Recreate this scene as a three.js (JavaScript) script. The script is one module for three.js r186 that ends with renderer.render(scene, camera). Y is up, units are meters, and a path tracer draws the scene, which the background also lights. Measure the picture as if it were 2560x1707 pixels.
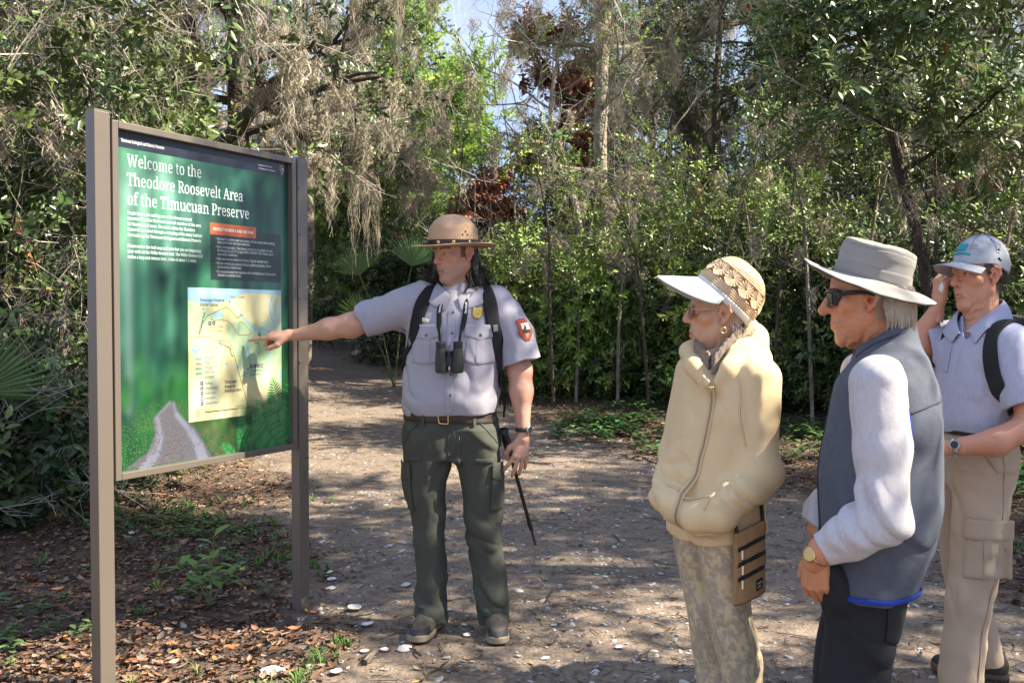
import * as THREE from 'three';
import { mergeGeometries } from 'three/addons/utils/BufferGeometryUtils.js';

// ------------------------------------------------------------------ camera, sky, sun, exposure
const scene = new THREE.Scene();
const camera = new THREE.PerspectiveCamera(39.15, 1024 / 682, 0.1, 400);
camera.position.set(0, 1.43, 0);
camera.rotation.set(-1.53 * Math.PI / 180, 0, 0);
camera.focus = 4.2;
camera.userData.fStop = 9;

const renderer = new THREE.WebGLRenderer({ antialias: true });
renderer.toneMapping = THREE.LinearToneMapping;
renderer.toneMappingExposure = 3.2;
renderer.shadowMap.enabled = true;

const SUN = new THREE.Vector3(1, 1.03, 0.15).normalize();
const sun = new THREE.DirectionalLight(new THREE.Color().setRGB(1.0, 0.90, 0.73), 5);
sun.position.copy(SUN).multiplyScalar(60).add(new THREE.Vector3(0, 0, -8));
sun.target.position.set(0, 0, -8);
sun.castShadow = true;
sun.shadow.mapSize.set(4096, 4096);
sun.shadow.camera.left = sun.shadow.camera.bottom = -30;
sun.shadow.camera.right = sun.shadow.camera.top = 30;
sun.shadow.camera.far = 160;
scene.add(sun, sun.target);

{ // clear late-winter sky: pale towards the horizon, deeper blue overhead, a little thin high cloud
  const W = 512, H = 256, data = new Float32Array(W * H * 4);
  const hash = (x, y) => { const s = Math.sin(x * 127.1 + y * 311.7) * 43758.5453; return s - Math.floor(s); };
  const n2 = (x, y) => { const i = Math.floor(x), j = Math.floor(y), u = x - i, v = y - j, a = u * u * (3 - 2 * u), b = v * v * (3 - 2 * v);
    return (hash(i, j) * (1 - a) + hash(i + 1, j) * a) * (1 - b) + (hash(i, j + 1) * (1 - a) + hash(i + 1, j + 1) * a) * b; };
  for (let r = 0; r < H; r++) {
    const up = ((r + 0.5) / H - 0.5) * Math.PI, y = Math.max(0, Math.sin(up)), t = Math.pow(1 - y, 2.2);
    for (let c = 0; c < W; c++) {
      const az = ((c + 0.5) / W) * 2 * Math.PI, o = (r * W + c) * 4, x = Math.cos(az), z = Math.sin(az);
      const k = 3 / (y + 0.25), cl = Math.max(0, n2(x * k + 9, z * k + 9) * 0.6 + n2(x * k * 2.3, z * k * 2.3 + 40) * 0.4 - 0.45) * 0.6;
      const cr = 0.18 + 0.045 * t, cg = 0.228 + 0.062 * t, cb = 0.345 + 0.07 * t;
      data[o] = cr + (0.62 - cr) * cl; data[o + 1] = cg + (0.63 - cg) * cl; data[o + 2] = cb + (0.65 - cb) * cl; data[o + 3] = 1;
    }
  }
  const sky = new THREE.DataTexture(data, W, H, THREE.RGBAFormat, THREE.FloatType);
  sky.mapping = THREE.EquirectangularReflectionMapping; sky.magFilter = THREE.LinearFilter; sky.needsUpdate = true;
  scene.background = sky; scene.environment = sky;
  scene.backgroundIntensity = 1; scene.environmentIntensity = 1;
}
// ------------------------------------------------------------------ helpers
const V = (x, y, z) => new THREE.Vector3(x, y, z);
function rngOf(seed) { let s = seed | 0; return () => { s = (s + 0x6d2b79f5) | 0; let t = Math.imul(s ^ (s >>> 15), 1 | s); t = (t + Math.imul(t ^ (t >>> 7), 61 | t)) ^ t; return ((t ^ (t >>> 14)) >>> 0) / 4294967296; }; }
const clamp = (x, a = 0, b = 1) => x < a ? a : x > b ? b : x, mix = (a, b, t) => a + (b - a) * t;
const sstep = (a, b, x) => { const t = clamp((x - a) / (b - a)); return t * t * (3 - 2 * t); };
const PERM = new Uint8Array(512); { const r = rngOf(77), p = [...Array(256).keys()]; for (let i = 255; i > 0; i--) { const j = Math.floor(r() * (i + 1)); [p[i], p[j]] = [p[j], p[i]]; } for (let i = 0; i < 512; i++) PERM[i] = p[i & 255]; }
function gr(h, x, y, z) { const u = h < 8 ? x : y, v = h < 4 ? y : h === 12 || h === 14 ? x : z; return ((h & 1) ? -u : u) + ((h & 2) ? -v : v); }
function noise(x, y, z = 0) { // gradient noise, about -0.9 to 0.9
  const fx = Math.floor(x), fy = Math.floor(y), fz = Math.floor(z), X = fx & 255, Y = fy & 255, Z = fz & 255;
  x -= fx; y -= fy; z -= fz;
  const u = x * x * x * (x * (x * 6 - 15) + 10), v = y * y * y * (y * (y * 6 - 15) + 10), w = z * z * z * (z * (z * 6 - 15) + 10), P = PERM;
  const A = P[X] + Y, AA = P[A] + Z, AB = P[A + 1] + Z, B = P[X + 1] + Y, BA = P[B] + Z, BB = P[B + 1] + Z;
  const l = (t, a, b) => a + t * (b - a);
  return l(w, l(v, l(u, gr(P[AA] & 15, x, y, z), gr(P[BA] & 15, x - 1, y, z)), l(u, gr(P[AB] & 15, x, y - 1, z), gr(P[BB] & 15, x - 1, y - 1, z))),
    l(v, l(u, gr(P[AA + 1] & 15, x, y, z - 1), gr(P[BA + 1] & 15, x - 1, y, z - 1)), l(u, gr(P[AB + 1] & 15, x, y - 1, z - 1), gr(P[BB + 1] & 15, x - 1, y - 1, z - 1))));
}
const fbm = (x, y, z = 0) => noise(x, y, z) * 0.55 + noise(x * 2.1 + 5, y * 2.1 + 3, z * 2.1) * 0.28 + noise(x * 4.3 + 1, y * 4.3, z * 4.3 + 7) * 0.15;

const taken = new Map();
const numbered = (n) => { const k = taken.get(n) || 0; taken.set(n, k + 1); return k ? n + '_' + String(k).padStart(3, '0') : n; };
function tag(o, label, category, group, kind) { o.userData = { label, category }; if (group) o.userData.group = group; if (kind) o.userData.kind = kind; return o; }
const shade = (o) => { o.traverse((m) => { if (m.isMesh) { m.castShadow = true; m.receiveShadow = true; } }); return o; };
function thing(name, label, category, pos = [0, 0, 0], group) { const o = new THREE.Group(); o.name = numbered(name); o.position.set(...pos); scene.add(o); return tag(o, label, category, group); }
function part(name, geo, mat, parent) { const m = new THREE.Mesh(geo, mat); m.name = name; m.castShadow = m.receiveShadow = true; parent.add(m); return m; }
function single(name, geo, mat, label, category, group, pos) { const m = new THREE.Mesh(geo, mat); m.name = numbered(name); m.castShadow = m.receiveShadow = true; if (pos) m.position.set(...pos); scene.add(m); return tag(m, label, category, group); }
function structure(name, geo, mat) { const m = new THREE.Mesh(geo, mat); m.name = name; m.castShadow = m.receiveShadow = true; scene.add(m); m.userData = { kind: 'structure' }; return m; }
function copies(name, geo, mat, mats, cols, parent) {
  const m = new THREE.InstancedMesh(geo, mat, mats.length); m.name = name; m.castShadow = m.receiveShadow = true; m.userData = { kind: 'stuff' };
  mats.forEach((x, i) => m.setMatrixAt(i, x)); if (cols) cols.forEach((c, i) => m.setColorAt(i, c)); (parent || scene).add(m); return m;
}
const lin = (r, g, b) => new THREE.Color().setRGB(r, g, b);
const std = (c, rough = 0.8, more = {}) => new THREE.MeshStandardMaterial({ color: Array.isArray(c) ? lin(...c) : c, roughness: rough, side: THREE.DoubleSide, ...more });
const phys = (c, rough = 0.8, more = {}) => new THREE.MeshPhysicalMaterial({ color: Array.isArray(c) ? lin(...c) : c, roughness: rough, side: THREE.DoubleSide, ...more });

function geoOf(pos, idx, nor, col, uv) {
  const g = new THREE.BufferGeometry();
  g.setAttribute('position', new THREE.Float32BufferAttribute(pos, 3));
  if (idx) g.setIndex(idx);
  if (col) g.setAttribute('color', new THREE.Float32BufferAttribute(col, 3));
  if (uv) g.setAttribute('uv', new THREE.Float32BufferAttribute(uv, 2));
  if (nor) g.setAttribute('normal', new THREE.Float32BufferAttribute(nor, 3)); else g.computeVertexNormals();
  return g;
}
const merge = (list) => mergeGeometries(list.map((g) => { const h = g.index ? g.toNonIndexed() : g.clone(); for (const k of Object.keys(h.attributes)) if (!['position', 'normal', 'uv', 'color'].includes(k)) h.deleteAttribute(k); if (!list.every((q) => q.attributes.uv)) h.deleteAttribute('uv'); if (!list.every((q) => q.attributes.color)) h.deleteAttribute('color'); return h; }));
// A tube through points with a radius at each; closed ends.
function tube(pts, radii, sides = 7, twist = 0) {
  const n = pts.length, pos = [], idx = [], uv = []; let N = null, len = 0;
  for (let i = 0; i < n; i++) {
    const T = pts[Math.min(n - 1, i + 1)].clone().sub(pts[Math.max(0, i - 1)]).normalize();
    if (!N) { N = Math.abs(T.y) < 0.9 ? V(0, 1, 0) : V(1, 0, 0); }
    N = N.clone().addScaledVector(T, -N.dot(T)).normalize(); const B = T.clone().cross(N);
    if (i) len += pts[i].distanceTo(pts[i - 1]);
    const r = Array.isArray(radii) ? radii[i] : typeof radii === 'function' ? radii(i / (n - 1)) : radii;
    for (let k = 0; k <= sides; k++) { const a = (k / sides) * Math.PI * 2 + twist * i, c = Math.cos(a) * r, s = Math.sin(a) * r;
      pos.push(pts[i].x + N.x * c + B.x * s, pts[i].y + N.y * c + B.y * s, pts[i].z + N.z * c + B.z * s); uv.push(k / sides * 2 * Math.PI * 0.1, len); }
  }
  const w = sides + 1;
  for (let i = 0; i + 1 < n; i++) for (let k = 0; k < sides; k++) { const a = i * w + k; idx.push(a, a + w, a + 1, a + 1, a + w, a + w + 1); }
  for (const [row, flip] of [[0, 0], [n - 1, 1]]) { const c = pos.length / 3; pos.push(pts[row].x, pts[row].y, pts[row].z); uv.push(0, 0); for (let k = 0; k < sides; k++) { const a = row * w + k; flip ? idx.push(c, a, a + 1) : idx.push(c, a + 1, a); } }
  return geoOf(pos, idx, null, null, uv);
}
const curve = (pts, n) => new THREE.CatmullRomCurve3(pts.map((p) => p.isVector3 ? p : V(...p)), false, 'centripetal').getPoints(n);
// A sheet with thickness from a function (u, v) -> Vector3, both 0..1; the extra side lies along the surface's normal.
function sheet(fn, nu, nv, thick = 0.003, closedU = false) {
  const P = [], pos = [], idx = [], uv = [], W = nu + 1, H = nv + 1;
  for (let j = 0; j < H; j++) for (let i = 0; i < W; i++) P.push(fn(i / nu, j / nv));
  const at = (i, j) => P[j * W + (closedU ? ((i % nu) + nu) % nu : clamp(i, 0, nu))], nrm = [];
  for (let j = 0; j < H; j++) for (let i = 0; i < W; i++) {
    const a = at(i + 1, j).clone().sub(at(i - 1, j)), b = at(i, Math.min(nv, j + 1)).clone().sub(at(i, Math.max(0, j - 1)));
    nrm.push(a.cross(b).normalize());
  }
  for (const s of [0, 1]) for (let q = 0; q < P.length; q++) { const n = nrm[q]; pos.push(P[q].x + n.x * thick * (s - 0.5) , P[q].y + n.y * thick * (s - 0.5), P[q].z + n.z * thick * (s - 0.5)); uv.push((q % W) / nu, Math.floor(q / W) / nv); }
  const M = P.length;
  for (let j = 0; j < nv; j++) for (let i = 0; i < nu; i++) { const a = j * W + i, b = a + 1, c = a + W, d = c + 1; idx.push(a + M, b + M, c + M, b + M, d + M, c + M, a, c, b, b, c, d); }
  const edge = (a, b) => idx.push(a, b, a + M, b, b + M, a + M);
  for (let i = 0; i < nu; i++) { edge(i, i + 1); edge(nv * W + i + 1, nv * W + i); }
  if (!closedU) for (let j = 0; j < nv; j++) { edge((j + 1) * W, j * W); edge(j * W + nu, (j + 1) * W + nu); }
  return geoOf(pos, idx, null, null, uv);
}
function box(w, h, d, x = 0, y = 0, z = 0, bev = 0) {
  let g;
  if (bev) { const s = new THREE.Shape(), a = w / 2 - bev, b = h / 2 - bev; s.moveTo(-a, -b); s.lineTo(a, -b); s.lineTo(a, b); s.lineTo(-a, b); s.closePath(); g = new THREE.ExtrudeGeometry(s, { depth: d - 2 * bev, bevelEnabled: true, bevelSize: bev, bevelThickness: bev, bevelSegments: 2 }); g.translate(0, 0, -d / 2 + bev); }
  else g = new THREE.BoxGeometry(w, h, d);
  return g.translate(x, y, z);
}
const lathe = (prof, n = 40) => new THREE.LatheGeometry(prof.map(([r, y]) => new THREE.Vector2(r, y)), n);

// ------------------------------------------------------------------ signed-distance modelling
const len3 = (x, y, z) => Math.sqrt(x * x + y * y + z * z);
const smin = (a, b, k) => { const h = Math.max(k - Math.abs(a - b), 0) / k; return Math.min(a, b) - h * h * k * 0.25; };
const smax = (a, b, k) => -smin(-a, -b, k);
const cap = (a, b, ra, rb = ra) => { // tapered capsule
  const [ax, ay, az] = a, bx = b[0] - ax, by = b[1] - ay, bz = b[2] - az, l2 = bx * bx + by * by + bz * bz || 1e-9;
  return (x, y, z) => { x -= ax; y -= ay; z -= az; const h = clamp((x * bx + y * by + z * bz) / l2); return len3(x - bx * h, y - by * h, z - bz * h) - (ra + (rb - ra) * h); };
};
const ell = (c, r) => (x, y, z) => { x -= c[0]; y -= c[1]; z -= c[2]; const k0 = len3(x / r[0], y / r[1], z / r[2]), k1 = len3(x / (r[0] * r[0]), y / (r[1] * r[1]), z / (r[2] * r[2])); return k1 < 1e-9 ? -Math.min(...r) : k0 * (k0 - 1) / k1; };
const uni = (k, ...f) => (x, y, z) => { let d = f[0](x, y, z); for (let i = 1; i < f.length; i++) d = smin(d, f[i](x, y, z), k); return d; };
const chain = (pts, rad, k = 0.03) => uni(k, ...pts.slice(1).map((p, i) => cap(pts[i], p, rad[i], rad[i + 1])));
// A body section by section: rows of [y, cx, cz, rx, rz, turn]; turn in radians about y.
function loft(rows, flat = 2.3) {
  const n = rows.length, y0 = rows[0][0], y1 = rows[n - 1][0];
  return (x, y, z) => {
    const yy = clamp(y, y0, y1); let i = 0; while (i < n - 2 && yy > rows[i + 1][0]) i++;
    const a = rows[i], b = rows[i + 1], q = (yy - a[0]) / (b[0] - a[0]), p = rows[Math.max(0, i - 1)], e = rows[Math.min(n - 1, i + 2)];
    const f = (k) => { const m0 = (b[k] - p[k]) * 0.5, m1 = (e[k] - a[k]) * 0.5, q2 = q * q, q3 = q2 * q; return (2 * q3 - 3 * q2 + 1) * a[k] + (q3 - 2 * q2 + q) * m0 + (-2 * q3 + 3 * q2) * b[k] + (q3 - q2) * m1; };
    let dx = x - f(1), dz = z - f(2); const rx = f(3), rz = f(4), t = a.length > 5 ? mix(a[5], b[5], q) : 0;
    if (t) { const c = Math.cos(t), s = Math.sin(t), u = dx * c - dz * s; dz = dx * s + dz * c; dx = u; }
    const k = Math.pow(Math.pow(Math.abs(dx) / rx, flat) + Math.pow(Math.abs(dz) / rz, flat), 1 / flat), l = len3(dx, 0, dz);
    const d = k < 1e-4 ? -Math.min(rx, rz) : l * (1 - 1 / k), oy = Math.abs(y - yy);
    return oy > 0 ? (d > 0 ? Math.sqrt(d * d + oy * oy) : Math.max(d, oy)) : d;
  };
}
// Surface nets: a smooth mesh of f = 0 in a box, cells of size h; color(x, y, z, nx, ny, nz) -> [r, g, b].
function polygonize(f, lo, hi, h, color) {
  const nx = Math.ceil((hi[0] - lo[0]) / h) + 1, ny = Math.ceil((hi[1] - lo[1]) / h) + 1, nz = Math.ceil((hi[2] - lo[2]) / h) + 1, F = new Float32Array(nx * ny * nz), B = 6;
  const [x0, y0, z0] = lo, R = B * h * 0.87 * 1.35 + h;
  for (let bz = 0; bz < nz; bz += B) for (let by = 0; by < ny; by += B) for (let bx = 0; bx < nx; bx += B) {
    const d = f(x0 + (bx + B / 2 - 0.5) * h, y0 + (by + B / 2 - 0.5) * h, z0 + (bz + B / 2 - 0.5) * h), skip = Math.abs(d) > R;
    for (let k = bz; k < Math.min(nz, bz + B); k++) for (let j = by; j < Math.min(ny, by + B); j++) for (let i = bx, o = (k * ny + j) * nx + bx; i < Math.min(nx, bx + B); i++, o++) F[o] = skip ? d : f(x0 + i * h, y0 + j * h, z0 + k * h);
  }
  const pos = [], nor = [], col = [], idx = [], id = new Int32Array(nx * ny * nz).fill(-1), sy = nx, sz = nx * ny, e = h * 0.4;
  const off = [0, 1, sy, sy + 1, sz, sz + 1, sz + sy, sz + sy + 1], E = [[0, 1], [2, 3], [4, 5], [6, 7], [0, 2], [1, 3], [4, 6], [5, 7], [0, 4], [1, 5], [2, 6], [3, 7]];
  for (let k = 0; k < nz - 1; k++) for (let j = 0; j < ny - 1; j++) for (let i = 0; i < nx - 1; i++) {
    const o = (k * ny + j) * nx + i; let m = 0;
    for (let c = 0; c < 8; c++) if (F[o + off[c]] < 0) m |= 1 << c;
    if (m === 0 || m === 255) continue;
    let x = 0, y = 0, z = 0, n = 0;
    for (const [a, b] of E) { if (((m >> a) & 1) === ((m >> b) & 1)) continue; const fa = F[o + off[a]], t = fa / (fa - F[o + off[b]]);
      x += (a & 1) + (((b & 1) - (a & 1)) * t); y += ((a >> 1) & 1) + ((((b >> 1) & 1) - ((a >> 1) & 1)) * t); z += (a >> 2) + (((b >> 2) - (a >> 2)) * t); n++; }
    x = x0 + (i + x / n) * h; y = y0 + (j + y / n) * h; z = z0 + (k + z / n) * h;
    let gx = f(x + e, y, z) - f(x - e, y, z), gy = f(x, y + e, z) - f(x, y - e, z), gz = f(x, y, z + e) - f(x, y, z - e); const gl = len3(gx, gy, gz) || 1;
    gx /= gl; gy /= gl; gz /= gl;
    id[o] = pos.length / 3; pos.push(x, y, z); nor.push(gx, gy, gz); if (color) col.push(...color(x, y, z, gx, gy, gz));
  }
  const quad = (a, b, c, d, flip) => { if (a < 0 || b < 0 || c < 0 || d < 0) return; flip ? idx.push(a, c, b, b, c, d) : idx.push(a, b, c, b, d, c); };
  for (let k = 1; k < nz - 1; k++) for (let j = 1; j < ny - 1; j++) for (let i = 1; i < nx - 1; i++) {
    const o = (k * ny + j) * nx + i, s = F[o] < 0;
    if (s !== (F[o + 1] < 0)) quad(id[o - sy - sz], id[o - sz], id[o - sy], id[o], !s);
    if (s !== (F[o + sy] < 0)) quad(id[o - 1 - sz], id[o - sz], id[o - 1], id[o], s);
    if (s !== (F[o + sz] < 0)) quad(id[o - 1 - sy], id[o - sy], id[o - 1], id[o], !s);
  }
  const uv = []; for (let q = 0; q < pos.length; q += 3) uv.push(pos[q] + pos[q + 2] * 0.83, pos[q + 1]);
  return geoOf(pos, idx, nor, color ? col : null, uv);
}
// The point of the surface f = off that lies next to p (a few steps along the gradient), and the normal there.
function snap(f, p, off = 0) {
  const e = 0.002; let { x, y, z } = p, gx, gy, gz;
  for (let i = 0; i < 6; i++) {
    gx = f(x + e, y, z) - f(x - e, y, z); gy = f(x, y + e, z) - f(x, y - e, z); gz = f(x, y, z + e) - f(x, y, z - e); const l = len3(gx, gy, gz) || 1; gx /= l; gy /= l; gz /= l;
    const d = (f(x, y, z) - off) * 0.9; x -= gx * d; y -= gy * d; z -= gz * d;
  }
  return { p: V(x, y, z), n: V(gx, gy, gz) };
}
// March from o along direction d until the surface f = off.
function hit(f, o, d, off = 0, most = 2) { let t = 0; for (let i = 0; i < 80; i++) { const v = f(o.x + d.x * t, o.y + d.y * t, o.z + d.z * t) - off; if (v < 0.0004) break; t += v * 0.8; if (t > most) return null; } return V(o.x + d.x * t, o.y + d.y * t, o.z + d.z * t); }
// A flat piece (pocket, badge, label) laid on a surface: outline(u, v in 0..1) -> [right, up] in metres about `centre`, projected along -facing.
function patch(f, centre, right, up, outline, nu, nv, lift = 0.002, thick = 0.003) {
  const face = right.clone().cross(up).normalize();
  return sheet((u, v) => { const [a, b] = outline(u, v), o = centre.clone().addScaledVector(right, a).addScaledVector(up, b).addScaledVector(face, 0.3); const q = hit(f, o, face.clone().negate(), lift + thick / 2, 0.8); return q || o.addScaledVector(face, -0.3); }, nu, nv, thick);
}
// A strap along points laid on a surface.
function strap(f, pts, width, thick = 0.004, lift = 0.002, n = 40, push = null) {
  const c = curve(pts, n).map((p) => snap(f, p, lift + thick / 2));
  for (let k = 0; k < 3; k++) { const q = c.map((a) => ({ p: a.p.clone(), n: a.n.clone() })); for (let i = 1; i < n; i++) { c[i].p.addVectors(q[i - 1].p, q[i + 1].p).multiplyScalar(0.25).addScaledVector(q[i].p, 0.5); c[i].n.addVectors(q[i - 1].n, q[i + 1].n).addScaledVector(q[i].n, 2).normalize(); } }
  if (push) c.forEach((q, i) => q.p.addScaledVector(q.n, push(i / n)));
  return sheet((u, v) => { const i = Math.round(v * n), q = c[i], t = c[Math.min(n, i + 1)].p.clone().sub(c[Math.max(0, i - 1)].p).normalize(), s = t.clone().cross(q.n).normalize(), w = typeof width === 'function' ? width(v) : width; return q.p.clone().addScaledVector(s, (u - 0.5) * w).addScaledVector(q.n, -((u - 0.5) ** 2) * w * 0.25); }, 5, n, thick);
}
const move = (g, m) => { g.applyMatrix4(m); return g; };
const M4 = (px, py, pz, rx = 0, ry = 0, rz = 0, s = 1) => new THREE.Matrix4().compose(V(px, py, pz), new THREE.Quaternion().setFromEuler(new THREE.Euler(rx, ry, rz, 'YXZ')), V(s, s, s));
const canvasTex = (w, h, draw) => { const c = document.createElement('canvas'); c.width = w; c.height = h; const g = c.getContext('2d'); draw(g, w, h); const t = new THREE.CanvasTexture(c); t.colorSpace = THREE.SRGBColorSpace; t.anisotropy = 4; return t; };
function dataTex(n, fn, srgb = false) { const d = new Uint8Array(n * n * 4); for (let y = 0; y < n; y++) for (let x = 0; x < n; x++) { const c = fn(x / n, y / n), o = (y * n + x) * 4; d[o] = clamp(c[0], 0, 1) * 255; d[o + 1] = clamp(c[1], 0, 1) * 255; d[o + 2] = clamp(c[2], 0, 1) * 255; d[o + 3] = 255; }
  const t = new THREE.DataTexture(d, n, n); t.wrapS = t.wrapT = THREE.RepeatWrapping; t.magFilter = THREE.LinearFilter; t.minFilter = THREE.LinearFilter; if (srgb) t.colorSpace = THREE.SRGBColorSpace; t.needsUpdate = true; return t; }
// noise that repeats every 1 in u and v
const tileNoise = (u, v, k, s = 0) => { // value noise on k cells a side
  const x = u * k, y = v * k, i = Math.floor(x), j = Math.floor(y), a = x - i, b = y - j, f = a * a * (3 - 2 * a), g = b * b * (3 - 2 * b), h = (p, q) => PERM[(PERM[(PERM[((p % k) + k) % k & 255] + ((q % k) + k) % k) & 255] + s * 7 + (((p % k) + k) % k >> 8) * 3) & 255] / 127.5 - 1;
  return mix(mix(h(i, j), h(i + 1, j), f), mix(h(i, j + 1), h(i + 1, j + 1), f), g);
};
// ------------------------------------------------------------------ ground and trail
function groundY(x, z) {
  const d = -z; let y = 0.03 * Math.max(0, d - 6) * sstep(5, 9, d);
  y += 0.035 * fbm(x * 0.35 + 3, z * 0.35) * sstep(1.2, 6, Math.hypot(x, z + 4));
  y += 0.14 * sstep(-2.2, -4.5, x) * sstep(3, 6, d) + 0.25 * sstep(3, 9, x) * sstep(8, 13, d);
  return y;
}
function onTrail(x, z) { // 1 on the bare sandy trail, 0 in the leaf litter beside it
  const d = -z, w = noise(x * 1.1, z * 1.1, 5) * 0.45 + noise(x * 3, z * 3, 9) * 0.2;
  const left = d < 5 ? -0.75 - 0.12 * (d - 3) : -0.99 - 0.36 * (d - 5), right = d < 6 ? 3 - 0.07 * d : d < 10 ? 2.6 - 0.425 * (d - 6) : 0.9 - 0.38 * (d - 10);
  return sstep(-0.3, 0.35, x - left + w) * sstep(-0.5, 0.5, right - x + w);
}
{
  const N = 340, pos = [], idx = [], col = [], uv = [];
  const warp = (t) => Math.sign(t) * (Math.abs(t) * 9 + Math.pow(Math.abs(t), 5) * 140);
  for (let j = 0; j <= N; j++) for (let i = 0; i <= N; i++) {
    const x = warp(i / N * 2 - 1), z = warp(j / N * 2 - 1) - 5, t = onTrail(x, z), near = Math.hypot(x, z + 4) < 9;
    let y = groundY(x, z); if (near) y += 0.006 * fbm(x * 7, z * 7, 2) + 0.003 * noise(x * 23, z * 23);
    pos.push(x, y, z); uv.push(x / 1.7, z / 1.7);
    const n = 0.5 + 0.5 * fbm(x * 1.3 + 8, z * 1.3), m = 0.5 + 0.5 * noise(x * 5, z * 5, 4), s = t * (0.62 + 0.5 * n) + 0.12 * m;
    const k = clamp(s), a = [0.105, 0.070, 0.048], b = [0.245, 0.192, 0.148];
    col.push(mix(a[0], b[0], k), mix(a[1], b[1], k), mix(a[2], b[2], k));
  }
  const W = N + 1; for (let j = 0; j < N; j++) for (let i = 0; i < N; i++) { const a = j * W + i; idx.push(a, a + W, a + 1, a + 1, a + W, a + W + 1); }
  const grain = dataTex(512, (u, v) => { const q = 0.84 + 0.14 * tileNoise(u, v, 60) + 0.2 * tileNoise(u, v, 170, 3) + 0.12 * tileNoise(u, v, 12, 6), w = tileNoise(u, v, 90, 11) > 0.62 ? 0.22 : 0; const dk = tileNoise(u, v, 120, 17) > 0.55 ? -0.25 : 0; return [q + w + dk, q * 0.985 + w + dk, q * 0.97 + w * 1.05 + dk]; });
  structure('ground', geoOf(pos, idx, null, col, uv), std([1, 1, 1], 0.95, { vertexColors: true, map: grain, bumpMap: grain, bumpScale: 0.006 }));
}
// ------------------------------------------------------------------ foliage pieces
function leafGeo(list) { // list of [base, direction, up, length, width, droop, shade]
  const pos = [], idx = [], col = [];
  for (const [b, d, u, L, W, droop, sh] of list) {
    const s = d.clone().cross(u).normalize(), n = s.clone().cross(d).normalize(), o = pos.length / 3;
    const P = (t, w, lift) => { const p = b.clone().addScaledVector(d, t * L).addScaledVector(s, w * W).addScaledVector(n, lift * W - droop * t * t * L); pos.push(p.x, p.y, p.z); col.push(sh, sh, sh); };
    P(0, 0, 0); P(0.42, -0.5, 0.16); P(0.42, 0.5, 0.16); P(0.48, 0, 0); P(1, 0, 0); P(0.78, -0.32, 0.1); P(0.78, 0.32, 0.1);
    idx.push(o, o + 1, o + 3, o, o + 3, o + 2, o + 1, o + 5, o + 3, o + 3, o + 5, o + 4, o + 3, o + 4, o + 6, o + 3, o + 6, o + 2);
  }
  const g = geoOf(pos, idx, null, col); return g;
}
function sprig(seed, { n = 11, len = 0.34, leaf = 0.085, wide = 0.4, droop = 0.15, spread = 1, whorl = false, twig = 0.0035 }) {
  const r = rngOf(seed), leaves = [], ax = curve([[0, 0, 0], [len * 0.1 * (r() - 0.5), len * 0.5, len * 0.12], [0, len, len * 0.3]], 6);
  for (let i = 0; i < n; i++) {
    const t = whorl ? 0.75 + 0.25 * r() : 0.12 + 0.88 * (i + r() * 0.6) / n, k = Math.min(5, Math.floor(t * 6)), p = ax[k].clone().lerp(ax[k + 1], clamp(t * 6 - k)), a = i * 2.4 + r() * 0.9;
    const out = V(Math.cos(a), 0, Math.sin(a)), d = out.multiplyScalar(0.9 * spread).add(V(0, 0.35 + 0.5 * t + r() * 0.3, 0.15)).normalize(), L = leaf * (0.65 + 0.6 * r());
    const u = V(r() - 0.5, 1.2, r() - 0.5).addScaledVector(d, -0.3).normalize();
    leaves.push([p, d, u, L, L * wide, droop, 0.75 + 0.5 * r()]);
  }
  const g = leafGeo(leaves), tw = tube(ax, (t) => twig * (1 - 0.6 * t), 3); const c = []; for (let i = 0; i < tw.attributes.position.count; i++) c.push(0.75, 0.62, 0.5); tw.setAttribute('color', new THREE.Float32BufferAttribute(c, 3)); tw.deleteAttribute('uv');
  return merge([g, tw]);
}
const leafMat = (rough = 0.9, through = 0.32, coat = 0.5) => phys([1, 1, 1], rough, { vertexColors: true, transmission: through, thickness: 0, clearcoat: coat, clearcoatRoughness: 0.22 });
const M_LEAF = std([1, 1, 1], 0.34, { vertexColors: true }), M_DULL = std([1, 1, 1], 0.7, { vertexColors: true }), M_SOFT = leafMat(0.95, 0.45, 0.12), M_DRY = M_DULL;
const M_MOSS = std([0.40, 0.355, 0.27], 1), M_TWIG = std([0.40, 0.36, 0.30], 0.95);
const barkTex = dataTex(256, (u, v) => { const a = tileNoise(u, v * 0.5, 26) * 0.5 + tileNoise(u, v, 60, 4) * 0.3, q = 0.72 + a * 0.7; return [q, q * 0.97, q * 0.93]; });
const bark = (c) => std(c, 0.95, { map: barkTex, bumpMap: barkTex, bumpScale: 0.03 });
const M_BARK = bark([0.16, 0.125, 0.095]), M_BARK_PALE = bark([0.42, 0.37, 0.30]), M_BARK_GREY = bark([0.24, 0.205, 0.17]), M_BARK_DARK = bark([0.085, 0.066, 0.052]);
const SPRIGS = {
  bay: [1, 2, 3].map((s) => sprig(s, { n: 12, leaf: 0.085 })),
  small: [4, 5].map((s) => sprig(s, { n: 16, leaf: 0.045, wide: 0.5, len: 0.3 })),
  broad: [6, 7].map((s) => sprig(s, { n: 10, leaf: 0.105, wide: 0.42, len: 0.36, droop: 0.25 })),
  lime: [8, 9].map((s) => sprig(s, { n: 18, leaf: 0.12, wide: 0.5, len: 0.6, droop: 0.2 })),
  oak: [10, 11].map((s) => sprig(s, { n: 20, leaf: 0.10, wide: 0.45, len: 0.6, droop: 0.1 })),
  dead: [12, 13].map((s) => sprig(s, { n: 14, leaf: 0.14, wide: 0.42, len: 0.45, droop: 0.5, spread: 0.5 })),
};
for (const g of SPRIGS.dead) g.rotateX(Math.PI * 0.82);
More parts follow.
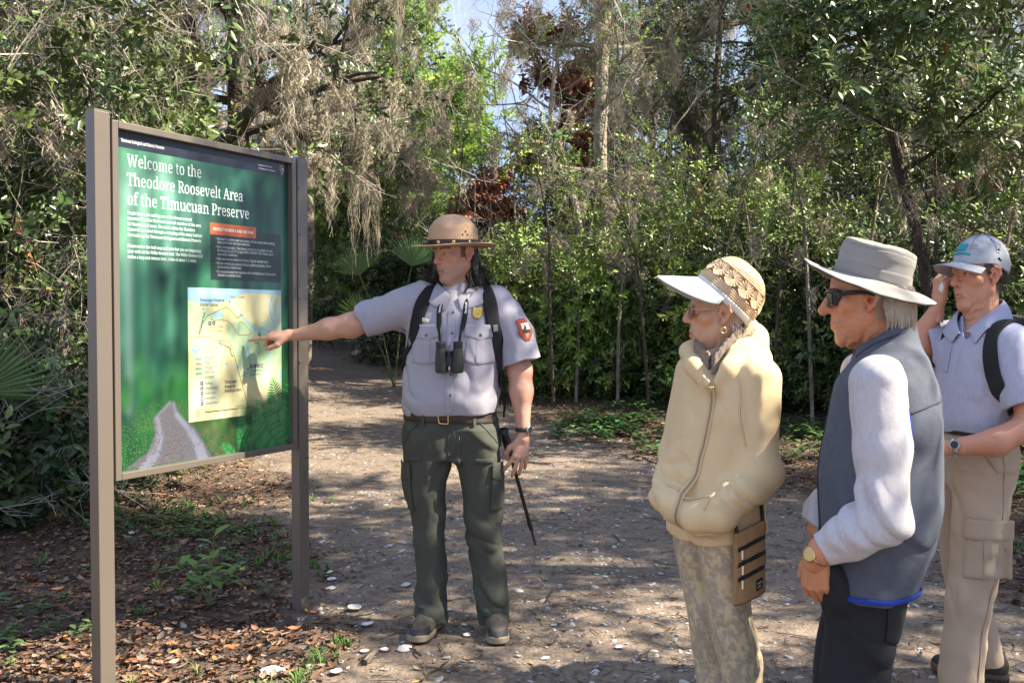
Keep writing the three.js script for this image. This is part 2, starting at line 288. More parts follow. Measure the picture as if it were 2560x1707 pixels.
const mossGeo = [1, 2, 3].map((seed) => { // a hanging beard of grey strands, 1 m long, from the origin down
  const r = rngOf(seed * 31), list = [];
  for (let i = 0; i < 46; i++) {
    const a = r() * 6.28, q = 0.075 * Math.sqrt(r()), x = Math.cos(a) * q, z = Math.sin(a) * q, y0 = -0.35 * r() * r(), L = (0.25 + 0.75 * r()) * (1 - q * 4), w = 0.0018 + 0.0032 * r(), n = 7, pos = [], idx = [], t = r() * 6.28, ph = r() * 9;
    for (let k = 0; k <= n; k++) { const s = k / n, wx = x * (1 - 0.4 * s) + (0.012 + 0.03 * r()) * Math.sin(ph + s * 11), wz = z * (1 - 0.4 * s) + (0.012 + 0.03 * r()) * Math.cos(ph * 1.7 + s * 10), ww = w * (1 - 0.75 * s); pos.push(wx - Math.cos(t + s * 3) * ww, y0 - s * L, wz - Math.sin(t + s * 3) * ww, wx + Math.cos(t + s * 3) * ww, y0 - s * L, wz + Math.sin(t + s * 3) * ww); }
    for (let k = 0; k < n; k++) { const o = k * 2; idx.push(o, o + 1, o + 2, o + 1, o + 3, o + 2); }
    list.push(geoOf(pos, idx));
  }
  return merge(list);
});
const twigGeo = [1, 2].map((seed) => { const r = rngOf(seed * 77), list = []; // a bare forked twig, 1 m long
  const fork = (p, d, L, w, k) => { const q = [p]; let c = p.clone(), e = d.clone(); for (let i = 0; i < 4; i++) { e.add(V(r() - 0.5, r() - 0.5, r() - 0.5).multiplyScalar(0.45)).normalize(); c = c.clone().addScaledVector(e, L / 4); q.push(c); } list.push(tube(q, (t) => w * (1 - 0.6 * t), 3)); if (k) for (let i = 0; i < 3; i++) fork(q[1 + i], e.clone().add(V(r() - 0.5, r() - 0.5, r() - 0.5).multiplyScalar(1.7)).normalize(), L * (0.4 + 0.25 * r()), w * 0.55, k - 1); };
  fork(V(0, 0, 0), V(0, 1, 0), 1, 0.0065, 2); const g = merge(list); g.deleteAttribute('uv'); return g; });

const upQ = new THREE.Quaternion();
function place(p, dir, roll, s) { upQ.setFromUnitVectors(V(0, 1, 0), dir); const q = new THREE.Quaternion().setFromAxisAngle(dir, roll).multiply(upQ); return new THREE.Matrix4().compose(p, q, V(s, s, s)); }
const randDir = (r) => { const z = r() * 2 - 1, a = r() * 6.283, s = Math.sqrt(1 - z * z); return V(s * Math.cos(a), z, s * Math.sin(a)); };
const GREENS = { // base colours of leaves
  dark: [[0.030, 0.062, 0.020], [0.045, 0.085, 0.025], [0.06, 0.10, 0.03]],
  mid: [[0.06, 0.10, 0.026], [0.085, 0.135, 0.036], [0.115, 0.155, 0.045]],
  fresh: [[0.16, 0.25, 0.05], [0.22, 0.31, 0.06], [0.11, 0.185, 0.042]],
  lime: [[0.24, 0.38, 0.055], [0.30, 0.43, 0.07], [0.19, 0.32, 0.05]],
  olive: [[0.12, 0.14, 0.055], [0.16, 0.17, 0.07], [0.09, 0.12, 0.045]],
  gold: [[0.42, 0.33, 0.10], [0.36, 0.30, 0.10], [0.30, 0.28, 0.09]],
  brown: [[0.20, 0.075, 0.035], [0.29, 0.12, 0.06], [0.13, 0.05, 0.03]],
};
const AUTUMN = [[0.34, 0.21, 0.06], [0.30, 0.13, 0.06], [0.33, 0.30, 0.08]];
function tint(r, name, odd = 0.015) { const p = r() < odd ? AUTUMN : GREENS[name], c = p[Math.floor(r() * p.length)], k = 0.8 + 0.45 * r(); return lin(c[0] * k, c[1] * k, c[2] * k); }
// Spread sprigs through lumpy volumes: blobs of [x, y, z, rx, ry, rz, count]; denser towards the outside.
function fillCrown(parent, r, blobs, kind, green, mat, scale = 1, name = 'crown', odd = 0.006) {
  const kinds = SPRIGS[kind], M = kinds.map(() => []), C = kinds.map(() => []);
  for (const [x, y, z, rx, ry, rz, n] of blobs) { const tone = 0.65 + 0.8 * r(), warm = 0.85 + 0.35 * r(); for (let i = 0; i < n; i++) {
    const d = randDir(r), q = Math.pow(r(), 0.42), p = V(x + d.x * rx * q, y + d.y * ry * q, z + d.z * rz * q);
    const e = d.clone().multiplyScalar(0.75).add(V(r() - 0.5, 0.15 + (r() - 0.5) * 0.8, r() - 0.5)).normalize(), k = Math.floor(r() * kinds.length);
    M[k].push(place(p, e, r() * 6.28, scale * (0.7 + 0.6 * r()))); const c = tint(r, green, odd); c.r *= tone * warm; c.g *= tone; c.b *= tone; C[k].push(c);
  } }
  kinds.forEach((g, k) => M[k].length && copies(name, g, mat, M[k], C[k], parent));
}
function fillTwigs(parent, r, blobs, per, s, mat = M_TWIG) { const M = [[], []]; for (const [x, y, z, rx, ry, rz, n] of blobs) for (let i = 0; i < n * per; i++) { const d = randDir(r), q = r() * 0.8; M[i & 1].push(place(V(x + d.x * rx * q, y + d.y * ry * q, z + d.z * rz * q), d.multiplyScalar(0.7).add(V(0, 0.3, 0)).normalize(), r() * 6, s * (0.5 + r()))); } M.forEach((m, k) => m.length && copies('twigs', twigGeo[k], mat, m, null, parent)); }
function hangMoss(parent, r, spots, lo = 0.4, hi = 1.4, fat = 1) { const M = [[], [], []]; for (const p of spots) { const s = lo + (hi - lo) * r() * r(), w = fat * (0.6 + r() * 0.9), m = new THREE.Matrix4().compose(p, new THREE.Quaternion().setFromEuler(new THREE.Euler((r() - 0.5) * 0.12, r() * 6.28, (r() - 0.5) * 0.12)), V(w, s, w)); M[Math.floor(r() * 3)].push(m); } M.forEach((m, k) => m.length && copies('spanish_moss', mossGeo[k], M_MOSS, m, null, parent)); }
// Limbs grown from a stem: returns tubes and the points along limbs.
function grow(r, stem, radii, { from = 0.45, limbs = 7, reach = 2.5, rise = 0.5, sub = 3, sides = 8 }) {
  const pts = curve(stem, 16), R = (t) => { const k = t * (radii.length - 1), i = Math.min(radii.length - 2, Math.floor(k)); return mix(radii[i], radii[i + 1], k - i) * (1 + 0.06 * noise(t * 20, 3)); };
  const tubes = [tube(pts, R, sides + 3)], along = [], ends = [];
  const limb = (p, d, L, w, k) => {
    const q = [p.clone()]; let c = p.clone(), e = d.clone();
    for (let i = 0; i < 6; i++) { e.add(V(r() - 0.5, (r() - 0.5) * 0.9 + 0.05, r() - 0.5).multiplyScalar(0.5)).normalize(); c = c.clone().addScaledVector(e, L / 6); q.push(c); if (i > 0) along.push(c.clone()); }
    tubes.push(tube(q, (t) => w * (1 - 0.75 * t) + 0.003, k ? sides - 2 : 4)); ends.push(c.clone());
    if (k) for (let i = 0; i < sub; i++) limb(q[2 + Math.floor(r() * 4)], e.clone().add(randDir(r).multiplyScalar(1.1)).normalize(), L * (0.4 + 0.25 * r()), w * 0.5, k - 1);
  };
  for (let i = 0; i < limbs; i++) { const t = from + (1 - from) * (i + r()) / limbs, k = Math.min(15, Math.floor(t * 16)), p = pts[k], a = i * 2.4 + r(), d = V(Math.cos(a), rise + (r() - 0.4) * 0.6, Math.sin(a)).normalize(); limb(p, d, reach * (0.6 + 0.6 * r()) * (1.15 - 0.4 * t), R(t) * 0.45, 2); }
  return { tubes, along, ends };
}
function tree(name, label, group, pos, seed, o) {
  const r = rngOf(seed), t = thing(name, label, o.category || 'tree', [pos[0], groundY(pos[0], pos[1]) - 0.05, pos[1]], group);
  const g = grow(r, o.stem, o.radii, o); part('trunk', merge(g.tubes), o.bark || M_BARK, t);
  if (o.crown) { const blobs = []; for (const e of [...g.ends, ...g.along.filter(() => r() < (o.thick || 0.25))]) blobs.push([e.x, e.y, e.z, o.blob * (0.7 + 0.6 * r()), o.blob * (0.55 + 0.4 * r()), o.blob * (0.7 + 0.6 * r()), Math.round(o.per * (0.6 + 0.8 * r()))]); fillCrown(t, r, blobs, o.crown, o.green, o.mat || M_LEAF, o.scale || 1); }
  if (o.moss) { const s = []; for (let i = 0; i < o.moss; i++) { const p = g.along[Math.floor(r() * g.along.length)]; s.push(p.clone().add(V((r() - 0.5) * 0.3, -0.02, (r() - 0.5) * 0.3))); } hangMoss(t, r, s, o.mossLo || 0.4, o.mossHi || 1.6, o.mossFat || 1.2); }
  if (o.twigs) { const M = [[], []]; for (let i = 0; i < o.twigs; i++) { const p = g.along[Math.floor(r() * g.along.length)]; M[i & 1].push(place(p, randDir(r).add(V(0, 0.25, 0)).normalize(), r() * 6, (o.twigLen || 1) * (0.5 + 0.8 * r()))); } M.forEach((m, k) => copies('twigs', twigGeo[k], o.twigMat || M_TWIG, m, null, t)); }
  return t;
}
function shrub(name, label, group, pos, seed, { w, h, n, kind = 'bay', green = 'mid', mat = M_LEAF, scale = 1, lumps = 9, twigs = 0.02, odd = 0.012, stems = 5, category = 'shrub', low = 0.15, bark = M_BARK_GREY }) {
  const r = rngOf(seed), t = thing(name, label, category, [pos[0], groundY(pos[0], pos[1]) - 0.03, pos[1]], group), blobs = [], tubes = [];
  for (let i = 0; i < lumps; i++) { const a = r() * 6.28, q = Math.sqrt(r()) * w * 0.44, y = h * (low + (0.95 - low) * (i + r()) / lumps), k = 1 - 0.4 * (y / h), z = w * (0.09 + 0.11 * r()); blobs.push([Math.cos(a) * q * k, y, Math.sin(a) * q * k, z, z * (0.5 + 0.4 * r()) + 0.05, z, Math.round(n / lumps * (0.5 + r()))]); }
  for (let i = 0; i < stems; i++) { const b = blobs[Math.floor(r() * blobs.length)]; tubes.push(tube(curve([[(r() - 0.5) * w * 0.3, 0, (r() - 0.5) * w * 0.3], [b[0] * 0.4 + (r() - 0.5) * 0.2, b[1] * 0.5, b[2] * 0.4], [b[0], b[1], b[2]]], 8), (q) => (0.012 + 0.008 * h) * (1 - 0.7 * q), 5)); }
  tubes.forEach((g) => part('stem', g, bark, t));
  fillCrown(t, r, blobs, kind, green, mat, scale, 'foliage', odd); if (twigs) fillTwigs(t, r, blobs, twigs, 0.55);
  return t;
}
// palmetto: stalks with fans of stiff blades
function frondGeo(r, R, n = 22, open = 2.2) {
  const list = [];
  for (let i = 0; i < n; i++) {
    const a = (i / (n - 1) - 0.5) * open, L = R * (0.78 + 0.22 * Math.cos(a)) * (0.9 + 0.15 * r()), w = R * 0.028, droop = 0.06 + 0.12 * r(), pos = [], idx = [];
    for (let k = 0; k <= 4; k++) { const s = k / 4, x = Math.sin(a) * L * s, y = Math.cos(a) * L * s, z = -droop * L * s * s, ww = w * (s < 0.5 ? 0.25 + 1.5 * s : 2 * (1 - s)) + 0.001; const cx = Math.cos(a), cy = -Math.sin(a); pos.push(x - cx * ww, y - cy * ww, z - ww * 0.5, x, y, z + ww * 0.3, x + cx * ww, y + cy * ww, z - ww * 0.5); }
    for (let k = 0; k < 4; k++) { const o = k * 3; idx.push(o, o + 1, o + 3, o + 1, o + 4, o + 3, o + 1, o + 2, o + 4, o + 2, o + 5, o + 4); }
    list.push(geoOf(pos, idx));
  }
  return merge(list);
}
const M_PALM = std([0.10, 0.19, 0.06], 0.38);
function palmetto(label, pos, seed, fronds, y0 = null) { // fronds: [azimuth, pitch from up, stalk, radius]
  const r = rngOf(seed), t = thing('palmetto', label, 'palmetto', [pos[0], y0 ?? groundY(pos[0], pos[1]) - 0.02, pos[1]]);
  for (const [az, lean, st, R, roll = 0] of fronds) {
    const d = V(Math.sin(az) * Math.sin(lean), Math.cos(lean), Math.cos(az) * Math.sin(lean)), tip = d.clone().multiplyScalar(st);
    part('stalk', tube(curve([[0, 0, 0], [tip.x * 0.45, tip.y * 0.6, tip.z * 0.45], [tip.x, tip.y, tip.z]], 8), (q) => 0.012 - 0.005 * q, 5), std([0.12, 0.17, 0.06], 0.6), t);
    const f = part('frond', frondGeo(r, R), M_PALM, t); f.position.copy(tip); const q = new THREE.Quaternion().setFromUnitVectors(V(0, 1, 0), d.clone().add(V(0, -0.1, 0)).normalize()); f.quaternion.copy(q).multiply(new THREE.Quaternion().setFromAxisAngle(V(0, 1, 0), roll));
  }
  return t;
}
// ------------------------------------------------------------------ the wood round the trail
const X = (px, d) => (px - 1280) / 2400 * d; // metres right of the trail's middle for a bearing at a distance
// far trees that close the view
const farKinds = [
  [-19, -36, 'olive', 7, 'far olive-leaved oak, leftmost behind the moss-hung trunk'], [-13.5, -34, 'gold', 8.5, 'far tree in pale gold leaf behind the moss curtains'], [-9.5, -38, 'gold', 9.5, 'far gold-leaved tree beside the lime-green tree'],
  [-6.8, -40, 'olive', 13, 'tall far olive oak on the left side of the sky gap'], [4.4, -40, 'olive', 9.5, 'far olive oak on the right side of the sky gap'], [9, -38, 'dark', 7.5, 'far dark oak behind the leaning trunk'],
  [13, -37, 'olive', 8, 'far olive oak behind the thick right-hand wood'], [17.5, -34, 'mid', 9, 'far green oak at the right edge of the wood'], [-24, -33, 'olive', 8, 'far olive oak beyond the left edge of the wood'],
];
farKinds.forEach(([x, z, green, h, label], i) => tree('far_tree', label, null, [x, z], 900 + i, { stem: [[0, 0, 0], [0.2, h * 0.35, 0.1], [-0.2, h * 0.7, 0], [0.1, h * 0.95, 0.1]], radii: [0.28, 0.2, 0.12, 0.05], from: 0.28, limbs: 10, reach: 2.9, rise: 0.45, sub: 2, crown: 'oak', green, per: i > 4 ? 5 : 7, blob: 0.85, scale: 1.25, thick: 0.06, mat: M_DULL, twigs: 90, twigLen: 1.3, moss: 40, mossLo: 0.4, mossHi: 1.9, mossFat: 1.6, sides: 6, bark: M_BARK_GREY }));

// big oak hung with moss, left
tree('live_oak', 'large dark twin-stemmed oak thickly hung with grey moss, behind the sign', null, [X(505, 13), -13], 21, { stem: [[0.1, 0, 0], [0, 2.2, 0], [-0.1, 4.2, 0.1], [-0.45, 6.2, 0.1], [-0.7, 9, 0]], radii: [0.36, 0.30, 0.27, 0.2, 0.1], from: 0.35, limbs: 11, reach: 3.6, rise: 0.25, sub: 3, crown: 'bay', green: 'dark', per: 3, blob: 0.4, thick: 0.03, twigs: 120, moss: 260, mossLo: 0.4, mossHi: 1.9, mossFat: 1.5, bark: M_BARK_DARK });
tree('live_oak', 'slimmer dark oak stem beside the twin-stemmed moss-hung oak', null, [X(590, 14), -14], 22, { stem: [[0, 0, 0], [0.05, 2.5, 0], [0.1, 5, 0.1], [0.3, 9, 0]], radii: [0.2, 0.17, 0.14, 0.06], from: 0.5, limbs: 8, reach: 3.2, rise: 0.15, sub: 3, crown: 'bay', green: 'dark', per: 4, blob: 0.4, thick: 0.05, twigs: 90, moss: 230, mossLo: 0.4, mossHi: 2.2, mossFat: 1.5, bark: M_BARK_DARK });
[[760, 18, 23, 12, 'moss-curtained grey tree between the dark oaks and the lime-green tree'], [900, 21, 24, 13, 'tall grey tree with long moss beards left of the lime-green tree'], [650, 22, 25, 13, 'moss-draped grey tree far behind the sign frame']].forEach(([px, d, s, h, label]) =>
  tree('mossy_tree', label, null, [X(px, d), -d], s, { stem: [[0, 0, 0], [0.1, h * 0.3, 0], [-0.1, h * 0.6, 0.1], [0.15, h, 0]], radii: [0.13, 0.11, 0.09, 0.04], from: 0.32, limbs: 9, reach: 2.2, rise: 0.15, sub: 2, crown: 'small', green: 'olive', per: 3, blob: 0.4, thick: 0.04, twigs: 70, moss: 190, mossLo: 0.4, mossHi: 2.2, mossFat: 1.6, bark: M_BARK_PALE }));
tree('lime_tree', 'bright lime-green young-leaved tree in the sun left of the sky gap', null, [X(1040, 25), -25], 31, { stem: [[0, 0, 0], [0.1, 2.5, 0], [-0.1, 5, 0.1], [0.1, 8, 0]], radii: [0.13, 0.1, 0.08, 0.03], from: 0.32, limbs: 12, reach: 2.3, rise: 0.35, sub: 3, crown: 'lime', green: 'lime', per: 9, blob: 0.55, thick: 0.2, mat: M_SOFT, moss: 40, bark: M_BARK_PALE });
tree('young_tree', 'green sunlit small tree below the lime-green tree', null, [X(930, 21), -21], 32, { stem: [[0, 0, 0], [0.1, 1.4, 0], [-0.1, 3, 0.1], [0.1, 4.4, 0]], radii: [0.07, 0.06, 0.04, 0.02], from: 0.25, limbs: 10, reach: 1.5, rise: 0.3, sub: 2, crown: 'lime', green: 'fresh', per: 12, blob: 0.4, scale: 0.75, mat: M_SOFT, bark: M_BARK });
// small bare white tree with dead leaves on its neighbour
tree('bare_tree', 'small bare tree with white forked branches right of the sky gap', null, [X(1440, 16), -16], 41, { stem: [[0.15, 0, 0], [0.1, 2.2, 0], [-0.1, 3.4, 0.05], [-0.42, 4.5, 0], [-0.35, 5.2, 0.1], [-0.1, 6.3, 0]], radii: [0.075, 0.065, 0.055, 0.042, 0.03, 0.012], from: 0.35, limbs: 10, reach: 1.7, rise: 0.55, sub: 3, sides: 6, twigs: 60, twigMat: std([0.55, 0.5, 0.43], 0.95), moss: 60, mossHi: 0.9, bark: bark([0.62, 0.57, 0.5]) });
tree('dead_leaved_tree', 'tree with dark red-brown dead leaves standing against the sky gap', null, [X(1400, 18), -18], 42, { stem: [[0, 0, 0], [-0.1, 2.6, 0], [0.05, 4.6, 0], [-0.15, 6.6, 0]], radii: [0.09, 0.075, 0.05, 0.02], from: 0.5, limbs: 8, reach: 1.0, rise: 0.5, sub: 2, crown: 'dead', green: 'brown', per: 4, blob: 0.3, thick: 0.12, mat: M_DRY, bark: M_BARK_GREY });
tree('dead_leaved_sapling', 'sapling with drooping rust-brown dead leaves above the ranger hat', null, [X(1200, 16), -16], 43, { stem: [[0, 0, 0], [0.05, 1.4, 0], [0, 2.4, 0.05], [0.1, 3.5, 0]], radii: [0.035, 0.03, 0.022, 0.01], from: 0.72, limbs: 6, reach: 0.5, rise: 0.3, sub: 1, crown: 'dead', green: 'brown', per: 7, blob: 0.17, scale: 0.75, thick: 0.15, mat: M_DRY, bark: M_BARK_GREY });
// pale vine-clad trunk and its neighbours
tree('pale_tree', 'tall pale sunlit trunk clad in vines and moss, right of the bare tree', null, [X(1518, 15.5), -15.5], 51, { stem: [[0, 0, 0], [-0.05, 2, 0], [-0.12, 4, 0], [-0.05, 6, 0], [0.1, 9, 0]], radii: [0.13, 0.115, 0.105, 0.1, 0.05], from: 0.4, limbs: 10, reach: 1.8, rise: 0.3, sub: 3, crown: 'small', green: 'fresh', per: 4, blob: 0.35, thick: 0.1, mat: M_SOFT, twigs: 90, moss: 110, mossLo: 0.3, mossHi: 1.4, bark: M_BARK_PALE });
tree('leaning_oak', 'thick leaning oak trunk with moss against blue sky', null, [4.6, -20], 52, { stem: [[0, 0, 0], [-0.3, 2.6, 0], [-0.75, 4.6, 0], [-1.35, 6.0, 0], [-1.2, 7.6, 0], [-0.9, 10, 0.2]], radii: [0.4, 0.31, 0.26, 0.22, 0.17, 0.08], from: 0.5, limbs: 11, reach: 3.2, rise: 0.25, sub: 3, crown: 'bay', green: 'olive', per: 3, blob: 0.45, thick: 0.04, twigs: 80, moss: 220, mossLo: 0.3, mossHi: 1.5, mossFat: 1.2, bark: M_BARK_GREY });
tree('tall_tree', 'straight grey-brown trunk rising behind the two men', null, [X(2232, 15.5), -15.5], 53, { stem: [[0, 0, 0], [0, 2.5, 0], [0.08, 5, 0], [0.12, 11, 0]], radii: [0.24, 0.21, 0.19, 0.1], from: 0.42, limbs: 11, reach: 2.8, rise: 0.35, sub: 3, crown: 'bay', green: 'fresh', per: 6, blob: 0.45, thick: 0.06, mat: M_SOFT, twigs: 90, moss: 90, bark: M_BARK_GREY });
tree('slanting_tree', 'thin dark tree slanting up to the left across the thick wood', null, [4.3, -9.9], 54, { stem: [[0.1, 0, 0], [0, 1.6, 0], [-0.35, 3.0, 0], [-0.6, 4.05, 0], [-1.05, 4.6, 0], [-1.65, 5.3, 0]], radii: [0.075, 0.065, 0.055, 0.045, 0.037, 0.025], from: 0.4, limbs: 11, reach: 1.4, rise: 0.3, sub: 3, crown: 'bay', green: 'mid', per: 6, blob: 0.32, thick: 0.12, twigs: 90, twigLen: 0.7, bark: M_BARK_DARK });
[[1800, 18, 61, 8, 'dark', 'dark-leaved tree between the leaning oak and the slanting tree'], [2020, 20, 62, 9, 'fresh', 'yellow-green tree behind the slanting thin tree'], [2420, 19.5, 63, 10, 'fresh', 'bright yellow-green tree beyond the capped man'], [2590, 17.5, 64, 9, 'fresh', 'leafy green tree at the right edge above the capped man'], [1640, 24, 66, 8, 'dark', 'dark tree low behind the pale vine-clad trunk']].forEach(([px, d, s, h, green, label]) =>
  tree('broadleaf_tree', label, null, [X(px, d), -d], s, { stem: [[0, 0, 0], [0.1, h * 0.3, 0.05], [-0.1, h * 0.6, 0], [0.1, h, 0]], radii: [0.13, 0.1, 0.08, 0.03], from: 0.22, limbs: 13, reach: 2.3, rise: 0.35, sub: 3, crown: 'bay', green, mat: M_SOFT, per: 4, blob: 0.36, thick: 0.06, twigs: 90, moss: px < 2300 ? 150 : 60, mossLo: 0.3, mossHi: 1.2, bark: M_BARK }));
// thin stems on the left
[[25, 7.6, 71, 'thin grey stem at the left edge behind the palmetto'], [52, 9.2, 72, 'slim pale stem left of the sunlit pale stem'], [118, 9.6, 73, 'sunlit pale stem between the palmetto and the sign post']].forEach(([px, d, s, label], i) => tree('slim_tree', label, null, [X(px, d), -d], s, { stem: [[0, 0, 0], [0.05, 1.5, 0], [-0.08, 3.2, 0], [-0.25, 5.5, 0]], radii: [0.06, 0.052, 0.045, 0.02], from: 0.45, limbs: 9, reach: 1.7, rise: 0.3, sub: 3, crown: 'bay', green: 'mid', per: 3, blob: 0.35, thick: 0.05, twigs: 110, moss: 60, mossHi: 0.8, bark: i === 0 ? M_BARK : M_BARK_PALE }));

// shrubs: [bearing px, distance, width, height, sprigs, kind, green, label]
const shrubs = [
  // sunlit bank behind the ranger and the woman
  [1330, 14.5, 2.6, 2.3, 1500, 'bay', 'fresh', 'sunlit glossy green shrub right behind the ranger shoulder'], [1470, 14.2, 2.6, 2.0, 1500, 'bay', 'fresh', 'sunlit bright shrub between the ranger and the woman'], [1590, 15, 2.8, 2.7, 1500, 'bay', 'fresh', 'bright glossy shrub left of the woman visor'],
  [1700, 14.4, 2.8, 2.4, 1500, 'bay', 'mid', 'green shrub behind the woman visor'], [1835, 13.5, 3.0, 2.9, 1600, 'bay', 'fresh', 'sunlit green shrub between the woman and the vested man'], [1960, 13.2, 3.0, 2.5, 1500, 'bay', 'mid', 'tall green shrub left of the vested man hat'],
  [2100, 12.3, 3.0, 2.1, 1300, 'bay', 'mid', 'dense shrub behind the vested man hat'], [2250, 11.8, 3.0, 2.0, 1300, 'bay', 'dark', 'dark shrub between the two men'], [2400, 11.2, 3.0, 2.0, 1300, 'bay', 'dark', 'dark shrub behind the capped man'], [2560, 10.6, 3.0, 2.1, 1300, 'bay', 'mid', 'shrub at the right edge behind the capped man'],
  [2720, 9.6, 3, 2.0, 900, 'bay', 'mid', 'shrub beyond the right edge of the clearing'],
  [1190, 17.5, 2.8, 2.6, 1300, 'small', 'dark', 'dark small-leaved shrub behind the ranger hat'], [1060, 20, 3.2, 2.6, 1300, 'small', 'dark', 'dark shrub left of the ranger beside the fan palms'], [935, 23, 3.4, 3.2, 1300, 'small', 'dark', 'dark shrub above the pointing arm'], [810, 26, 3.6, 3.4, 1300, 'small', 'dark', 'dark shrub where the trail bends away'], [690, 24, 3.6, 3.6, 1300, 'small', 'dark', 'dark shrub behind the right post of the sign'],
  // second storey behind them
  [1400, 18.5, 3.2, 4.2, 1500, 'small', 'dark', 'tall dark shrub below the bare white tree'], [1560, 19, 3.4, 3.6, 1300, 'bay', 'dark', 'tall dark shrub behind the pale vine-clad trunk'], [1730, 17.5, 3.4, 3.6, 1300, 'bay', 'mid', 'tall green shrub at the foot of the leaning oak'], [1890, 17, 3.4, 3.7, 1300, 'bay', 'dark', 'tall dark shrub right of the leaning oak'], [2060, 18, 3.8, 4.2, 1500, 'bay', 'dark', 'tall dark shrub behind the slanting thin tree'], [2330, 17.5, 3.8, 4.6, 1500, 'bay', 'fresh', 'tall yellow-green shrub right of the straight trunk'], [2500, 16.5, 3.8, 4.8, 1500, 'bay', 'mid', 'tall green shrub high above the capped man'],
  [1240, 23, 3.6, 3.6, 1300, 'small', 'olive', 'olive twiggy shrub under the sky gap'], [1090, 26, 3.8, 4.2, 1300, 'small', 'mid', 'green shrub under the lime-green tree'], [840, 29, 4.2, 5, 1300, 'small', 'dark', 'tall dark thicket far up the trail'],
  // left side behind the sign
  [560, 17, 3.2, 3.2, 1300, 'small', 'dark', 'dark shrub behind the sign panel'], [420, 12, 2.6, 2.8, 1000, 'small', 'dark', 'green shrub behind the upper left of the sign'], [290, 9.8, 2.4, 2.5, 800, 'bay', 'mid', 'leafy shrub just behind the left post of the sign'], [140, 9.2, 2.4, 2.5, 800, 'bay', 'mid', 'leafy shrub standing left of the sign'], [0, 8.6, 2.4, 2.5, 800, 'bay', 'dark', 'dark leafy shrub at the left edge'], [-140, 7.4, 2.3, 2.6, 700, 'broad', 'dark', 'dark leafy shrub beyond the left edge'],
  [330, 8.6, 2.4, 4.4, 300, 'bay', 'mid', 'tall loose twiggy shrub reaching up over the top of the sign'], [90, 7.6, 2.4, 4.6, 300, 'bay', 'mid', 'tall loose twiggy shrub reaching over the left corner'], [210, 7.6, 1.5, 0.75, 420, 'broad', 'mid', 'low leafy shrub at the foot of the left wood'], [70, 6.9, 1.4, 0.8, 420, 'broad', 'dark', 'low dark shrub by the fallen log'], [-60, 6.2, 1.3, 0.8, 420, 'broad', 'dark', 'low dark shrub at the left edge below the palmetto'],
];
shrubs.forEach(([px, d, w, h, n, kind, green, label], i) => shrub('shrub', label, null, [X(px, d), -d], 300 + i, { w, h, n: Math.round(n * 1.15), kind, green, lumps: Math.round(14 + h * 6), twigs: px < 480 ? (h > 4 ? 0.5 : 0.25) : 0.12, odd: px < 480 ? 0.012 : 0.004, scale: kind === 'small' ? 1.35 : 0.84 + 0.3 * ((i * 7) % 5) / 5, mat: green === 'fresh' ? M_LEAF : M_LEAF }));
// fan palms
palmetto('fan palm with upright fronds catching sun left of the ranger hat', [X(985, 15.5), -15.5], 5, [[-1.2, 0.3, 1.9, 0.5], [0.9, 0.2, 2.0, 0.55], [-0.4, 0.7, 1.5, 0.45]]);
palmetto('fan palm low between the ranger and the woman', [X(1690, 14), -14], 6, [[0.6, 0.12, 1.75, 0.55], [2.0, 0.5, 1.2, 0.45]]);
palmetto('fan palm beside the ranger hair', [X(1262, 15), -15], 7, [[0.5, 0.3, 1.3, 0.5], [1.7, 0.7, 1.0, 0.4]]);
palmetto('palmetto with long drooping fan at the left edge', [-4.05, -5.9], 8, [[1.5, 0.72, 1.15, 0.55, 0.5], [-1.4, 0.7, 1.2, 0.5]]);

// thin bare stems standing up through the bank of shrubs
[[1150, 13.6, 3.2, 0.1], [1385, 12.9, 3.6, -0.15], [1440, 13.4, 4.4, 0.2], [1545, 13.0, 3.4, 0.05], [1625, 12.6, 3.0, -0.25], [1765, 12.4, 3.8, 0.3], [1880, 12.0, 3.2, -0.1], [1935, 11.6, 4.2, 0.15], [2035, 11.2, 3.6, -0.2], [2150, 10.9, 3.9, 0.1], [2345, 10.4, 4.4, -0.12], [2470, 10.0, 3.8, 0.2], [1290, 15.5, 4.6, -0.1], [1100, 17, 4.4, 0.2]].forEach(([px, d, h, lean], i) => tree('sapling', 'thin bare grey stem standing up out of the bank of shrubs', 'thin stems in the shrubs', [X(px, d), -d], 740 + i, { stem: [[0, 0, 0], [lean * 0.4, h * 0.4, 0.05], [lean * 1.1 + 0.08, h * 0.7, 0], [lean * 2.2, h, 0.1]], radii: [0.026, 0.022, 0.017, 0.006], from: 0.35, limbs: 6, reach: 0.8, rise: 0.7, sub: 2, sides: 5, crown: i % 2 ? 'small' : null, green: 'fresh', per: 3, blob: 0.18, thick: 0.05, twigs: 14, twigLen: 0.6, moss: i % 3 ? 10 : 0, mossHi: 0.6, bark: i % 3 === 1 ? M_BARK : M_BARK_PALE }));
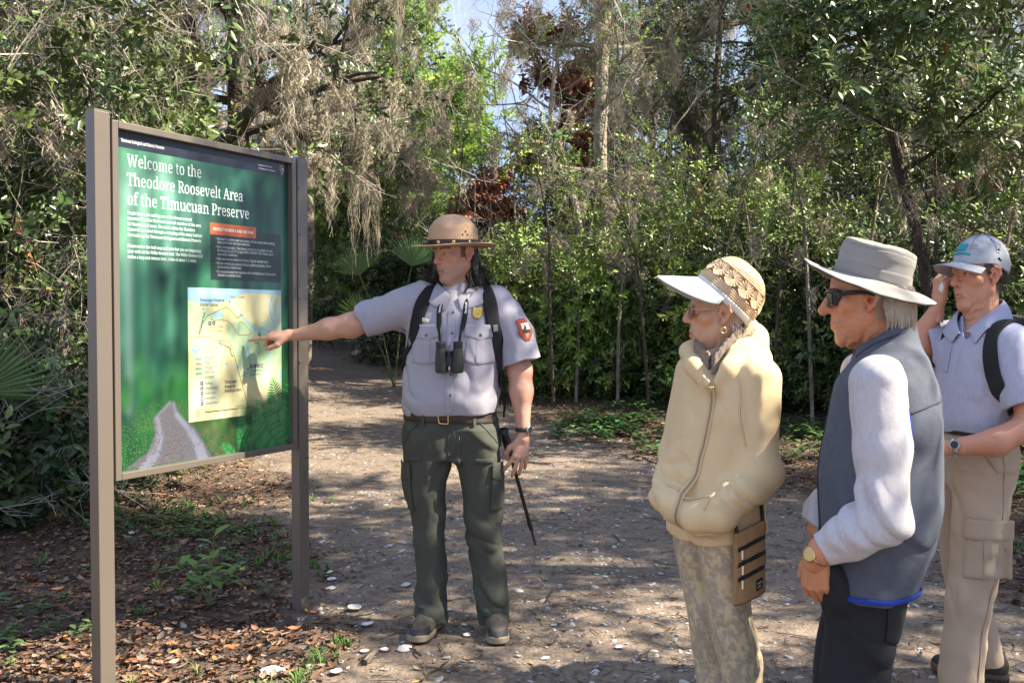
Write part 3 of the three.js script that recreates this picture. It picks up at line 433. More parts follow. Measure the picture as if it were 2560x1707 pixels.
// slender grey trunks all through the wood, their high limbs hung with moss
const slimKinds = [[1, 'olive', M_BARK_PALE], [2, 'fresh', M_BARK_GREY], [3, 'mid', M_BARK]].map(([k, green, b]) => tree('slender_tree', 'slender tall grey trunk with high moss-hung limbs in the wood behind the trail', 'slender trunks behind the trail', [[-3.4, -22], [3.2, -23], [6.2, -21]][k - 1], 700 + k, { stem: [[0, 0, 0], [0.1 * k, 4, 0], [-0.15, 8, 0.1], [0.2, 13, 0]], radii: [0.1, 0.085, 0.07, 0.03], from: 0.3, limbs: 10, reach: 1.9, rise: 0.35, sub: 2, crown: 'bay', green, per: 3, blob: 0.4, thick: 0.05, mat: M_SOFT, twigs: 40, moss: 110, mossLo: 0.4, mossHi: 1.8, mossFat: 1.4, bark: b }));
[[-6.6, -17], [-9.2, -20], [-5.4, -26], [-11.5, -25], [-8.4, -29], [4.6, -27], [7.8, -24], [9.6, -22], [5.2, -17.5], [8.2, -19], [10.8, -19.5], [-13.5, -20], [-7.6, -14.2], [12, -24], [3.9, -31]].forEach(([x, z], i) => { const src = slimKinds[(i * 2 + 1) % 3], c = src.clone(); c.name = numbered('slender_tree'); c.position.set(x, groundY(x, z) - 0.05, z); c.rotation.y = i * 1.7; c.scale.setScalar(0.8 + 0.07 * (i % 6)); scene.add(c); });

// trees right of the clearing, outside the view, whose crowns break the sun into patches
const shadeSpec = { stem: [[0, 0, 0], [0.2, 3, 0], [-0.1, 6, 0.2], [0.3, 9, 0]], radii: [0.26, 0.2, 0.15, 0.05], from: 0.45, limbs: 9, reach: 3.0, rise: 0.35, sub: 3, crown: 'oak', green: 'mid', per: 7, blob: 0.55, thick: 0.06, scale: 1.1, mat: M_DULL, bark: M_BARK_GREY };
const shadeLabel = 'broad-crowned tree standing right of the clearing, out of view', shadeGroup = 'trees right of the clearing';
const shade0 = tree('shade_tree', shadeLabel, shadeGroup, [6.2, -2.0], 801, shadeSpec), shade1 = tree('shade_tree', shadeLabel, shadeGroup, [7.6, -5.0], 802, shadeSpec);
shade0.scale.setScalar(0.645); tree('shade_tree', 'tall tree with a high narrow crown standing right of the clearing, out of view', null, [4.9, -4.75], 803, { ...shadeSpec, stem: [[0, 0, 0], [0.1, 3, 0], [-0.05, 6, 0.1], [0.1, 9.2, 0]], radii: [0.16, 0.13, 0.1, 0.03], from: 0.68, limbs: 8, reach: 1.25, per: 8 }); shade1.scale.setScalar(0.82);
[[shade0, 9.6, -5.6, 1.3, 1.0]].forEach(([src, x, z, turn, s]) => { const c = src.clone(); c.name = numbered('shade_tree'); c.position.set(x, groundY(x, z) - 0.05, z); c.rotation.y = turn; c.scale.setScalar(s); scene.add(c); });
// ------------------------------------------------------------------ trailhead sign
const SIGN = new THREE.Group(); SIGN.name = 'trailhead_sign';
{
  const L = [-1.559, -3.660], R = [-1.042, -4.604]; // post centre lines on the ground
  const dir = V(R[0] - L[0], 0, R[1] - L[1]), span = dir.length(), turn = Math.atan2(-dir.z, dir.x);
  SIGN.position.set(L[0], 0, L[1]); SIGN.rotation.y = turn; scene.add(SIGN);
  tag(SIGN, 'tall green trailhead sign with map in a brown metal frame', 'sign');
  const brown = phys([0.165, 0.14, 0.115], 0.36, { metalness: 0.25, clearcoat: 0.3, clearcoatRoughness: 0.35 });
  const dust = dataTex(128, (u, v) => { const q = 0.9 + 0.1 * tileNoise(u, v, 8) + 0.08 * tileNoise(u, v, 40, 3); return [q, q, q]; }); brown.roughnessMap = dust;
  const pw = 0.070, pd = 0.052; // post section
  const top = 1.435 + 0.752;
  for (const [x, h] of [[-0.022, top + 0.012], [span + 0.022, top - 0.01]]) { const p = part('post', box(pw, h + 0.3, pd, 0, h / 2 - 0.15, 0, 0.004), brown, SIGN); p.position.set(x, 0, 0.008);
    part('cap', box(pw - 0.004, 0.006, pd - 0.004, 0, h + 0.0025, 0, 0.002), brown, p); }
  const x0 = 0.022, x1 = span - 0.022, yb = 0.795, yt = top - 0.012, fw = 0.028, zf = 0.010, fd = 0.048;
  const rail = (w, h, x, y) => part('frame_rail', box(w, h, fd, x, y, zf, 0.003), brown, SIGN);
  rail(fw, yt - yb, x0 + fw / 2, (yt + yb) / 2); rail(fw, yt - yb, x1 - fw / 2, (yt + yb) / 2); rail(x1 - x0 - 2 * fw - 0.002, fw, (x0 + x1) / 2, yt - fw / 2); rail(x1 - x0 - 2 * fw - 0.002, fw, (x0 + x1) / 2, yb + fw / 2);
  part('back_panel', box(x1 - x0 - 0.012, yt - yb - 0.012, 0.012, (x0 + x1) / 2, (yb + yt) / 2, -0.004), std([0.12, 0.1, 0.085], 0.6), SIGN);
  for (const y of [0.3, 0.52, 0.74, 0.9]) part('screw', new THREE.CylinderGeometry(0.005, 0.005, 0.003, 8).rotateX(Math.PI / 2).translate(span + 0.022 - 0.028, yb + (yt - yb) * y, 0.0385), brown, SIGN);
  // the printed panel, drawn in its own layout: 1000 wide, H high
  const gw = x1 - x0 - 2 * fw, gh = yt - yb - 2 * fw, W = 1024, H = Math.round(1024 * gh / gw);
  const art = canvasTex(W, H, (g) => {
    const r = rngOf(99), k = W / 1000, w = 1000, h = H / k; g.scale(k, k);
    const cloudy = (n, x0, y0, x1, y1, rmin, rmax, cols, a) => { for (let i = 0; i < n; i++) { const x = mix(x0, x1, r()), y = mix(y0, y1, r()), q = mix(rmin, rmax, r()), c = cols[Math.floor(r() * cols.length)], gr2 = g.createRadialGradient(x, y, 0, x, y, q); gr2.addColorStop(0, `rgba(${c},${a})`); gr2.addColorStop(1, `rgba(${c},0)`); g.fillStyle = gr2; g.save(); g.translate(x, y); g.scale(1, 1.5); g.translate(-x, -y); g.fillRect(x - q, y - q, 2 * q, 2 * q); g.restore(); } };
    g.fillStyle = '#1a4434'; g.fillRect(0, 0, w, h);
    cloudy(150, 0, 60, w, h * 0.7, 50, 190, ['28,92,62', '18,62,48', '62,128,108', '12,46,38', '40,112,70', '84,150,132', '20,76,64'], 0.42);
    cloudy(26, 0, 60, 480, 560, 40, 130, ['160,215,190', '120,200,150', '190,225,215'], 0.45);
    cloudy(40, 0, h * 0.5, w, h * 0.8, 40, 130, ['12,52,42', '26,84,56', '16,66,52', '38,106,62'], 0.5);
    cloudy(60, 0, h * 0.66, w, h, 40, 120, ['22,80,40', '40,112,46', '16,58,44', '60,128,54'], 0.5);
    g.filter = 'blur(15px)'; // the printed photograph is out of focus towards the back
    for (let i = 0; i < 46; i++) { const x = r() * w, tw = 6 + 26 * r(), y0 = 60 + r() * 300; g.fillStyle = ['rgba(14,44,38,0.5)', 'rgba(150,190,176,0.28)', 'rgba(30,84,60,0.5)', 'rgba(10,36,32,0.55)', 'rgba(86,140,120,0.3)'][i % 5]; g.fillRect(x, y0, tw, h * (0.6 + 0.16 * r()) - y0); }
    // trunks in the printed photograph
    for (const [x, tw, c, y0, y1] of [[58, 46, '120,132,138', 420, h * 0.84], [150, 22, '40,70,62', 560, h * 0.76], [430, 18, '26,46,44', 640, h * 0.75], [300, 12, '30,60,54', 600, h * 0.72], [560, 16, '30,58,54', 560, h * 0.74], [660, 22, '40,74,66', 500, h * 0.76]]) { const q = g.createLinearGradient(x - tw / 2, 0, x + tw / 2, 0); q.addColorStop(0, `rgba(${c},0)`); q.addColorStop(0.35, `rgba(${c},0.75)`); q.addColorStop(0.8, `rgba(${c},0.6)`); q.addColorStop(1, `rgba(${c},0)`); g.fillStyle = q; g.fillRect(x - tw / 2, y0, tw, y1 - y0); }
    g.filter = 'none';
    cloudy(120, 0, h * 0.74, 340, h, 14, 46, ['28,84,40', '18,60,34', '46,98,48'], 0.55); cloudy(60, 420, h * 0.8, 640, h * 0.98, 14, 44, ['78,104,56', '96,116,66', '60,90,44'], 0.5);
    const along = (a, t) => { const k = clamp(t, 0, 0.999) * 4, i = Math.floor(k); return mix(a[i], a[i + 1], k - i); }, tx = (t) => along([262, 178, 186, 150, 10], t), tr = (t) => along([288, 325, 412, 458, 500], t), ty = (t) => mix(h * 0.806, h + 4, t); // the printed trail
    g.filter = 'blur(4px)'; g.fillStyle = '#595a64'; g.beginPath(); g.moveTo(tx(0), ty(0)); for (let t = 0; t <= 1; t += 0.05) g.lineTo(tx(t), ty(t)); for (let t = 1; t >= 0; t -= 0.05) g.lineTo(tr(t), ty(t)); g.closePath(); g.fill(); g.filter = 'none';
    g.filter = 'blur(5px)'; g.strokeStyle = '#727789'; for (const pts of [[[272, 0], [196, 0.22], [214, 0.5], [196, 0.75], [120, 1.05]], [[284, 0], [296, 0.2], [372, 0.5], [418, 0.75], [452, 1.05]]]) for (let i = 0; i < 4; i++) { g.lineWidth = 8 + i * 15; g.beginPath(); g.moveTo(pts[i][0], ty(pts[i][1])); g.lineTo(pts[i + 1][0], ty(pts[i + 1][1])); g.stroke(); } g.filter = 'none';
    for (let i = 0; i < 2600; i++) { const t = Math.pow(r(), 0.7), s = r(), x = mix(tx(t), tr(t), s); if (Math.abs(s - 0.45) > 0.2 && s > 0.14 && r() > 0.08) continue; g.fillStyle = ['#5f5250', '#504748', '#675c5a', '#454145', '#6d6b76'][Math.floor(r() * 5)]; g.fillRect(x, ty(t), 2 + 6 * t * r(), 1 + 2.4 * t); }
    for (let i = 0; i < 1500; i++) { const t = r(), x = tr(t) + r() * 150 * (0.3 + t), y = ty(t); g.fillStyle = ['#545238', '#445c36', '#6c6250', '#344f2c', '#60503f'][Math.floor(r() * 5)]; g.fillRect(x, y, 2 + 4 * t, 1.5 + 2 * t); }
    for (let i = 0; i < 1400; i++) { const t = r(), x = tx(t) - r() * 230 * (0.35 + t), y = ty(t) - r() * 20; g.fillStyle = ['#1f4e2a', '#37683a', '#173f2c', '#4a7244', '#5f4c42'][Math.floor(r() * 5)]; g.fillRect(x, y, 2 + 4 * t, 2 + 3 * t); }
    // header band
    g.fillStyle = '#2b323f'; g.fillRect(0, 0, w, 66);
    g.fillStyle = '#e8eaee'; g.font = 'bold 18px serif'; g.fillText('Timucuan Ecological and Historic Preserve', 34, 44, 215);
    g.font = 'bold 11px sans-serif'; g.fillText('National Park Service', 800, 34, 90); g.fillText('U.S. Department of the Interior', 800, 50, 112);
    const head = (x, y, s) => { g.save(); g.translate(x, y); g.scale(s, s); const tri = (c, f) => { g.fillStyle = c; g.beginPath(); f(); g.closePath(); g.fill(); }; // arrowhead emblem
      tri('#e9e2d2', () => { g.moveTo(-16, -20); g.quadraticCurveTo(0, -26, 16, -20); g.lineTo(13, 4); g.lineTo(0, 26); g.lineTo(-13, 4); }); tri('#8a4a2c', () => { g.moveTo(-13.5, -18); g.quadraticCurveTo(0, -23, 13.5, -18); g.lineTo(11, 3); g.lineTo(0, 22); g.lineTo(-11, 3); }); tri('#2f6a3a', () => { g.moveTo(-11, 6); g.lineTo(-4, -16); g.lineTo(3, 6); }); tri('#f2f2ee', () => { g.moveTo(-2, -2); g.lineTo(5, -12); g.lineTo(11, -2); }); tri('#2f6a3a', () => { g.moveTo(-10, 4); g.lineTo(10, 4); g.lineTo(0, 20); }); g.restore(); };
    head(958, 35, 0.95);
    // headline and text
    const serif = (t, x, y, size, max, bold) => { g.font = (bold ? 'bold ' : '') + size + 'px serif'; g.fillText(t, x, y, max); };
    g.fillStyle = '#f4f6fa'; serif('Welcome to the', 60, 137, 68, 392); serif('Theodore Roosevelt Area', 60, 213, 68, 640); serif('of the Timucuan Preserve', 60, 289, 68, 678);
    const para = ['People have been making use of the diverse natural', 'resources found in the forests and salt marshes of this area', 'for thousands of years. The trails within the Theodore', 'Roosevelt Area lead through a sampling of the many habitats', 'that make up the Timucuan Ecological and Historic Preserve.', '', 'Please review the trail map and note that you are beginning', 'your walk on the Willie Browne trail. The Willie Browne trail', 'makes a loop and returns here, a hike of about 1.5 miles.'], mx = [335, 385, 352, 392, 390, 0, 384, 394, 360];
    para.forEach((t, i) => t && serif(t, 60, 328 + i * 22, 18.5, mx[i]));
    // warning box
    g.fillStyle = 'rgba(38,48,52,0.78)'; g.fillRect(498, 346, 449, 230); g.fillStyle = '#c8683c'; g.fillRect(498, 324, 282, 52);
    g.fillStyle = '#fbf3ea'; g.font = 'bold 19px sans-serif'; g.fillText('PROTECT YOURSELF AND THE PARK', 514, 357, 250); g.fillStyle = '#e3e7e6'; g.font = '15px sans-serif';
    [['• Use insect repellent, wear sun screen, and be cautious when walking', 312], ['   along bluff trails and near wetlands.', 176], ['• Carry drinking water. Take along a cell phone if available. In case', 300], ['   of emergency, call 911 or park staff at 904-641-7155. Please report', 305], ['   any unsafe conditions.', 112], ['• Pets must be on a leash at all times. Stay on marked trails.', 276], ['• Do not remove any cultural artifacts, plants or animals. All are', 290], ['   protected by Federal Law.', 130], ['• It is recommended that valuables left in vehicles be out of site and/or', 318], ['   locked in a vehicle trunk.', 128]].forEach(([t, m], i) => g.fillText(t, 530, 397 + i * 16.2 + (i > 1 ? 4 : 0) + (i > 4 ? 4 : 0) + (i > 5 ? 4 : 0) + (i > 7 ? 4 : 0), m * 1.2));
    // trail map
    const mapX = 368, mapY = 612, mapW = 579, mapH = 581; g.save(); g.beginPath(); g.rect(mapX, mapY, mapW, mapH); g.clip();
    const poly = (c, pts, line, lw) => { g.beginPath(); pts.forEach(([x, y], i) => { const a = mapX + x * mapW, b = mapY + y * mapH; i ? g.lineTo(a, b) : g.moveTo(a, b); }); if (c) { g.closePath(); g.fillStyle = c; g.fill(); } if (line) { g.strokeStyle = line; g.lineWidth = lw; g.lineJoin = 'round'; g.stroke(); } };
    g.fillStyle = '#e9e2ac'; g.fillRect(mapX, mapY, mapW, mapH);
    poly('#a9d4ea', [[0, 0], [1, 0], [1, 0.04], [0.72, 0.035], [0.55, 0.06], [0.42, 0.09], [0.36, 0.10], [0.2, 0.13], [0, 0.1]]);
    poly('#eae3b2', [[0.46, 0.07], [0.6, 0.03], [0.78, 0.03], [0.88, 0.07], [0.92, 0.14], [0.86, 0.23], [0.76, 0.27], [0.66, 0.24], [0.56, 0.18]]);
    poly('#bfdcb0', [[0, 0.12], [0.2, 0.15], [0.21, 0.2], [0.2, 0.28], [0.1, 0.32], [0, 0.36]]); poly('#bfdcb0', [[0.21, 0.2], [0.36, 0.16], [0.36, 0.27], [0.22, 0.27]]);
    poly('#bfdcb0', [[0.39, 0.26], [0.66, 0.26], [0.8, 0.33], [1, 0.34], [1, 0.64], [0.9, 0.67], [0.84, 0.72], [0.8, 0.8], [0.74, 0.8], [0.71, 0.72], [0.55, 0.7], [0.5, 0.55], [0.39, 0.36]]);
    poly('#cfe4c4', [[0.84, 0.1], [1, 0.1], [1, 0.35], [0.8, 0.34], [0.76, 0.27], [0.88, 0.22]]); poly('#cbdcae', [[0.88, 0.62], [1, 0.6], [1, 0.8], [0.9, 0.76]]);
    for (const p of [[[0.24, 0.205], [0.27, 0.185], [0.34, 0.18], [0.34, 0.21], [0.27, 0.235]], [[0.02, 0.44], [0.08, 0.46], [0.13, 0.43], [0.19, 0.42], [0.16, 0.45], [0.05, 0.5]], [[0.29, 0.45], [0.35, 0.455], [0.34, 0.47]], [[0.33, 0.48], [0.37, 0.49], [0.38, 0.52], [0.35, 0.5]], [[0.49, 0.59], [0.51, 0.6], [0.51, 0.64], [0.49, 0.62]], [[0.02, 0.69], [0.05, 0.7], [0.03, 0.71]], [[0.98, 0.66], [1, 0.64], [1, 0.76], [0.97, 0.72]], [[0.36, 0.58], [0.4, 0.57], [0.38, 0.6]]]) poly('#9fd0ee', p);
    for (const p of [[[0.42, 0.09], [0.5, 0.17], [0.56, 0.22], [0.62, 0.27], [0.7, 0.33]], [[0.9, 0.04], [0.86, 0.13], [0.87, 0.2], [0.92, 0.28]], [[0.94, 0.06], [0.93, 0.15], [0.92, 0.22]], [[0.72, 0.36], [0.75, 0.32], [0.76, 0.3], [0.82, 0.33], [0.9, 0.35], [1, 0.36]], [[0.63, 0.4], [0.61, 0.48], [0.63, 0.56]], [[0.86, 0.5], [0.85, 0.6]]]) poly(null, p, '#9fd0ee', 9);
    poly(null, [[0, 0.37], [0.22, 0.37], [0.28, 0.40], [0.40, 0.41], [0.44, 0.45], [0.52, 0.68], [0.62, 0.95], [0.66, 1.02]], '#6f6c68', 3.2); poly(null, [[0.10, 0.37], [0.14, 0.27], [0.19, 0.21], [0.38, 0.145], [0.42, 0.16], [0.5, 0.23], [0.56, 0.2]], '#6f6c68', 3.2); poly(null, [[0.41, 0.05], [0.42, 0.1], [0.4, 0.145]], '#6f6c68', 2);
    poly(null, [[0.22, 0.23], [0.26, 0.25], [0.32, 0.24], [0.40, 0.25], [0.45, 0.29], [0.48, 0.33], [0.51, 0.36], [0.6, 0.365], [0.65, 0.355]], '#b0604a', 3); poly(null, [[0.51, 0.35], [0.52, 0.26], [0.56, 0.26], [0.66, 0.35]], '#5fb080', 3); poly(null, [[0.63, 0.36], [0.6, 0.44], [0.63, 0.52], [0.63, 0.63], [0.61, 0.66]], '#4fb4b8', 3); poly(null, [[0.53, 0.69], [0.62, 0.66]], '#6f6c68', 2);
    const icon = (x, y, t) => { const a = mapX + x * mapW, b = mapY + y * mapH; g.fillStyle = '#1f2747'; g.fillRect(a, b, 16, 16); g.fillStyle = '#f2f2f6'; if (t === 'P') { g.font = 'bold 14px sans-serif'; g.fillText('P', a + 3.6, b + 13.2); } else if (t === 'w') { g.fillRect(a + 6.4, b + 2, 3.4, 3.4); g.fillRect(a + 6.2, b + 6, 3.6, 5); g.fillRect(a + 5, b + 11, 2.2, 3.4); g.fillRect(a + 8.8, b + 11, 2.2, 3.4); } else if (t === 'f') { g.fillRect(a + 2, b + 5, 12, 2); g.fillRect(a + 4, b + 7, 1.8, 7); g.fillRect(a + 10, b + 7, 1.8, 7); } else { g.fillRect(a + 3, b + 3, 3.5, 10); g.fillRect(a + 9.5, b + 3, 3.5, 10); } };
    const txt = (t, x, y, size, bold, max) => { g.fillStyle = '#25262c'; g.font = (bold ? 'bold ' : '') + size * 1.14 + 'px sans-serif'; g.fillText(t, mapX + x * mapW, mapY + y * mapH, max && max * 1.16); };
    txt('Timucuan Preserve', 0.115, 0.105, 19, true, 125); txt('Visitor Center', 0.115, 0.14, 19, true, 94); txt('Ribault Column', 0.425, 0.075, 16, false, 76); txt('Spanish Pond', 0.205, 0.305, 16, false, 70); txt('Parking Area', 0.205, 0.335, 16, false, 68); txt('Round', 0.68, 0.41, 12, false, 30); txt('Marsh', 0.68, 0.435, 12, false, 30); txt('Theodore Roosevelt', 0.635, 0.66, 15, false, 92); txt('Parking Area', 0.635, 0.69, 15, false, 62); txt('Timucuan', 0.36, 0.735, 19, true, 64); txt('Preserve', 0.36, 0.77, 19, true, 56); txt('Headquarters', 0.36, 0.805, 19, true, 90);
    const slant = (t, x, y, a, max) => { g.save(); g.translate(mapX + x * mapW, mapY + y * mapH); g.rotate(a); g.fillStyle = '#25262c'; g.font = 'bold 17px sans-serif'; g.fillText(t, 0, 0, max * 1.16); g.restore(); }; slant('Fort Caroline Road', 0.115, 0.355, -1.25, 88); slant('Mount Pleasant', 0.30, 0.425, 0.35, 66); slant('Road', 0.41, 0.47, 1.15, 42);
    [['P', 0.2, 0.255], ['w', 0.24, 0.255], ['P', 0.635, 0.6], ['w', 0.675, 0.6], ['f', 0.715, 0.6], ['r', 0.755, 0.6], ['f', 0.73, 0.35]].forEach(([t, x, y]) => icon(x, y, t));
    g.fillStyle = '#25262c'; for (const [x, y] of [[0.15, 0.16], [0.565, 0.655], [0.42, 0.1]]) { g.beginPath(); g.arc(mapX + x * mapW, mapY + y * mapH, 3.4, 0, 7); g.fill(); } g.fillStyle = '#d03a2c'; g.beginPath(); g.arc(mapX + 0.61 * mapW, mapY + 0.635 * mapH, 4, 0, 7); g.fill();
    // legend
    g.fillStyle = 'rgba(214,224,196,0.8)'; g.fillRect(mapX + 0.05 * mapW, mapY + 0.5 * mapH, 0.26 * mapW, 0.4 * mapH);
    ['#4fb4b8', '#c07048', '#49a878', '#3f8a6a', '#cfe4c4'].forEach((c, i) => { const y = mapY + (0.52 + i * 0.037) * mapH; g.fillStyle = '#b6d0a0'; g.fillRect(mapX + 0.07 * mapW, y, 36, 15); g.fillStyle = c; g.fillRect(mapX + 0.07 * mapW, y + 5.5, 36, i > 3 ? 9 : 4); });
    ['Willie Browne Trail', '1.5 miles', 'Spanish Pond Trail', '1 mile', 'Timucuan Trail', '.75 miles', 'Other Trail', 'Salt Marsh'].forEach((t, i) => txt(t, 0.155, [0.53, 0.546, 0.566, 0.582, 0.603, 0.619, 0.644, 0.681][i], 10.5, false, 66)); [['P', 'Parking'], ['w', 'Self-guiding trail'], ['f', 'Picnic area'], ['r', 'Restrooms'], ['f', 'Observation Platform']].forEach(([t, s], i) => { icon(0.115, 0.705 + i * 0.038, t); txt(s, 0.16, 0.727 + i * 0.038, 11, false, 66); });
    g.strokeStyle = '#25262c'; g.lineWidth = 2; g.beginPath(); g.arc(mapX + 0.085 * mapW, mapY + 0.945 * mapH, 10, 0, 7); g.moveTo(mapX + 0.085 * mapW, mapY + 0.957 * mapH); g.lineTo(mapX + 0.085 * mapW, mapY + 0.933 * mapH); g.stroke(); txt('North', 0.062, 0.918, 9, false); g.fillStyle = '#25262c'; g.fillRect(mapX + 0.16 * mapW, mapY + 0.935 * mapH, 0.34 * mapW, 4); g.fillRect(mapX + 0.5 * mapW, mapY + 0.935 * mapH + 1, 0.18 * mapW, 1.6); txt('0', 0.155, 0.928, 9); txt('0.5', 0.33, 0.926, 9); txt('1 Kilometer', 0.47, 0.926, 9); txt('1 Mile', 0.65, 0.956, 9);
    g.restore();
    // fern fronds in the printed photograph, over the map's corner
    const fern = (x, y, a, L, c1, c2) => { g.save(); g.translate(x, y); g.rotate(a); for (let i = 0; i < 26; i++) { const t = i / 26, lw = L * 0.27 * Math.sin(Math.PI * Math.min(0.97, 0.16 + t * 0.84)); for (const s of [-1, 1]) { g.fillStyle = r() < 0.5 ? c1 : c2; g.beginPath(); g.moveTo(0, -t * L); g.quadraticCurveTo(s * lw * 0.5, -t * L - L * 0.045, s * lw, -t * L - L * 0.05); g.quadraticCurveTo(s * lw * 0.5, -t * L + L * 0.012, 0, -t * L + L * 0.014); g.fill(); } } g.restore(); };
    cloudy(40, 690, h - 190, 1000, h, 30, 80, ['8,44,26', '14,66,34', '24,92,44'], 0.6);
    for (const [x, y, a, L] of [[905, h - 20, -0.55, 250], [960, h - 10, -0.25, 330], [985, h - 40, 0.15, 340], [820, h + 5, -0.35, 190], [740, h + 5, -0.7, 150], [690, h + 10, -0.2, 130], [880, h + 10, -1.0, 230], [960, h + 20, -0.85, 280], [1000, h + 10, -0.5, 300], [640, h + 14, -0.9, 110]]) fern(x, y, a, L, '#2d8346', '#449c55');
  });
  const print = phys([0.82, 0.82, 0.82], 0.32, { map: art, clearcoat: 0.25, clearcoatRoughness: 0.2 });
  part('printed_panel', new THREE.PlaneGeometry(gw, gh).translate((x0 + x1) / 2, (yb + yt) / 2, 0.0065), print, SIGN).userData.label = 'green welcome panel with a trail map, fern and headline lettering';
}
// ------------------------------------------------------------------ what lies and grows on the ground
const leafLie = [1, 2, 3, 4].map((s) => { const r = rngOf(s * 11), L = 1, W = 0.36 + 0.12 * r(), cu = 0.12 + 0.25 * r(), tw = (r() - 0.5) * 0.5, pos = [], idx = [], n = 4; // a curled fallen leaf, 1 long
  for (let k = 0; k <= n; k++) { const t = k / n, w = W * Math.sin(Math.PI * (0.06 + 0.9 * t)) * 0.5, y = cu * (t - 0.5) ** 2 * 1.6 + 0.02; for (const q of [-1, 0, 1]) pos.push(q * w, y + Math.abs(q) * (0.07 + 0.06 * r()) + q * tw * (t - 0.5) * 0.4, (t - 0.5) * L); }
  for (let k = 0; k < n; k++) { const o = k * 3; idx.push(o, o + 3, o + 1, o + 1, o + 3, o + 4, o + 1, o + 4, o + 2, o + 2, o + 4, o + 5); } return geoOf(pos, idx); });
const flat = (x, z, turn, tilt, s, lift = 0, r = null) => new THREE.Matrix4().compose(V(x, groundY(x, z) + lift, z), new THREE.Quaternion().setFromEuler(new THREE.Euler(tilt, turn, r ? (r() - 0.5) * 0.8 : 0, 'YXZ')), V(s, s, s));
{
  const r = rngOf(5), M = [[], [], [], []], C = [[], [], [], []];
  const pal = [[0.17, 0.085, 0.05], [0.25, 0.12, 0.065], [0.11, 0.065, 0.045], [0.33, 0.19, 0.11], [0.30, 0.23, 0.17], [0.20, 0.15, 0.115], [0.42, 0.17, 0.05], [0.38, 0.28, 0.08]];
  const wts = [0.26, 0.2, 0.16, 0.13, 0.12, 0.09, 0.025, 0.015];
  for (let i = 0; i < 330000 && M[0].length < 26000; i++) {
    const d = 1.6 + Math.pow(r(), 1.7) * 22, a = (r() - 0.5) * 1.3, x = Math.sin(a) * d * 1.15, z = -Math.cos(a) * d, t = onTrail(x, z), dens = mix(1, 0.055 + 0.10 * sstep(0.1, 0.4, noise(x * 0.8, z * 0.8, 3)) , t);
    if (r() > dens) continue; let q = r(), k = 0; while (k < 7 && q > wts[k]) { q -= wts[k]; k++; } const c = pal[k], b = 0.55 + 0.6 * r(), s = (0.022 + 0.06 * r() * r()) * (t > 0.6 ? 0.62 : 1), g = Math.floor(r() * 4);
    M[g].push(flat(x, z, r() * 6.28, (r() - 0.5) * 0.7, s, 0.004 + (t < 0.5 ? r() * 0.02 : 0), r)); C[g].push(lin(c[0] * b, c[1] * b, c[2] * b));
  }
  const litter = new THREE.Group(); litter.name = 'leaf_litter'; scene.add(litter); tag(litter, 'brown and orange fallen leaves strewn over the ground', 'leaf litter', null, 'stuff');
  leafLie.forEach((g, k) => copies('leaves', g, M_DULL.clone(), M[k], C[k], litter)); litter.children.forEach((m) => { m.material.vertexColors = false; m.material.roughness = 0.8; });
  // shell fragments and pebbles
  const chip = [1, 2, 3].map((s) => { const g = new THREE.IcosahedronGeometry(1, 1), p = g.attributes.position; for (let i = 0; i < p.count; i++) { const k = 1 + 0.45 * noise(p.getX(i) * 1.6 + s * 9, p.getY(i) * 1.6, p.getZ(i) * 1.6); p.setXYZ(i, p.getX(i) * k * 1.25, p.getY(i) * k * 0.38, p.getZ(i) * k * 0.85); } g.computeVertexNormals(); return g; });
  const S = [[], [], []], SC = [[], [], []];
  for (let i = 0; i < 60000 && S[0].length < 2100; i++) {
    const d = 1.8 + Math.pow(r(), 1.6) * 14, a = (r() - 0.5) * 1.2, x = Math.sin(a) * d * 1.1, z = -Math.cos(a) * d, t = onTrail(x, z), cl = sstep(-0.15, 0.5, fbm(x * 0.9 + 4, z * 0.9 + 1)) * (0.35 + 0.65 * sstep(2, -0.6, x));
    if (r() > t * (0.12 + 0.88 * cl) + 0.02) continue; const b = 0.55 + 0.45 * r(), g = Math.floor(r() * 3), big = Math.pow(r(), 5);
    S[g].push(flat(x, z, r() * 6.28, (r() - 0.5) * 0.6, 0.003 + 0.006 * r() + 0.012 * big, 0.002, r)); SC[g].push(lin(0.52 * b, 0.50 * b, 0.48 * b));
  }
  const sh = new THREE.Group(); sh.name = 'shell_fragments'; scene.add(sh); tag(sh, 'small broken white shell bits scattered on the sandy trail', 'shells', null, 'stuff');
  chip.forEach((g, k) => copies('fragments', g, std([1, 1, 1], 0.75), S[k], SC[k], sh));
  // fine twigs and needles
  const TW = []; for (let i = 0; i < 15000; i++) { const d = 1.8 + Math.pow(r(), 1.6) * 13, a = (r() - 0.5) * 1.2, x = Math.sin(a) * d * 1.1, z = -Math.cos(a) * d, s = 0.03 + 0.13 * r() * r(); TW.push(new THREE.Matrix4().compose(V(x, groundY(x, z) + 0.006, z), new THREE.Quaternion().setFromEuler(new THREE.Euler((r() - 0.5) * 0.15, r() * 6.28, 0)), V(s * (0.3 + 0.5 * r()), s * 0.5, s))); }
  const tw = new THREE.Group(); tw.name = 'twig_litter'; scene.add(tw); tag(tw, 'thin dark broken twigs lying over the trail', 'twigs', null, 'stuff');
  copies('twigs', tube([V(0, 0, -0.5), V(0.04, 0.02, -0.1), V(-0.02, 0.03, 0.2), V(0.03, 0, 0.5)], (t) => 0.035 - 0.02 * t, 4), std([0.10, 0.075, 0.058], 0.95), TW, null, tw);
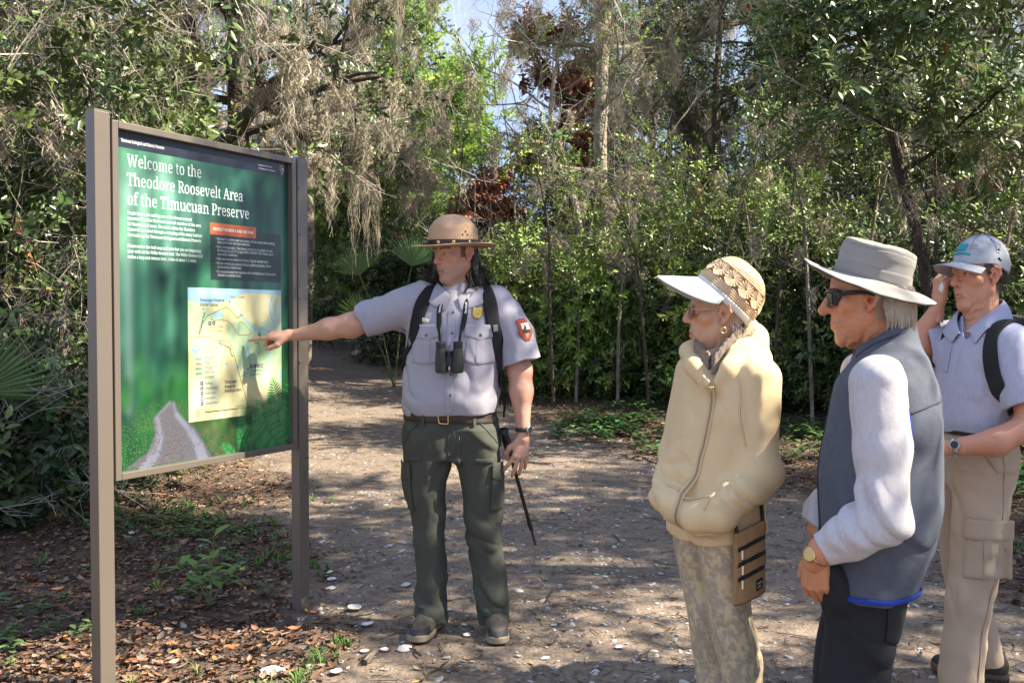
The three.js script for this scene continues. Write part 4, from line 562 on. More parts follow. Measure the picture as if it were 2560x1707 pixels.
  // grass tufts and small seedlings
  const blade = []; for (let i = 0; i < 14; i++) { const a = r() * 6.28, l = 0.5 + 0.5 * r(), o = 0.25 + 0.5 * r(), x = Math.cos(a), z = Math.sin(a), w = 0.035; blade.push(geoOf([x * 0.05 - z * w, 0, z * 0.05 + x * w, x * 0.05 + z * w, 0, z * 0.05 - x * w, x * o * 0.5 - z * w * 0.8, l * 0.65, z * o * 0.5 + x * w * 0.8, x * o * 0.5 + z * w * 0.8, l * 0.65, z * o * 0.5 - x * w * 0.8, x * o, l * 0.85, z * o], [0, 1, 2, 1, 3, 2, 2, 3, 4])); }
  const G = [], GC = []; for (let i = 0; i < 90000 && G.length < 5200; i++) { const d = 2.2 + Math.pow(r(), 1.5) * 16, a = (r() - 0.5) * 1.25, x = Math.sin(a) * d * 1.1, z = -Math.cos(a) * d, t = onTrail(x, z), n = sstep(0.1, 0.45, fbm(x * 0.8 + 20, z * 0.8)), edge = 4 * t * (1 - t); if (r() > n * (0.25 * (1 - t) + 0.6 * edge) + 0.004 * (1 - t)) continue; G.push(flat(x, z, r() * 6, 0, 0.03 + 0.06 * r())); const k = 0.7 + 0.6 * r(); GC.push(lin(0.10 * k, 0.19 * k, 0.035 * k)); }
  const gr_ = new THREE.Group(); gr_.name = 'grass_tufts'; scene.add(gr_); tag(gr_, 'short green grass tufts along the trail edge', 'grass', null, 'stuff'); copies('blades', merge(blade), std([1, 1, 1], 0.7), G, GC, gr_);
  const seedling = leafGeo(Array.from({ length: 7 }, (_, i) => { const a = i * 2.4; return [V(0, 0.3 + 0.1 * i, 0), V(Math.cos(a), 0.35, Math.sin(a)).normalize(), V(0, 1, 0), 0.75 + 0.3 * r(), 0.4, 0.25, 0.8 + 0.4 * r()]; }));
  const D = [], DC = []; for (let i = 0; i < 60000 && D.length < 800; i++) { const d = 3 + Math.pow(r(), 1.3) * 11, a = -r() * 0.62 - 0.05, x = Math.sin(a) * d * 1.1, z = -Math.cos(a) * d, t = onTrail(x, z), n = sstep(-0.05, 0.35, fbm(x * 0.7 + 50, z * 0.7)), far = sstep(5, 7.5, d); if (r() > n * (1 - t) * (0.12 + 0.88 * far)) continue; D.push(flat(x, z, r() * 6, 0, 0.035 + 0.05 * r())); const k = 0.6 + 0.6 * r(); DC.push(lin(0.075 * k, 0.14 * k, 0.035 * k)); }
  for (let i = 0; i < 60000 && D.length < 1900; i++) { const d = 8 + r() * 8, a = 0.02 + r() * 0.56, x = Math.sin(a) * d * 1.1, z = -Math.cos(a) * d, t = onTrail(x, z); if (r() > (1 - t) * sstep(-0.2, 0.3, fbm(x * 0.7 + 70, z * 0.7))) continue; D.push(flat(x, z, r() * 6, 0, 0.07 + 0.09 * r())); const k = 0.6 + 0.7 * r(); DC.push(lin(0.06 * k, 0.14 * k, 0.03 * k)); }
  const sd = new THREE.Group(); sd.name = 'ground_cover'; scene.add(sd); tag(sd, 'low green seedlings spread beneath the shrubs', 'ground cover', null, 'stuff'); copies('seedlings', seedling, std([1, 1, 1], 0.6, { vertexColors: true }), D, DC, sd);
}
// ------------------------------------------------------------------ people: heads, hands, shoes, cloth
function headField(o = {}) { // face towards +z, ears level with the origin, metres
  const { nose = 1, jaw = 1, full = 1, lip = 1, brow = 1, slim = 1, age = 0, wide = 1 } = o;
  const skull = ell([0, 0.042, -0.016], [0.076 * wide, 0.088, 0.098]), face = ell([0, -0.028, 0.026], [0.061 * full * wide, 0.086, 0.062]);
  const soft = [cap([0.05 * jaw, -0.045, 0.0], [0.016, -0.098, 0.058], 0.022 * full, 0.019), cap([-0.05 * jaw, -0.045, 0.0], [-0.016, -0.098, 0.058], 0.022 * full, 0.019), ell([0, -0.1, 0.064], [0.021, 0.019, 0.018]),
    ell([0.045 * wide, -0.014, 0.047], [0.024, 0.02, 0.024]), ell([-0.045 * wide, -0.014, 0.047], [0.024, 0.02, 0.024]), cap([-0.03, 0.031, 0.075], [0.03, 0.031, 0.075], 0.0145 * brow), ell([0, -0.055, 0.062], [0.034, 0.032, 0.028]), ell([0, 0.052, 0.052], [0.052, 0.036, 0.034])];
  const noseF = [cap([0, 0.024, 0.084], [0, -0.016 - 0.006 * nose, 0.098 + 0.009 * nose], 0.0085, 0.0125 * (0.7 + 0.3 * nose)), ell([0.0125, -0.0265, 0.092], [0.0085, 0.0075, 0.011]), ell([-0.0125, -0.0265, 0.092], [0.0085, 0.0075, 0.011])];
  const lips = [chain([[-0.023, -0.0655, 0.079], [-0.007, -0.0595, 0.0905], [0, -0.0608, 0.0905], [0.007, -0.0595, 0.0905], [0.023, -0.0655, 0.079]], [0.003, 0.0055 * lip, 0.005 * lip, 0.0055 * lip, 0.003], 0.006), chain([[-0.021, -0.067, 0.079], [0, -0.072, 0.0885], [0.021, -0.067, 0.079]], [0.003, 0.0068 * lip, 0.003], 0.006)];
  const slit = chain([[-0.024, -0.0665, 0.087], [0, -0.0652, 0.0985], [0.024, -0.0665, 0.087]], [0.0022, 0.0024, 0.0022], 0.004);
  const neck = cap([0, -0.05, -0.018], o.neck || [0, -0.2, -0.05], 0.056 * slim, 0.062 * slim), throat = cap([0, -0.085, 0.03], o.neck ? [o.neck[0], o.neck[1], o.neck[2] + 0.03] : [0, -0.2, -0.01], 0.024, 0.03);
  const ear = (s) => { const rim = chain([[s * 0.074, 0.018, 0.008], [s * 0.083, 0.031, -0.006], [s * 0.089, 0.026, -0.022], [s * 0.088, 0.005, -0.026], [s * 0.081, -0.015, -0.014], [s * 0.076, -0.029, -0.002]], [0.0042, 0.0048, 0.0052, 0.0052, 0.005, 0.0062], 0.006), bowl = ell([s * 0.078, 0.003, -0.010], [0.006, 0.026, 0.015]), trag = ell([s * 0.0755, -0.002, 0.005], [0.005, 0.008, 0.006]), hole = ell([s * 0.083, -0.001, -0.006], [0.009, 0.011, 0.0075]); return (x, y, z) => smax(smin(smin(rim(x, y, z), bowl(x, y, z), 0.008), trag(x, y, z), 0.005), -hole(x, y, z), 0.004); };
  const ears = [ear(1), ear(-1)], sock = [ell([0.031, 0.009, 0.099], [0.019, 0.0125, 0.017]), ell([-0.031, 0.009, 0.099], [0.019, 0.0125, 0.017])], lids = [ell([0.031, 0.0085, 0.0735], [0.0155, 0.0125, 0.0138]), ell([-0.031, 0.0085, 0.0735], [0.0155, 0.0125, 0.0138])];
  const open = [ell([0.0315, 0.0085, 0.091], [0.0135, o.eye || 0.0042, 0.014]), ell([-0.0315, 0.0085, 0.091], [0.0135, o.eye || 0.0042, 0.014])];
  return (x, y, z) => {
    let d = smin(skull(x, y, z), face(x, y, z), 0.03); for (const f of soft) d = smin(d, f(x, y, z), 0.018);
    d = smin(d, neck(x, y, z), 0.03); d = smin(d, throat(x, y, z), 0.03);
    for (const f of sock) d = smax(d, -f(x, y, z), 0.012);
    for (const f of lids) d = smin(d, f(x, y, z), 0.005);
    for (const f of open) d = smax(d, -f(x, y, z), 0.002);
    for (const f of noseF) d = smin(d, f(x, y, z), 0.009);
    for (const f of lips) d = smin(d, f(x, y, z), 0.006);
    d = smax(d, -slit(x, y, z), 0.004);
    if (Math.abs(x) > 0.06) for (const f of ears) d = smin(d, f(x, y, z), 0.005);
    if (age) { const ax = Math.abs(x), fold = Math.abs((ax - 0.02) - (0.018) * ((-0.03 - y) / 0.045)); if (y < -0.024 && y > -0.08 && z > 0.03) d += age * 0.0010 * Math.exp(-fold * fold / 0.00002); if (z < 0.06 && y < -0.05) d += age * 0.0018 * Math.sin(y * 70 + z * 160 + noise(x * 30, y * 30, z * 30) * 3) * sstep(-0.06, -0.11, y); d += age * 0.0004 * noise(x * 120, y * 160, z * 120); }
    return d;
  };
}
const SKIN = { ranger: [0.57, 0.315, 0.215], woman: [0.60, 0.35, 0.215], tan: [0.57, 0.255, 0.13], third: [0.58, 0.29, 0.18] };
function headGeo(o, M, skin) {
  const f = headField(o), red = [skin[0] * 1.02, skin[1] * 0.72, skin[2] * 0.66], dark = o.browColor || [0.05, 0.035, 0.028];
  const col = (x, y, z) => {
    let k = 1 + 0.05 * noise(x * 45, y * 45, z * 45) + 0.07 * noise(x * 170, y * 170, z * 170), c = [skin[0] * k, skin[1] * k, skin[2] * k]; const to = (t, q) => { t = clamp(t); c = c.map((v, i) => mix(v, q[i], t)); };
    const ax = Math.abs(x); to(0.55 * Math.exp(-((ax - 0.04) ** 2 + (y + 0.02) ** 2) / 0.0007) * (z > 0.02 ? 1 : 0), red); to(0.6 * Math.exp(-(x * x + (y + 0.022) ** 2 + (z - 0.105) ** 2) / 0.0004), red); if (ax > 0.07) to(0.5, red);
    if (z > 0.06) { const ly = -0.0655 - 0.0 * ax, m = sstep(0.0115, 0.006, Math.abs(y - ly)) * sstep(0.026, 0.018, ax); to(m * (o.lipTone ?? 0.8), [skin[0] * 0.8, skin[1] * 0.48, skin[2] * 0.48]); }
    if (o.stubble) { const s = sstep(-0.035, -0.055, y) * sstep(-0.03, 0.03, z) * sstep(-0.13, -0.11, y) * (0.75 + 0.5 * noise(x * 200, y * 200, z * 200)); to(s * o.stubble, [0.2, 0.155, 0.14]); }
    const by = 0.0305 + 0.004 * Math.sin(clamp((ax - 0.01) / 0.04) * 2.6); if (z > 0.05 && ax > 0.010 && ax < 0.052) to(sstep(0.0062, 0.0035, Math.abs(y - by)) * (o.browStrong ?? 0.9) * (0.8 + 0.4 * noise(x * 300, y * 90, z)), dark);
    if (o.spots) { const n = noise(x * 38 + 7, y * 38, z * 38); to(sstep(0.34, 0.5, n) * o.spots, [skin[0] * 0.8, skin[1] * 0.62, skin[2] * 0.58]); const n2 = noise(x * 80, y * 80 + 9, z * 80); to(sstep(0.4, 0.55, n2) * o.spots * 0.8, [skin[0] * 0.66, skin[1] * 0.5, skin[2] * 0.46]); to(0.5 * o.spots * sstep(0.1, 0.5, noise(x * 16, y * 16, z * 16 + 3)), red); }
    if (o.hairline) { const h = o.hairline(x, y, z) * (0.85 + 0.3 * noise(x * 240, y * 60, z * 240)); to(h, o.hairColor); }
    return c;
  };
  const n = o.neck || [0, -0.2, -0.05];
  return move(polygonize(f, [-0.1, Math.min(-0.25, n[1] - 0.05), -0.13 + Math.min(0, n[2] + 0.04)], [0.1, 0.14, 0.13], 0.0028, col), M);
}
const EYE = (() => { const g = new THREE.SphereGeometry(0.0122, 24, 18), p = g.attributes.position, c = []; for (let i = 0; i < p.count; i++) { const a = Math.acos(clamp(p.getZ(i) / 0.0122, -1, 1)); c.push(...(a < 0.2 ? [0.005, 0.004, 0.004] : a < 0.56 ? [0.06, 0.032, 0.016] : [0.5, 0.45, 0.42])); } g.setAttribute('color', new THREE.Float32BufferAttribute(c, 3)); return g; })();
const M_EYE = phys([1, 1, 1], 0.3, { vertexColors: true, clearcoat: 1, clearcoatRoughness: 0.03 });
function eyes(parent, M, look = 0, down = 0) { for (const s of [-1, 1]) { const g = EYE.clone(); g.rotateX(down).rotateY(look).translate(s * 0.031, 0.0085, 0.0742).applyMatrix4(M); part('eye', g, M_EYE, parent); } }
// A hand: wrist at the origin, fingers along +y, back of the hand +z, thumb towards side * x. curls: for index to little finger [first, second, third bend, splay].
function handGeo(side, curls, thumb, M, skin, stub = 0.06) {
  const base = [[0.027, 0.088, 0], [0.009, 0.092, 0.001], [-0.0105, 0.087, 0], [-0.028, 0.078, -0.002]], len = [[0.043, 0.026, 0.021], [0.047, 0.029, 0.022], [0.043, 0.027, 0.021], [0.034, 0.021, 0.019]], tips = [], parts = [];
  const palm = uni(0.012, cap([0.012 * side, 0.008, 0], [0.026 * side, 0.08, 0], 0.016, 0.0125), cap([0.004 * side, 0.008, 0], [0.009 * side, 0.085, 0], 0.0165, 0.013), cap([-0.008 * side, 0.008, 0], [-0.01 * side, 0.08, 0], 0.0165, 0.0125), cap([-0.014 * side, 0.012, 0], [-0.026 * side, 0.072, -0.002], 0.0155, 0.0115), cap([0, -stub, 0], [0, 0.005, 0], 0.0265, 0.0245), ell([0.02 * side, 0.04, -0.011], [0.018, 0.03, 0.014]), ell([-0.018 * side, 0.035, -0.008], [0.014, 0.032, 0.012]));
  curls.forEach((c, i) => { let p = [base[i][0] * side, base[i][1], base[i][2]], a = 0; const pts = [p], w = i === 3 ? 0.86 : 1; for (let k = 0; k < 3; k++) { a += c[k]; p = [p[0] + (c[3] || 0) * side * len[i][k] * Math.cos(a), p[1] + len[i][k] * Math.cos(a), p[2] - len[i][k] * Math.sin(a)]; pts.push(p); } parts.push(chain(pts, [0.0102 * w, 0.0092 * w, 0.0083 * w, 0.0068 * w], 0.004)); tips.push(pts); });
  const tp = [[0.02 * side, 0.022, -0.006], ...thumb.map(([x, y, z]) => [x * side, y, z])]; parts.push(chain(tp, [0.0155, 0.0125, 0.0105, 0.0082].slice(0, tp.length), 0.006)); tips.push(tp);
  const f = (x, y, z) => { let d = palm(x, y, z); let e = 1; parts.forEach((g, i) => { const v = g(x, y, z); d = i === 4 ? smin(d, v, 0.012) : smin(d, v, y < 0.1 && y > 0.06 ? 0.006 : 0.0018); }); for (const [bx, by] of base) e = Math.min(e, len3(x - bx * side, y - by, z - 0.011)); return d - 0.0012 * Math.exp(-e * e / 0.00006); };
  const nails = tips.map((t) => t[t.length - 1]);
  const col = (x, y, z, nx, ny, nz) => { const k = 1 + 0.06 * noise(x * 60, y * 60, z * 60); let c = [skin[0] * k, skin[1] * k, skin[2] * k]; let near = 1; for (const q of nails) near = Math.min(near, len3(x - q[0], y - q[1], z - q[2])); for (const t of tips) for (const q of t.slice(1, -1)) { const e = len3(x - q[0], y - q[1], z - q[2]); const w = 0.35 * Math.exp(-e * e / 0.0001); c = [c[0], c[1] * (1 - w * 0.4), c[2] * (1 - w * 0.4)]; } const w = sstep(0.016, 0.009, near) * 0.35; return [c[0], c[1] * (1 - 0.3 * w), c[2] * (1 - 0.3 * w)]; };
  return move(polygonize(f, [-0.09, -0.07, -0.12], [0.09, 0.2, 0.05], 0.0028, col), M);
}
const frame = (p, x, y, z) => new THREE.Matrix4().makeBasis(x, y, z).setPosition(p);
const handFrame = (p, fingers, back) => { const y = fingers.clone().normalize(), x = y.clone().cross(back).normalize(), z = x.clone().cross(y); return frame(p, x, y, z); };
const skinCol = (skin) => (x, y, z) => { const k = 1 + 0.07 * noise(x * 30, y * 30, z * 30) + 0.04 * noise(x * 90, y * 90, z * 90); return [skin[0] * k, skin[1] * k * (0.97 + 0.06 * noise(x * 12, y * 12, z * 12 + 4)), skin[2] * k]; };
const poreT = dataTex(256, (u, v) => { const q = 0.5 + 0.3 * tileNoise(u, v, 128) + 0.25 * tileNoise(u, v, 60, 5); return [q, q, q]; }); poreT.repeat.set(7, 7);
const M_SKIN = phys([1, 1, 1], 0.5, { vertexColors: true, bumpMap: poreT, bumpScale: 0.0007 });
const weave = dataTex(128, (u, v) => { const q = 0.5 + 0.25 * tileNoise(u, v, 64) + 0.18 * tileNoise(u, v, 32, 5) + 0.1 * tileNoise(u, v, 8, 9); return [q, q, q]; });
const cloth = (c, more = {}) => { const t = weave.clone(); t.repeat.set(9, 9); t.needsUpdate = true; return phys(c, 0.88, { bumpMap: t, bumpScale: 0.0004, sheen: 0.3, sheenRoughness: 0.6, ...more }); };
const vcloth = (more = {}) => cloth([1, 1, 1], { vertexColors: true, ...more });
const tone = (c, a = 0.06, s = 18) => (x, y, z) => { const k = 1 + a * fbm(x * s, y * s, z * s); return [c[0] * k, c[1] * k, c[2] * k]; };
const ridge = (n) => Math.exp(-n * n * 26);
// parallel creases across a direction, broken up by a patchy mask
const crease = (x, y, z, dx, dy, dz, f) => { const t = (x * dx + y * dy + z * dz) * f + 1.1 * noise(x * 5 + 3, y * 5, z * 5), q = Math.sin(t * 3.1416), m = sstep(-0.12, 0.32, noise(x * 5 + 9, y * 5 + 2, z * 5)); return Math.abs(q) * m; };
// soft cloth folds; tilt slants the fold lines
const folds = (x, y, z, a = 1, tilt = 0) => a * (0.0075 * noise(x * 9 + y * tilt * 6, y * 4.5 - x * tilt, z * 9) + 0.0095 * crease(x, y, z, 0.75, 0.3 + tilt * 0.5, 0.6, 10.5) + 0.0015 * noise(x * 28, y * 20, z * 28));
const cut = (p, n) => { const l = len3(...n); return (x, y, z) => ((x - p[0]) * n[0] + (y - p[1]) * n[1] + (z - p[2]) * n[2]) / l; }; // positive on the side n points to
// A sleeve or trouser tube that stops at a plane and is hollow near its end.
const tubeCut = (f, pl, t = 0.012) => (x, y, z) => { const d = f(x, y, z), c = pl(x, y, z); if (c < -0.09) return Math.max(d, c); return smax(smax(d, c, 0.003), -(Math.max(d + t, -(c + 0.045))), 0.004); };
function shoe(parent, pos, turn, { len = 0.29, upper = [0.13, 0.105, 0.078], toe = [0.035, 0.038, 0.042], sole = [0.30, 0.24, 0.17], laces = [0.16, 0.1, 0.07] } = {}) {
  const k = len / 0.29, m = M4(pos[0], pos[1], pos[2], 0, turn, 0, k), g = new THREE.Group(); g.name = 'shoe'; g.applyMatrix4(m); parent.add(g);
  const body = uni(0.03, cap([0, 0.052, -0.045], [0, 0.058, 0.06], 0.041, 0.043), cap([0, 0.056, 0.06], [0.004, 0.036, 0.185], 0.045, 0.034), cap([0.012, 0.034, 0.12], [0.016, 0.034, 0.15], 0.034, 0.032), cap([0, 0.06, -0.035], [0, 0.115, -0.03], 0.04, 0.041));
  const f = (x, y, z) => smax(smax(body(x, y, z), 0.022 - y, 0.006), y - 0.125 + 0.2 * Math.max(0, z), 0.006) - 0.0012 * noise(x * 60, y * 60, z * 60);
  part('upper', polygonize(f, [-0.06, 0.01, -0.11], [0.07, 0.14, 0.24], 0.0055, (x, y, z) => { const t = sstep(0.122, 0.132, z + 0.35 * Math.max(0, 0.05 - y)) * sstep(0.07, 0.06, y), q = 1 + 0.12 * noise(x * 40, y * 40, z * 40), b = sstep(0.04, 0.034, y); return upper.map((v, i) => mix(mix(v * q, toe[i], t), toe[i] * 1.2, b)); }), phys([1, 1, 1], 0.75, { vertexColors: true }), g);
  const so = (x, y, z) => { const w = 0.043 + 0.008 * sstep(0.02, 0.12, z) - 0.006 * sstep(0.16, 0.21, z), dz = Math.max(Math.abs(z - 0.065) - 0.115, 0), d = Math.hypot(Math.max(Math.abs(x - 0.006 * sstep(0, 0.15, z)) - w + 0.04, 0), dz) - 0.04; return smax(d, Math.abs(y - 0.017 - 0.012 * sstep(0.15, 0.22, z)) - 0.016, 0.006); };
  part('sole', polygonize(so, [-0.07, -0.006, -0.11], [0.08, 0.06, 0.24], 0.0055, (x, y, z) => { const d = y < 0.014 ? 0.12 : 1; return sole.map((v, i) => mix(toe[i], v, d < 1 ? 0.1 : 0.9)); }), phys([1, 1, 1], 0.8, { vertexColors: true }), g);
  for (let i = 0; i < 4; i++) { const z = 0.045 + i * 0.021, y = 0.106 - i * 0.0055; part('lace', tube(curve([[-0.028, y - 0.012, z + 0.006], [-0.008, y, z - 0.002], [0.01, y, z + 0.004], [0.03, y - 0.012, z - 0.004]], 8), 0.0026, 5), std(laces, 0.9), g); }
  return g;
}
// A ring of belt or band round a shape at a height; half height h/2, slope in y per metre of x.
function band(f, cx, cz, y, h, slope = 0, lift = 0.002, thick = 0.004, a0 = 0, a1 = Math.PI * 2, n = 64, slopeZ = 0) { return sheet((u, v) => { const a = mix(a0, a1, u), d = V(Math.cos(a), 0, Math.sin(a)), o = V(cx + d.x * 0.6, 0, cz + d.z * 0.6); let q = null, yy = y + (v - 0.5) * h; o.y = yy; for (let i = 0; i < 2; i++) { q = hit(f, o, d.clone().negate(), lift + thick / 2, 0.6) || V(cx + d.x * 0.1, o.y, cz + d.z * 0.1); o.y = yy + (q.x - cx) * slope + (q.z - cz) * slopeZ; } return hit(f, o, d.clone().negate(), lift + thick / 2, 0.6) || q; }, n, 3, thick, a1 - a0 > 6.28); }
function watch(parent, p, axis, face, r, strapMat, caseMat, dial) { // band round a wrist, dial outwards
  const y = axis.clone().normalize(), z = face.clone().addScaledVector(y, -face.dot(y)).normalize(), x = y.clone().cross(z), M = frame(p, x, y, z), g = new THREE.Group(); g.name = 'wristwatch'; g.applyMatrix4(M); parent.add(g);
  part('strap', new THREE.TorusGeometry(r, 0.0035, 8, 32).scale(1, 1, 2.6).rotateX(Math.PI / 2), strapMat, g); part('case', lathe([[0, 0], [0.017, 0], [0.0185, 0.002], [0.0185, 0.006], [0.016, 0.0085], [0.0145, 0.0085]], 28).rotateX(Math.PI / 2).translate(0, 0, r - 0.001), caseMat, g); part('dial', new THREE.CircleGeometry(0.0146, 24).translate(0, 0, r + 0.0068), dial, g);
  return g;
}
function strands(list, rad = 0.003, sides = 4) { return merge(list.map(([pts, k = 1]) => tube(curve(pts, 12), (t) => rad * k * (t < 0.15 ? 0.7 + 2 * t : 1) * (1 - 0.75 * t * t), sides))); }

// People stand square to where their outline was measured: the whole group, with what they wear or hold, turns about its own base.
const TURN = { woman: -0.2056, vest: -0.348, third: -0.4467 }, NARROW = { woman: 0.95, vest: 0.95, third: 0.915 };
function stand(o, who) { o.rotation.y = TURN[who]; o.scale.x = NARROW[who]; return o; }
// ------------------------------------------------------------------ the ranger, pointing at the map
const brassM = phys([0.72, 0.52, 0.24], 0.28, { metalness: 1 }), steelM = phys([0.6, 0.6, 0.6], 0.25, { metalness: 1 }), blackM = std([0.012, 0.012, 0.014], 0.55), webM = cloth([0.014, 0.014, 0.016], { sheen: 0.1 });
const blackDial = std([0.015, 0.015, 0.018], 0.2);
{
  const at = [-0.27, 0, -4.32], P = thing('person', 'man in grey park uniform shirt and flat-brimmed hat pointing at the sign', 'person', at), skin = SKIN.ranger;
  const HM = M4(0.014, 1.700, 0.0, 0.07, -0.80, 0.02, 1.03);
  // body under the clothes
  const sh = [[-0.155, 1.50, -0.01], [0.205, 1.50, -0.015]], elR = [-0.45, 1.388, 0.02], wrR = [-0.700, 1.343, 0.012], elL = [0.305, 1.185, 0.0], wrL = [0.320, 0.915, 0.05];
  const torso = loft([[0.85, -0.01, -0.01, 0.15, 0.09], [1.0, -0.01, 0, 0.16, 0.1], [1.2, 0, 0, 0.17, 0.105], [1.42, 0.02, -0.01, 0.17, 0.09], [1.52, 0.03, -0.03, 0.09, 0.06], [1.56, 0.03, -0.035, 0.05, 0.05]]);
  const armR = chain([sh[0], elR, [-0.55, 1.372, 0.02], wrR], [0.06, 0.0525, 0.046, 0.0285], 0.03), armL = chain([sh[1], elL, [0.312, 1.09, 0.02], wrL], [0.06, 0.053, 0.05, 0.029], 0.03);
  const legs = uni(0.03, cap([-0.1, 0.9, 0], [-0.107, 0.5, 0], 0.085, 0.055), cap([-0.107, 0.5, 0], [-0.088, 0.1, -0.01], 0.055, 0.04), cap([0.09, 0.9, 0], [0.142, 0.5, 0], 0.085, 0.055), cap([0.142, 0.5, 0], [0.203, 0.08, -0.01], 0.055, 0.04));
  const bodyF = uni(0.04, torso, armR, armL, legs, cap([0.03, 1.5, -0.03], [0.028, 1.62, -0.02], 0.055));
  const arms = (x, y, z) => bodyF(x, y, z) - 0.0014 * noise(x * 26, y * 26, z * 26);
  const geos = [polygonize(arms, [-0.78, 0.03, -0.16], [0.42, 1.62, 0.16], 0.0115, (x, y, z) => { const c = skinCol(skin)(x, y, z); const f = x < -0.5 || y < 1.16 ? 0.94 : 1; return c.map((v) => v * f); }),
    headGeo({ neck: [-0.02, -0.21, -0.034], jaw: 1.08, full: 1.08, stubble: 0.4, brow: 1.05, eye: 0.0031, browColor: [0.022, 0.016, 0.014], hairColor: [0.02, 0.015, 0.012], hairline: (x, y, z) => Math.abs(x) > 0.058 && z < 0.028 && z > 0.006 && y > -0.012 ? 0.9 : z < -0.03 && y > -0.07 ? 0.9 : 0 }, HM, skin)];
  // right hand: index finger on the map, the others curled
  geos.push(handGeo(-1, [[0.06, 0.10, 0.06, 0.0], [1.15, 1.45, 0.7, 0], [1.3, 1.5, 0.8, 0], [1.3, 1.5, 0.8, 0]], [[0.046, 0.05, -0.028], [0.045, 0.083, -0.042], [0.032, 0.106, -0.047]], handFrame(V(-0.728, 1.344, 0.011), V(-1, -0.02, -0.005), V(0, 0.93, 0.37)), skin));
  // left hand: back to the front, loosely closed on the walking pole
  geos.push(handGeo(1, [[0.35, 0.35, 0.2, 0.55], [0.25, 0.3, 0.2, 0.16], [0.28, 0.3, 0.2, 0.02], [0.35, 0.35, 0.2, -0.04]], [[0.05, 0.052, -0.02], [0.062, 0.08, -0.034], [0.05, 0.1, -0.045]], handFrame(V(0.3185, 0.888, 0.055), V(-0.12, -0.98, 0.12), V(0.12, 0.1, 0.98)), skin));
  part('body', merge(geos), M_SKIN, P); eyes(P, HM, -0.12, 0.1);

  // shirt
  const grey = [0.36, 0.345, 0.40];
  const shirtT = loft([[0.955, -0.012, 0, 0.188, 0.122], [1.0, -0.008, 0.004, 0.207, 0.14], [1.06, -0.005, 0.01, 0.213, 0.147], [1.18, 0, 0.006, 0.206, 0.138], [1.32, 0.012, 0, 0.208, 0.132], [1.42, 0.02, -0.008, 0.205, 0.122], [1.485, 0.025, -0.02, 0.18, 0.104], [1.535, 0.03, -0.03, 0.11, 0.084], [1.57, 0.03, -0.033, 0.074, 0.07]]);
  const armAx = V(-0.295, -0.112, 0.02).normalize(), cuffR = cut([-0.402, 1.406, 0.012], [-0.90, -0.40, 0.02]), cuffL = cut([0.302, 1.222, 0.008], [0.34, -0.93, 0.05]);
  const slR = tubeCut(cap([-0.15, 1.492, -0.01], [-0.43, 1.396, 0.014], 0.09, 0.071), cuffR), slL = tubeCut(chain([[0.19, 1.485, -0.015], [0.275, 1.335, -0.005], [0.312, 1.19, 0.008]], [0.085, 0.088, 0.09], 0.02), cuffL);
  const shirt = (x, y, z) => {
    const t = Math.max(shirtT(x, y, z), 0.992 + 0.03 * x - y); let d = smin(smin(t, slR(x, y, z), 0.05), slL(x, y, z), 0.045);
    const wr = sstep(0.0, 0.1, y - 1.0); let a = folds(x, y, z, 1.25, 0.5) * (0.5 + 0.5 * wr);
    a += 0.008 * crease(x, y, z, 0.35, 0.95, 0.2, 14) * Math.exp(-((x + 0.19) ** 2 + (y - 1.4) ** 2) / 0.02); // pull towards the raised arm
    a += 0.007 * noise(x * 16, y * 5, z * 16) * Math.exp(-((y - 1.03) ** 2) / 0.004); // gathered over the belt
    a += 0.005 * noise(x * 8 + y * 12, y * 16 - x * 8, z * 10) * sstep(0.23, 0.28, x);
    return d - a;
  };
  part('shirt', polygonize(shirt, [-0.46, 0.96, -0.2], [0.44, 1.61, 0.2], 0.0053, (x, y, z) => { const k = 1 + 0.06 * fbm(x * 18, y * 18, z * 18) + 0.03 * noise(x * 170, y * 170, z * 170); return grey.map((v) => v * k); }), vcloth(), P);
  const Zf = V(0, 0, 1), Xr = V(1, 0, 0), Yu = V(0, 1, 0), shirtM = cloth(grey.map((v) => v * 0.99));
  const collar = (fold, edge) => { const a = curve(fold, 16), b = curve(edge, 16); return sheet((u, v) => { const i = Math.round(u * 16), p = a[i].clone().lerp(b[i], v); p.y += 0.002 * Math.sin(v * Math.PI); p.z += 0.002 * Math.sin(v * Math.PI); return p; }, 16, 5, 0.0035); };
  const S = (x, y, z, l = 0.009) => { const q = snap(shirt, V(x, y, z), l).p; return [q.x, q.y, q.z]; };
  part('collar', collar([[0.03, 1.60, -0.105], [-0.045, 1.598, -0.07], [-0.062, 1.578, 0.0], [-0.032, 1.548, 0.052], [0.0, 1.515, 0.085]], [S(0.03, 1.545, -0.14), S(-0.09, 1.53, -0.08), S(-0.105, 1.52, 0.02, 0.004), S(-0.10, 1.497, 0.08, 0.004), S(-0.03, 1.465, 0.13, 0.004)]), shirtM, P);
  part('collar', collar([[0.03, 1.60, -0.105], [0.105, 1.598, -0.07], [0.122, 1.575, 0.0], [0.075, 1.545, 0.052], [0.03, 1.512, 0.085]], [S(0.03, 1.545, -0.14), S(0.15, 1.53, -0.08), S(0.158, 1.52, 0.02, 0.004), S(0.15, 1.495, 0.08, 0.004), S(0.05, 1.465, 0.13, 0.004)]), shirtM, P);
  part('undershirt', polygonize((x, y, z) => Math.max(loft([[1.40, 0.025, -0.01, 0.1, 0.115], [1.49, 0.025, -0.012, 0.075, 0.097], [1.545, 0.025, -0.02, 0.068, 0.078]])(x, y, z), y - 1.542 + 0.25 * (0.05 - z)), [-0.09, 1.42, -0.1], [0.14, 1.58, 0.13], 0.006), std([0.55, 0.51, 0.51], 0.9), P);
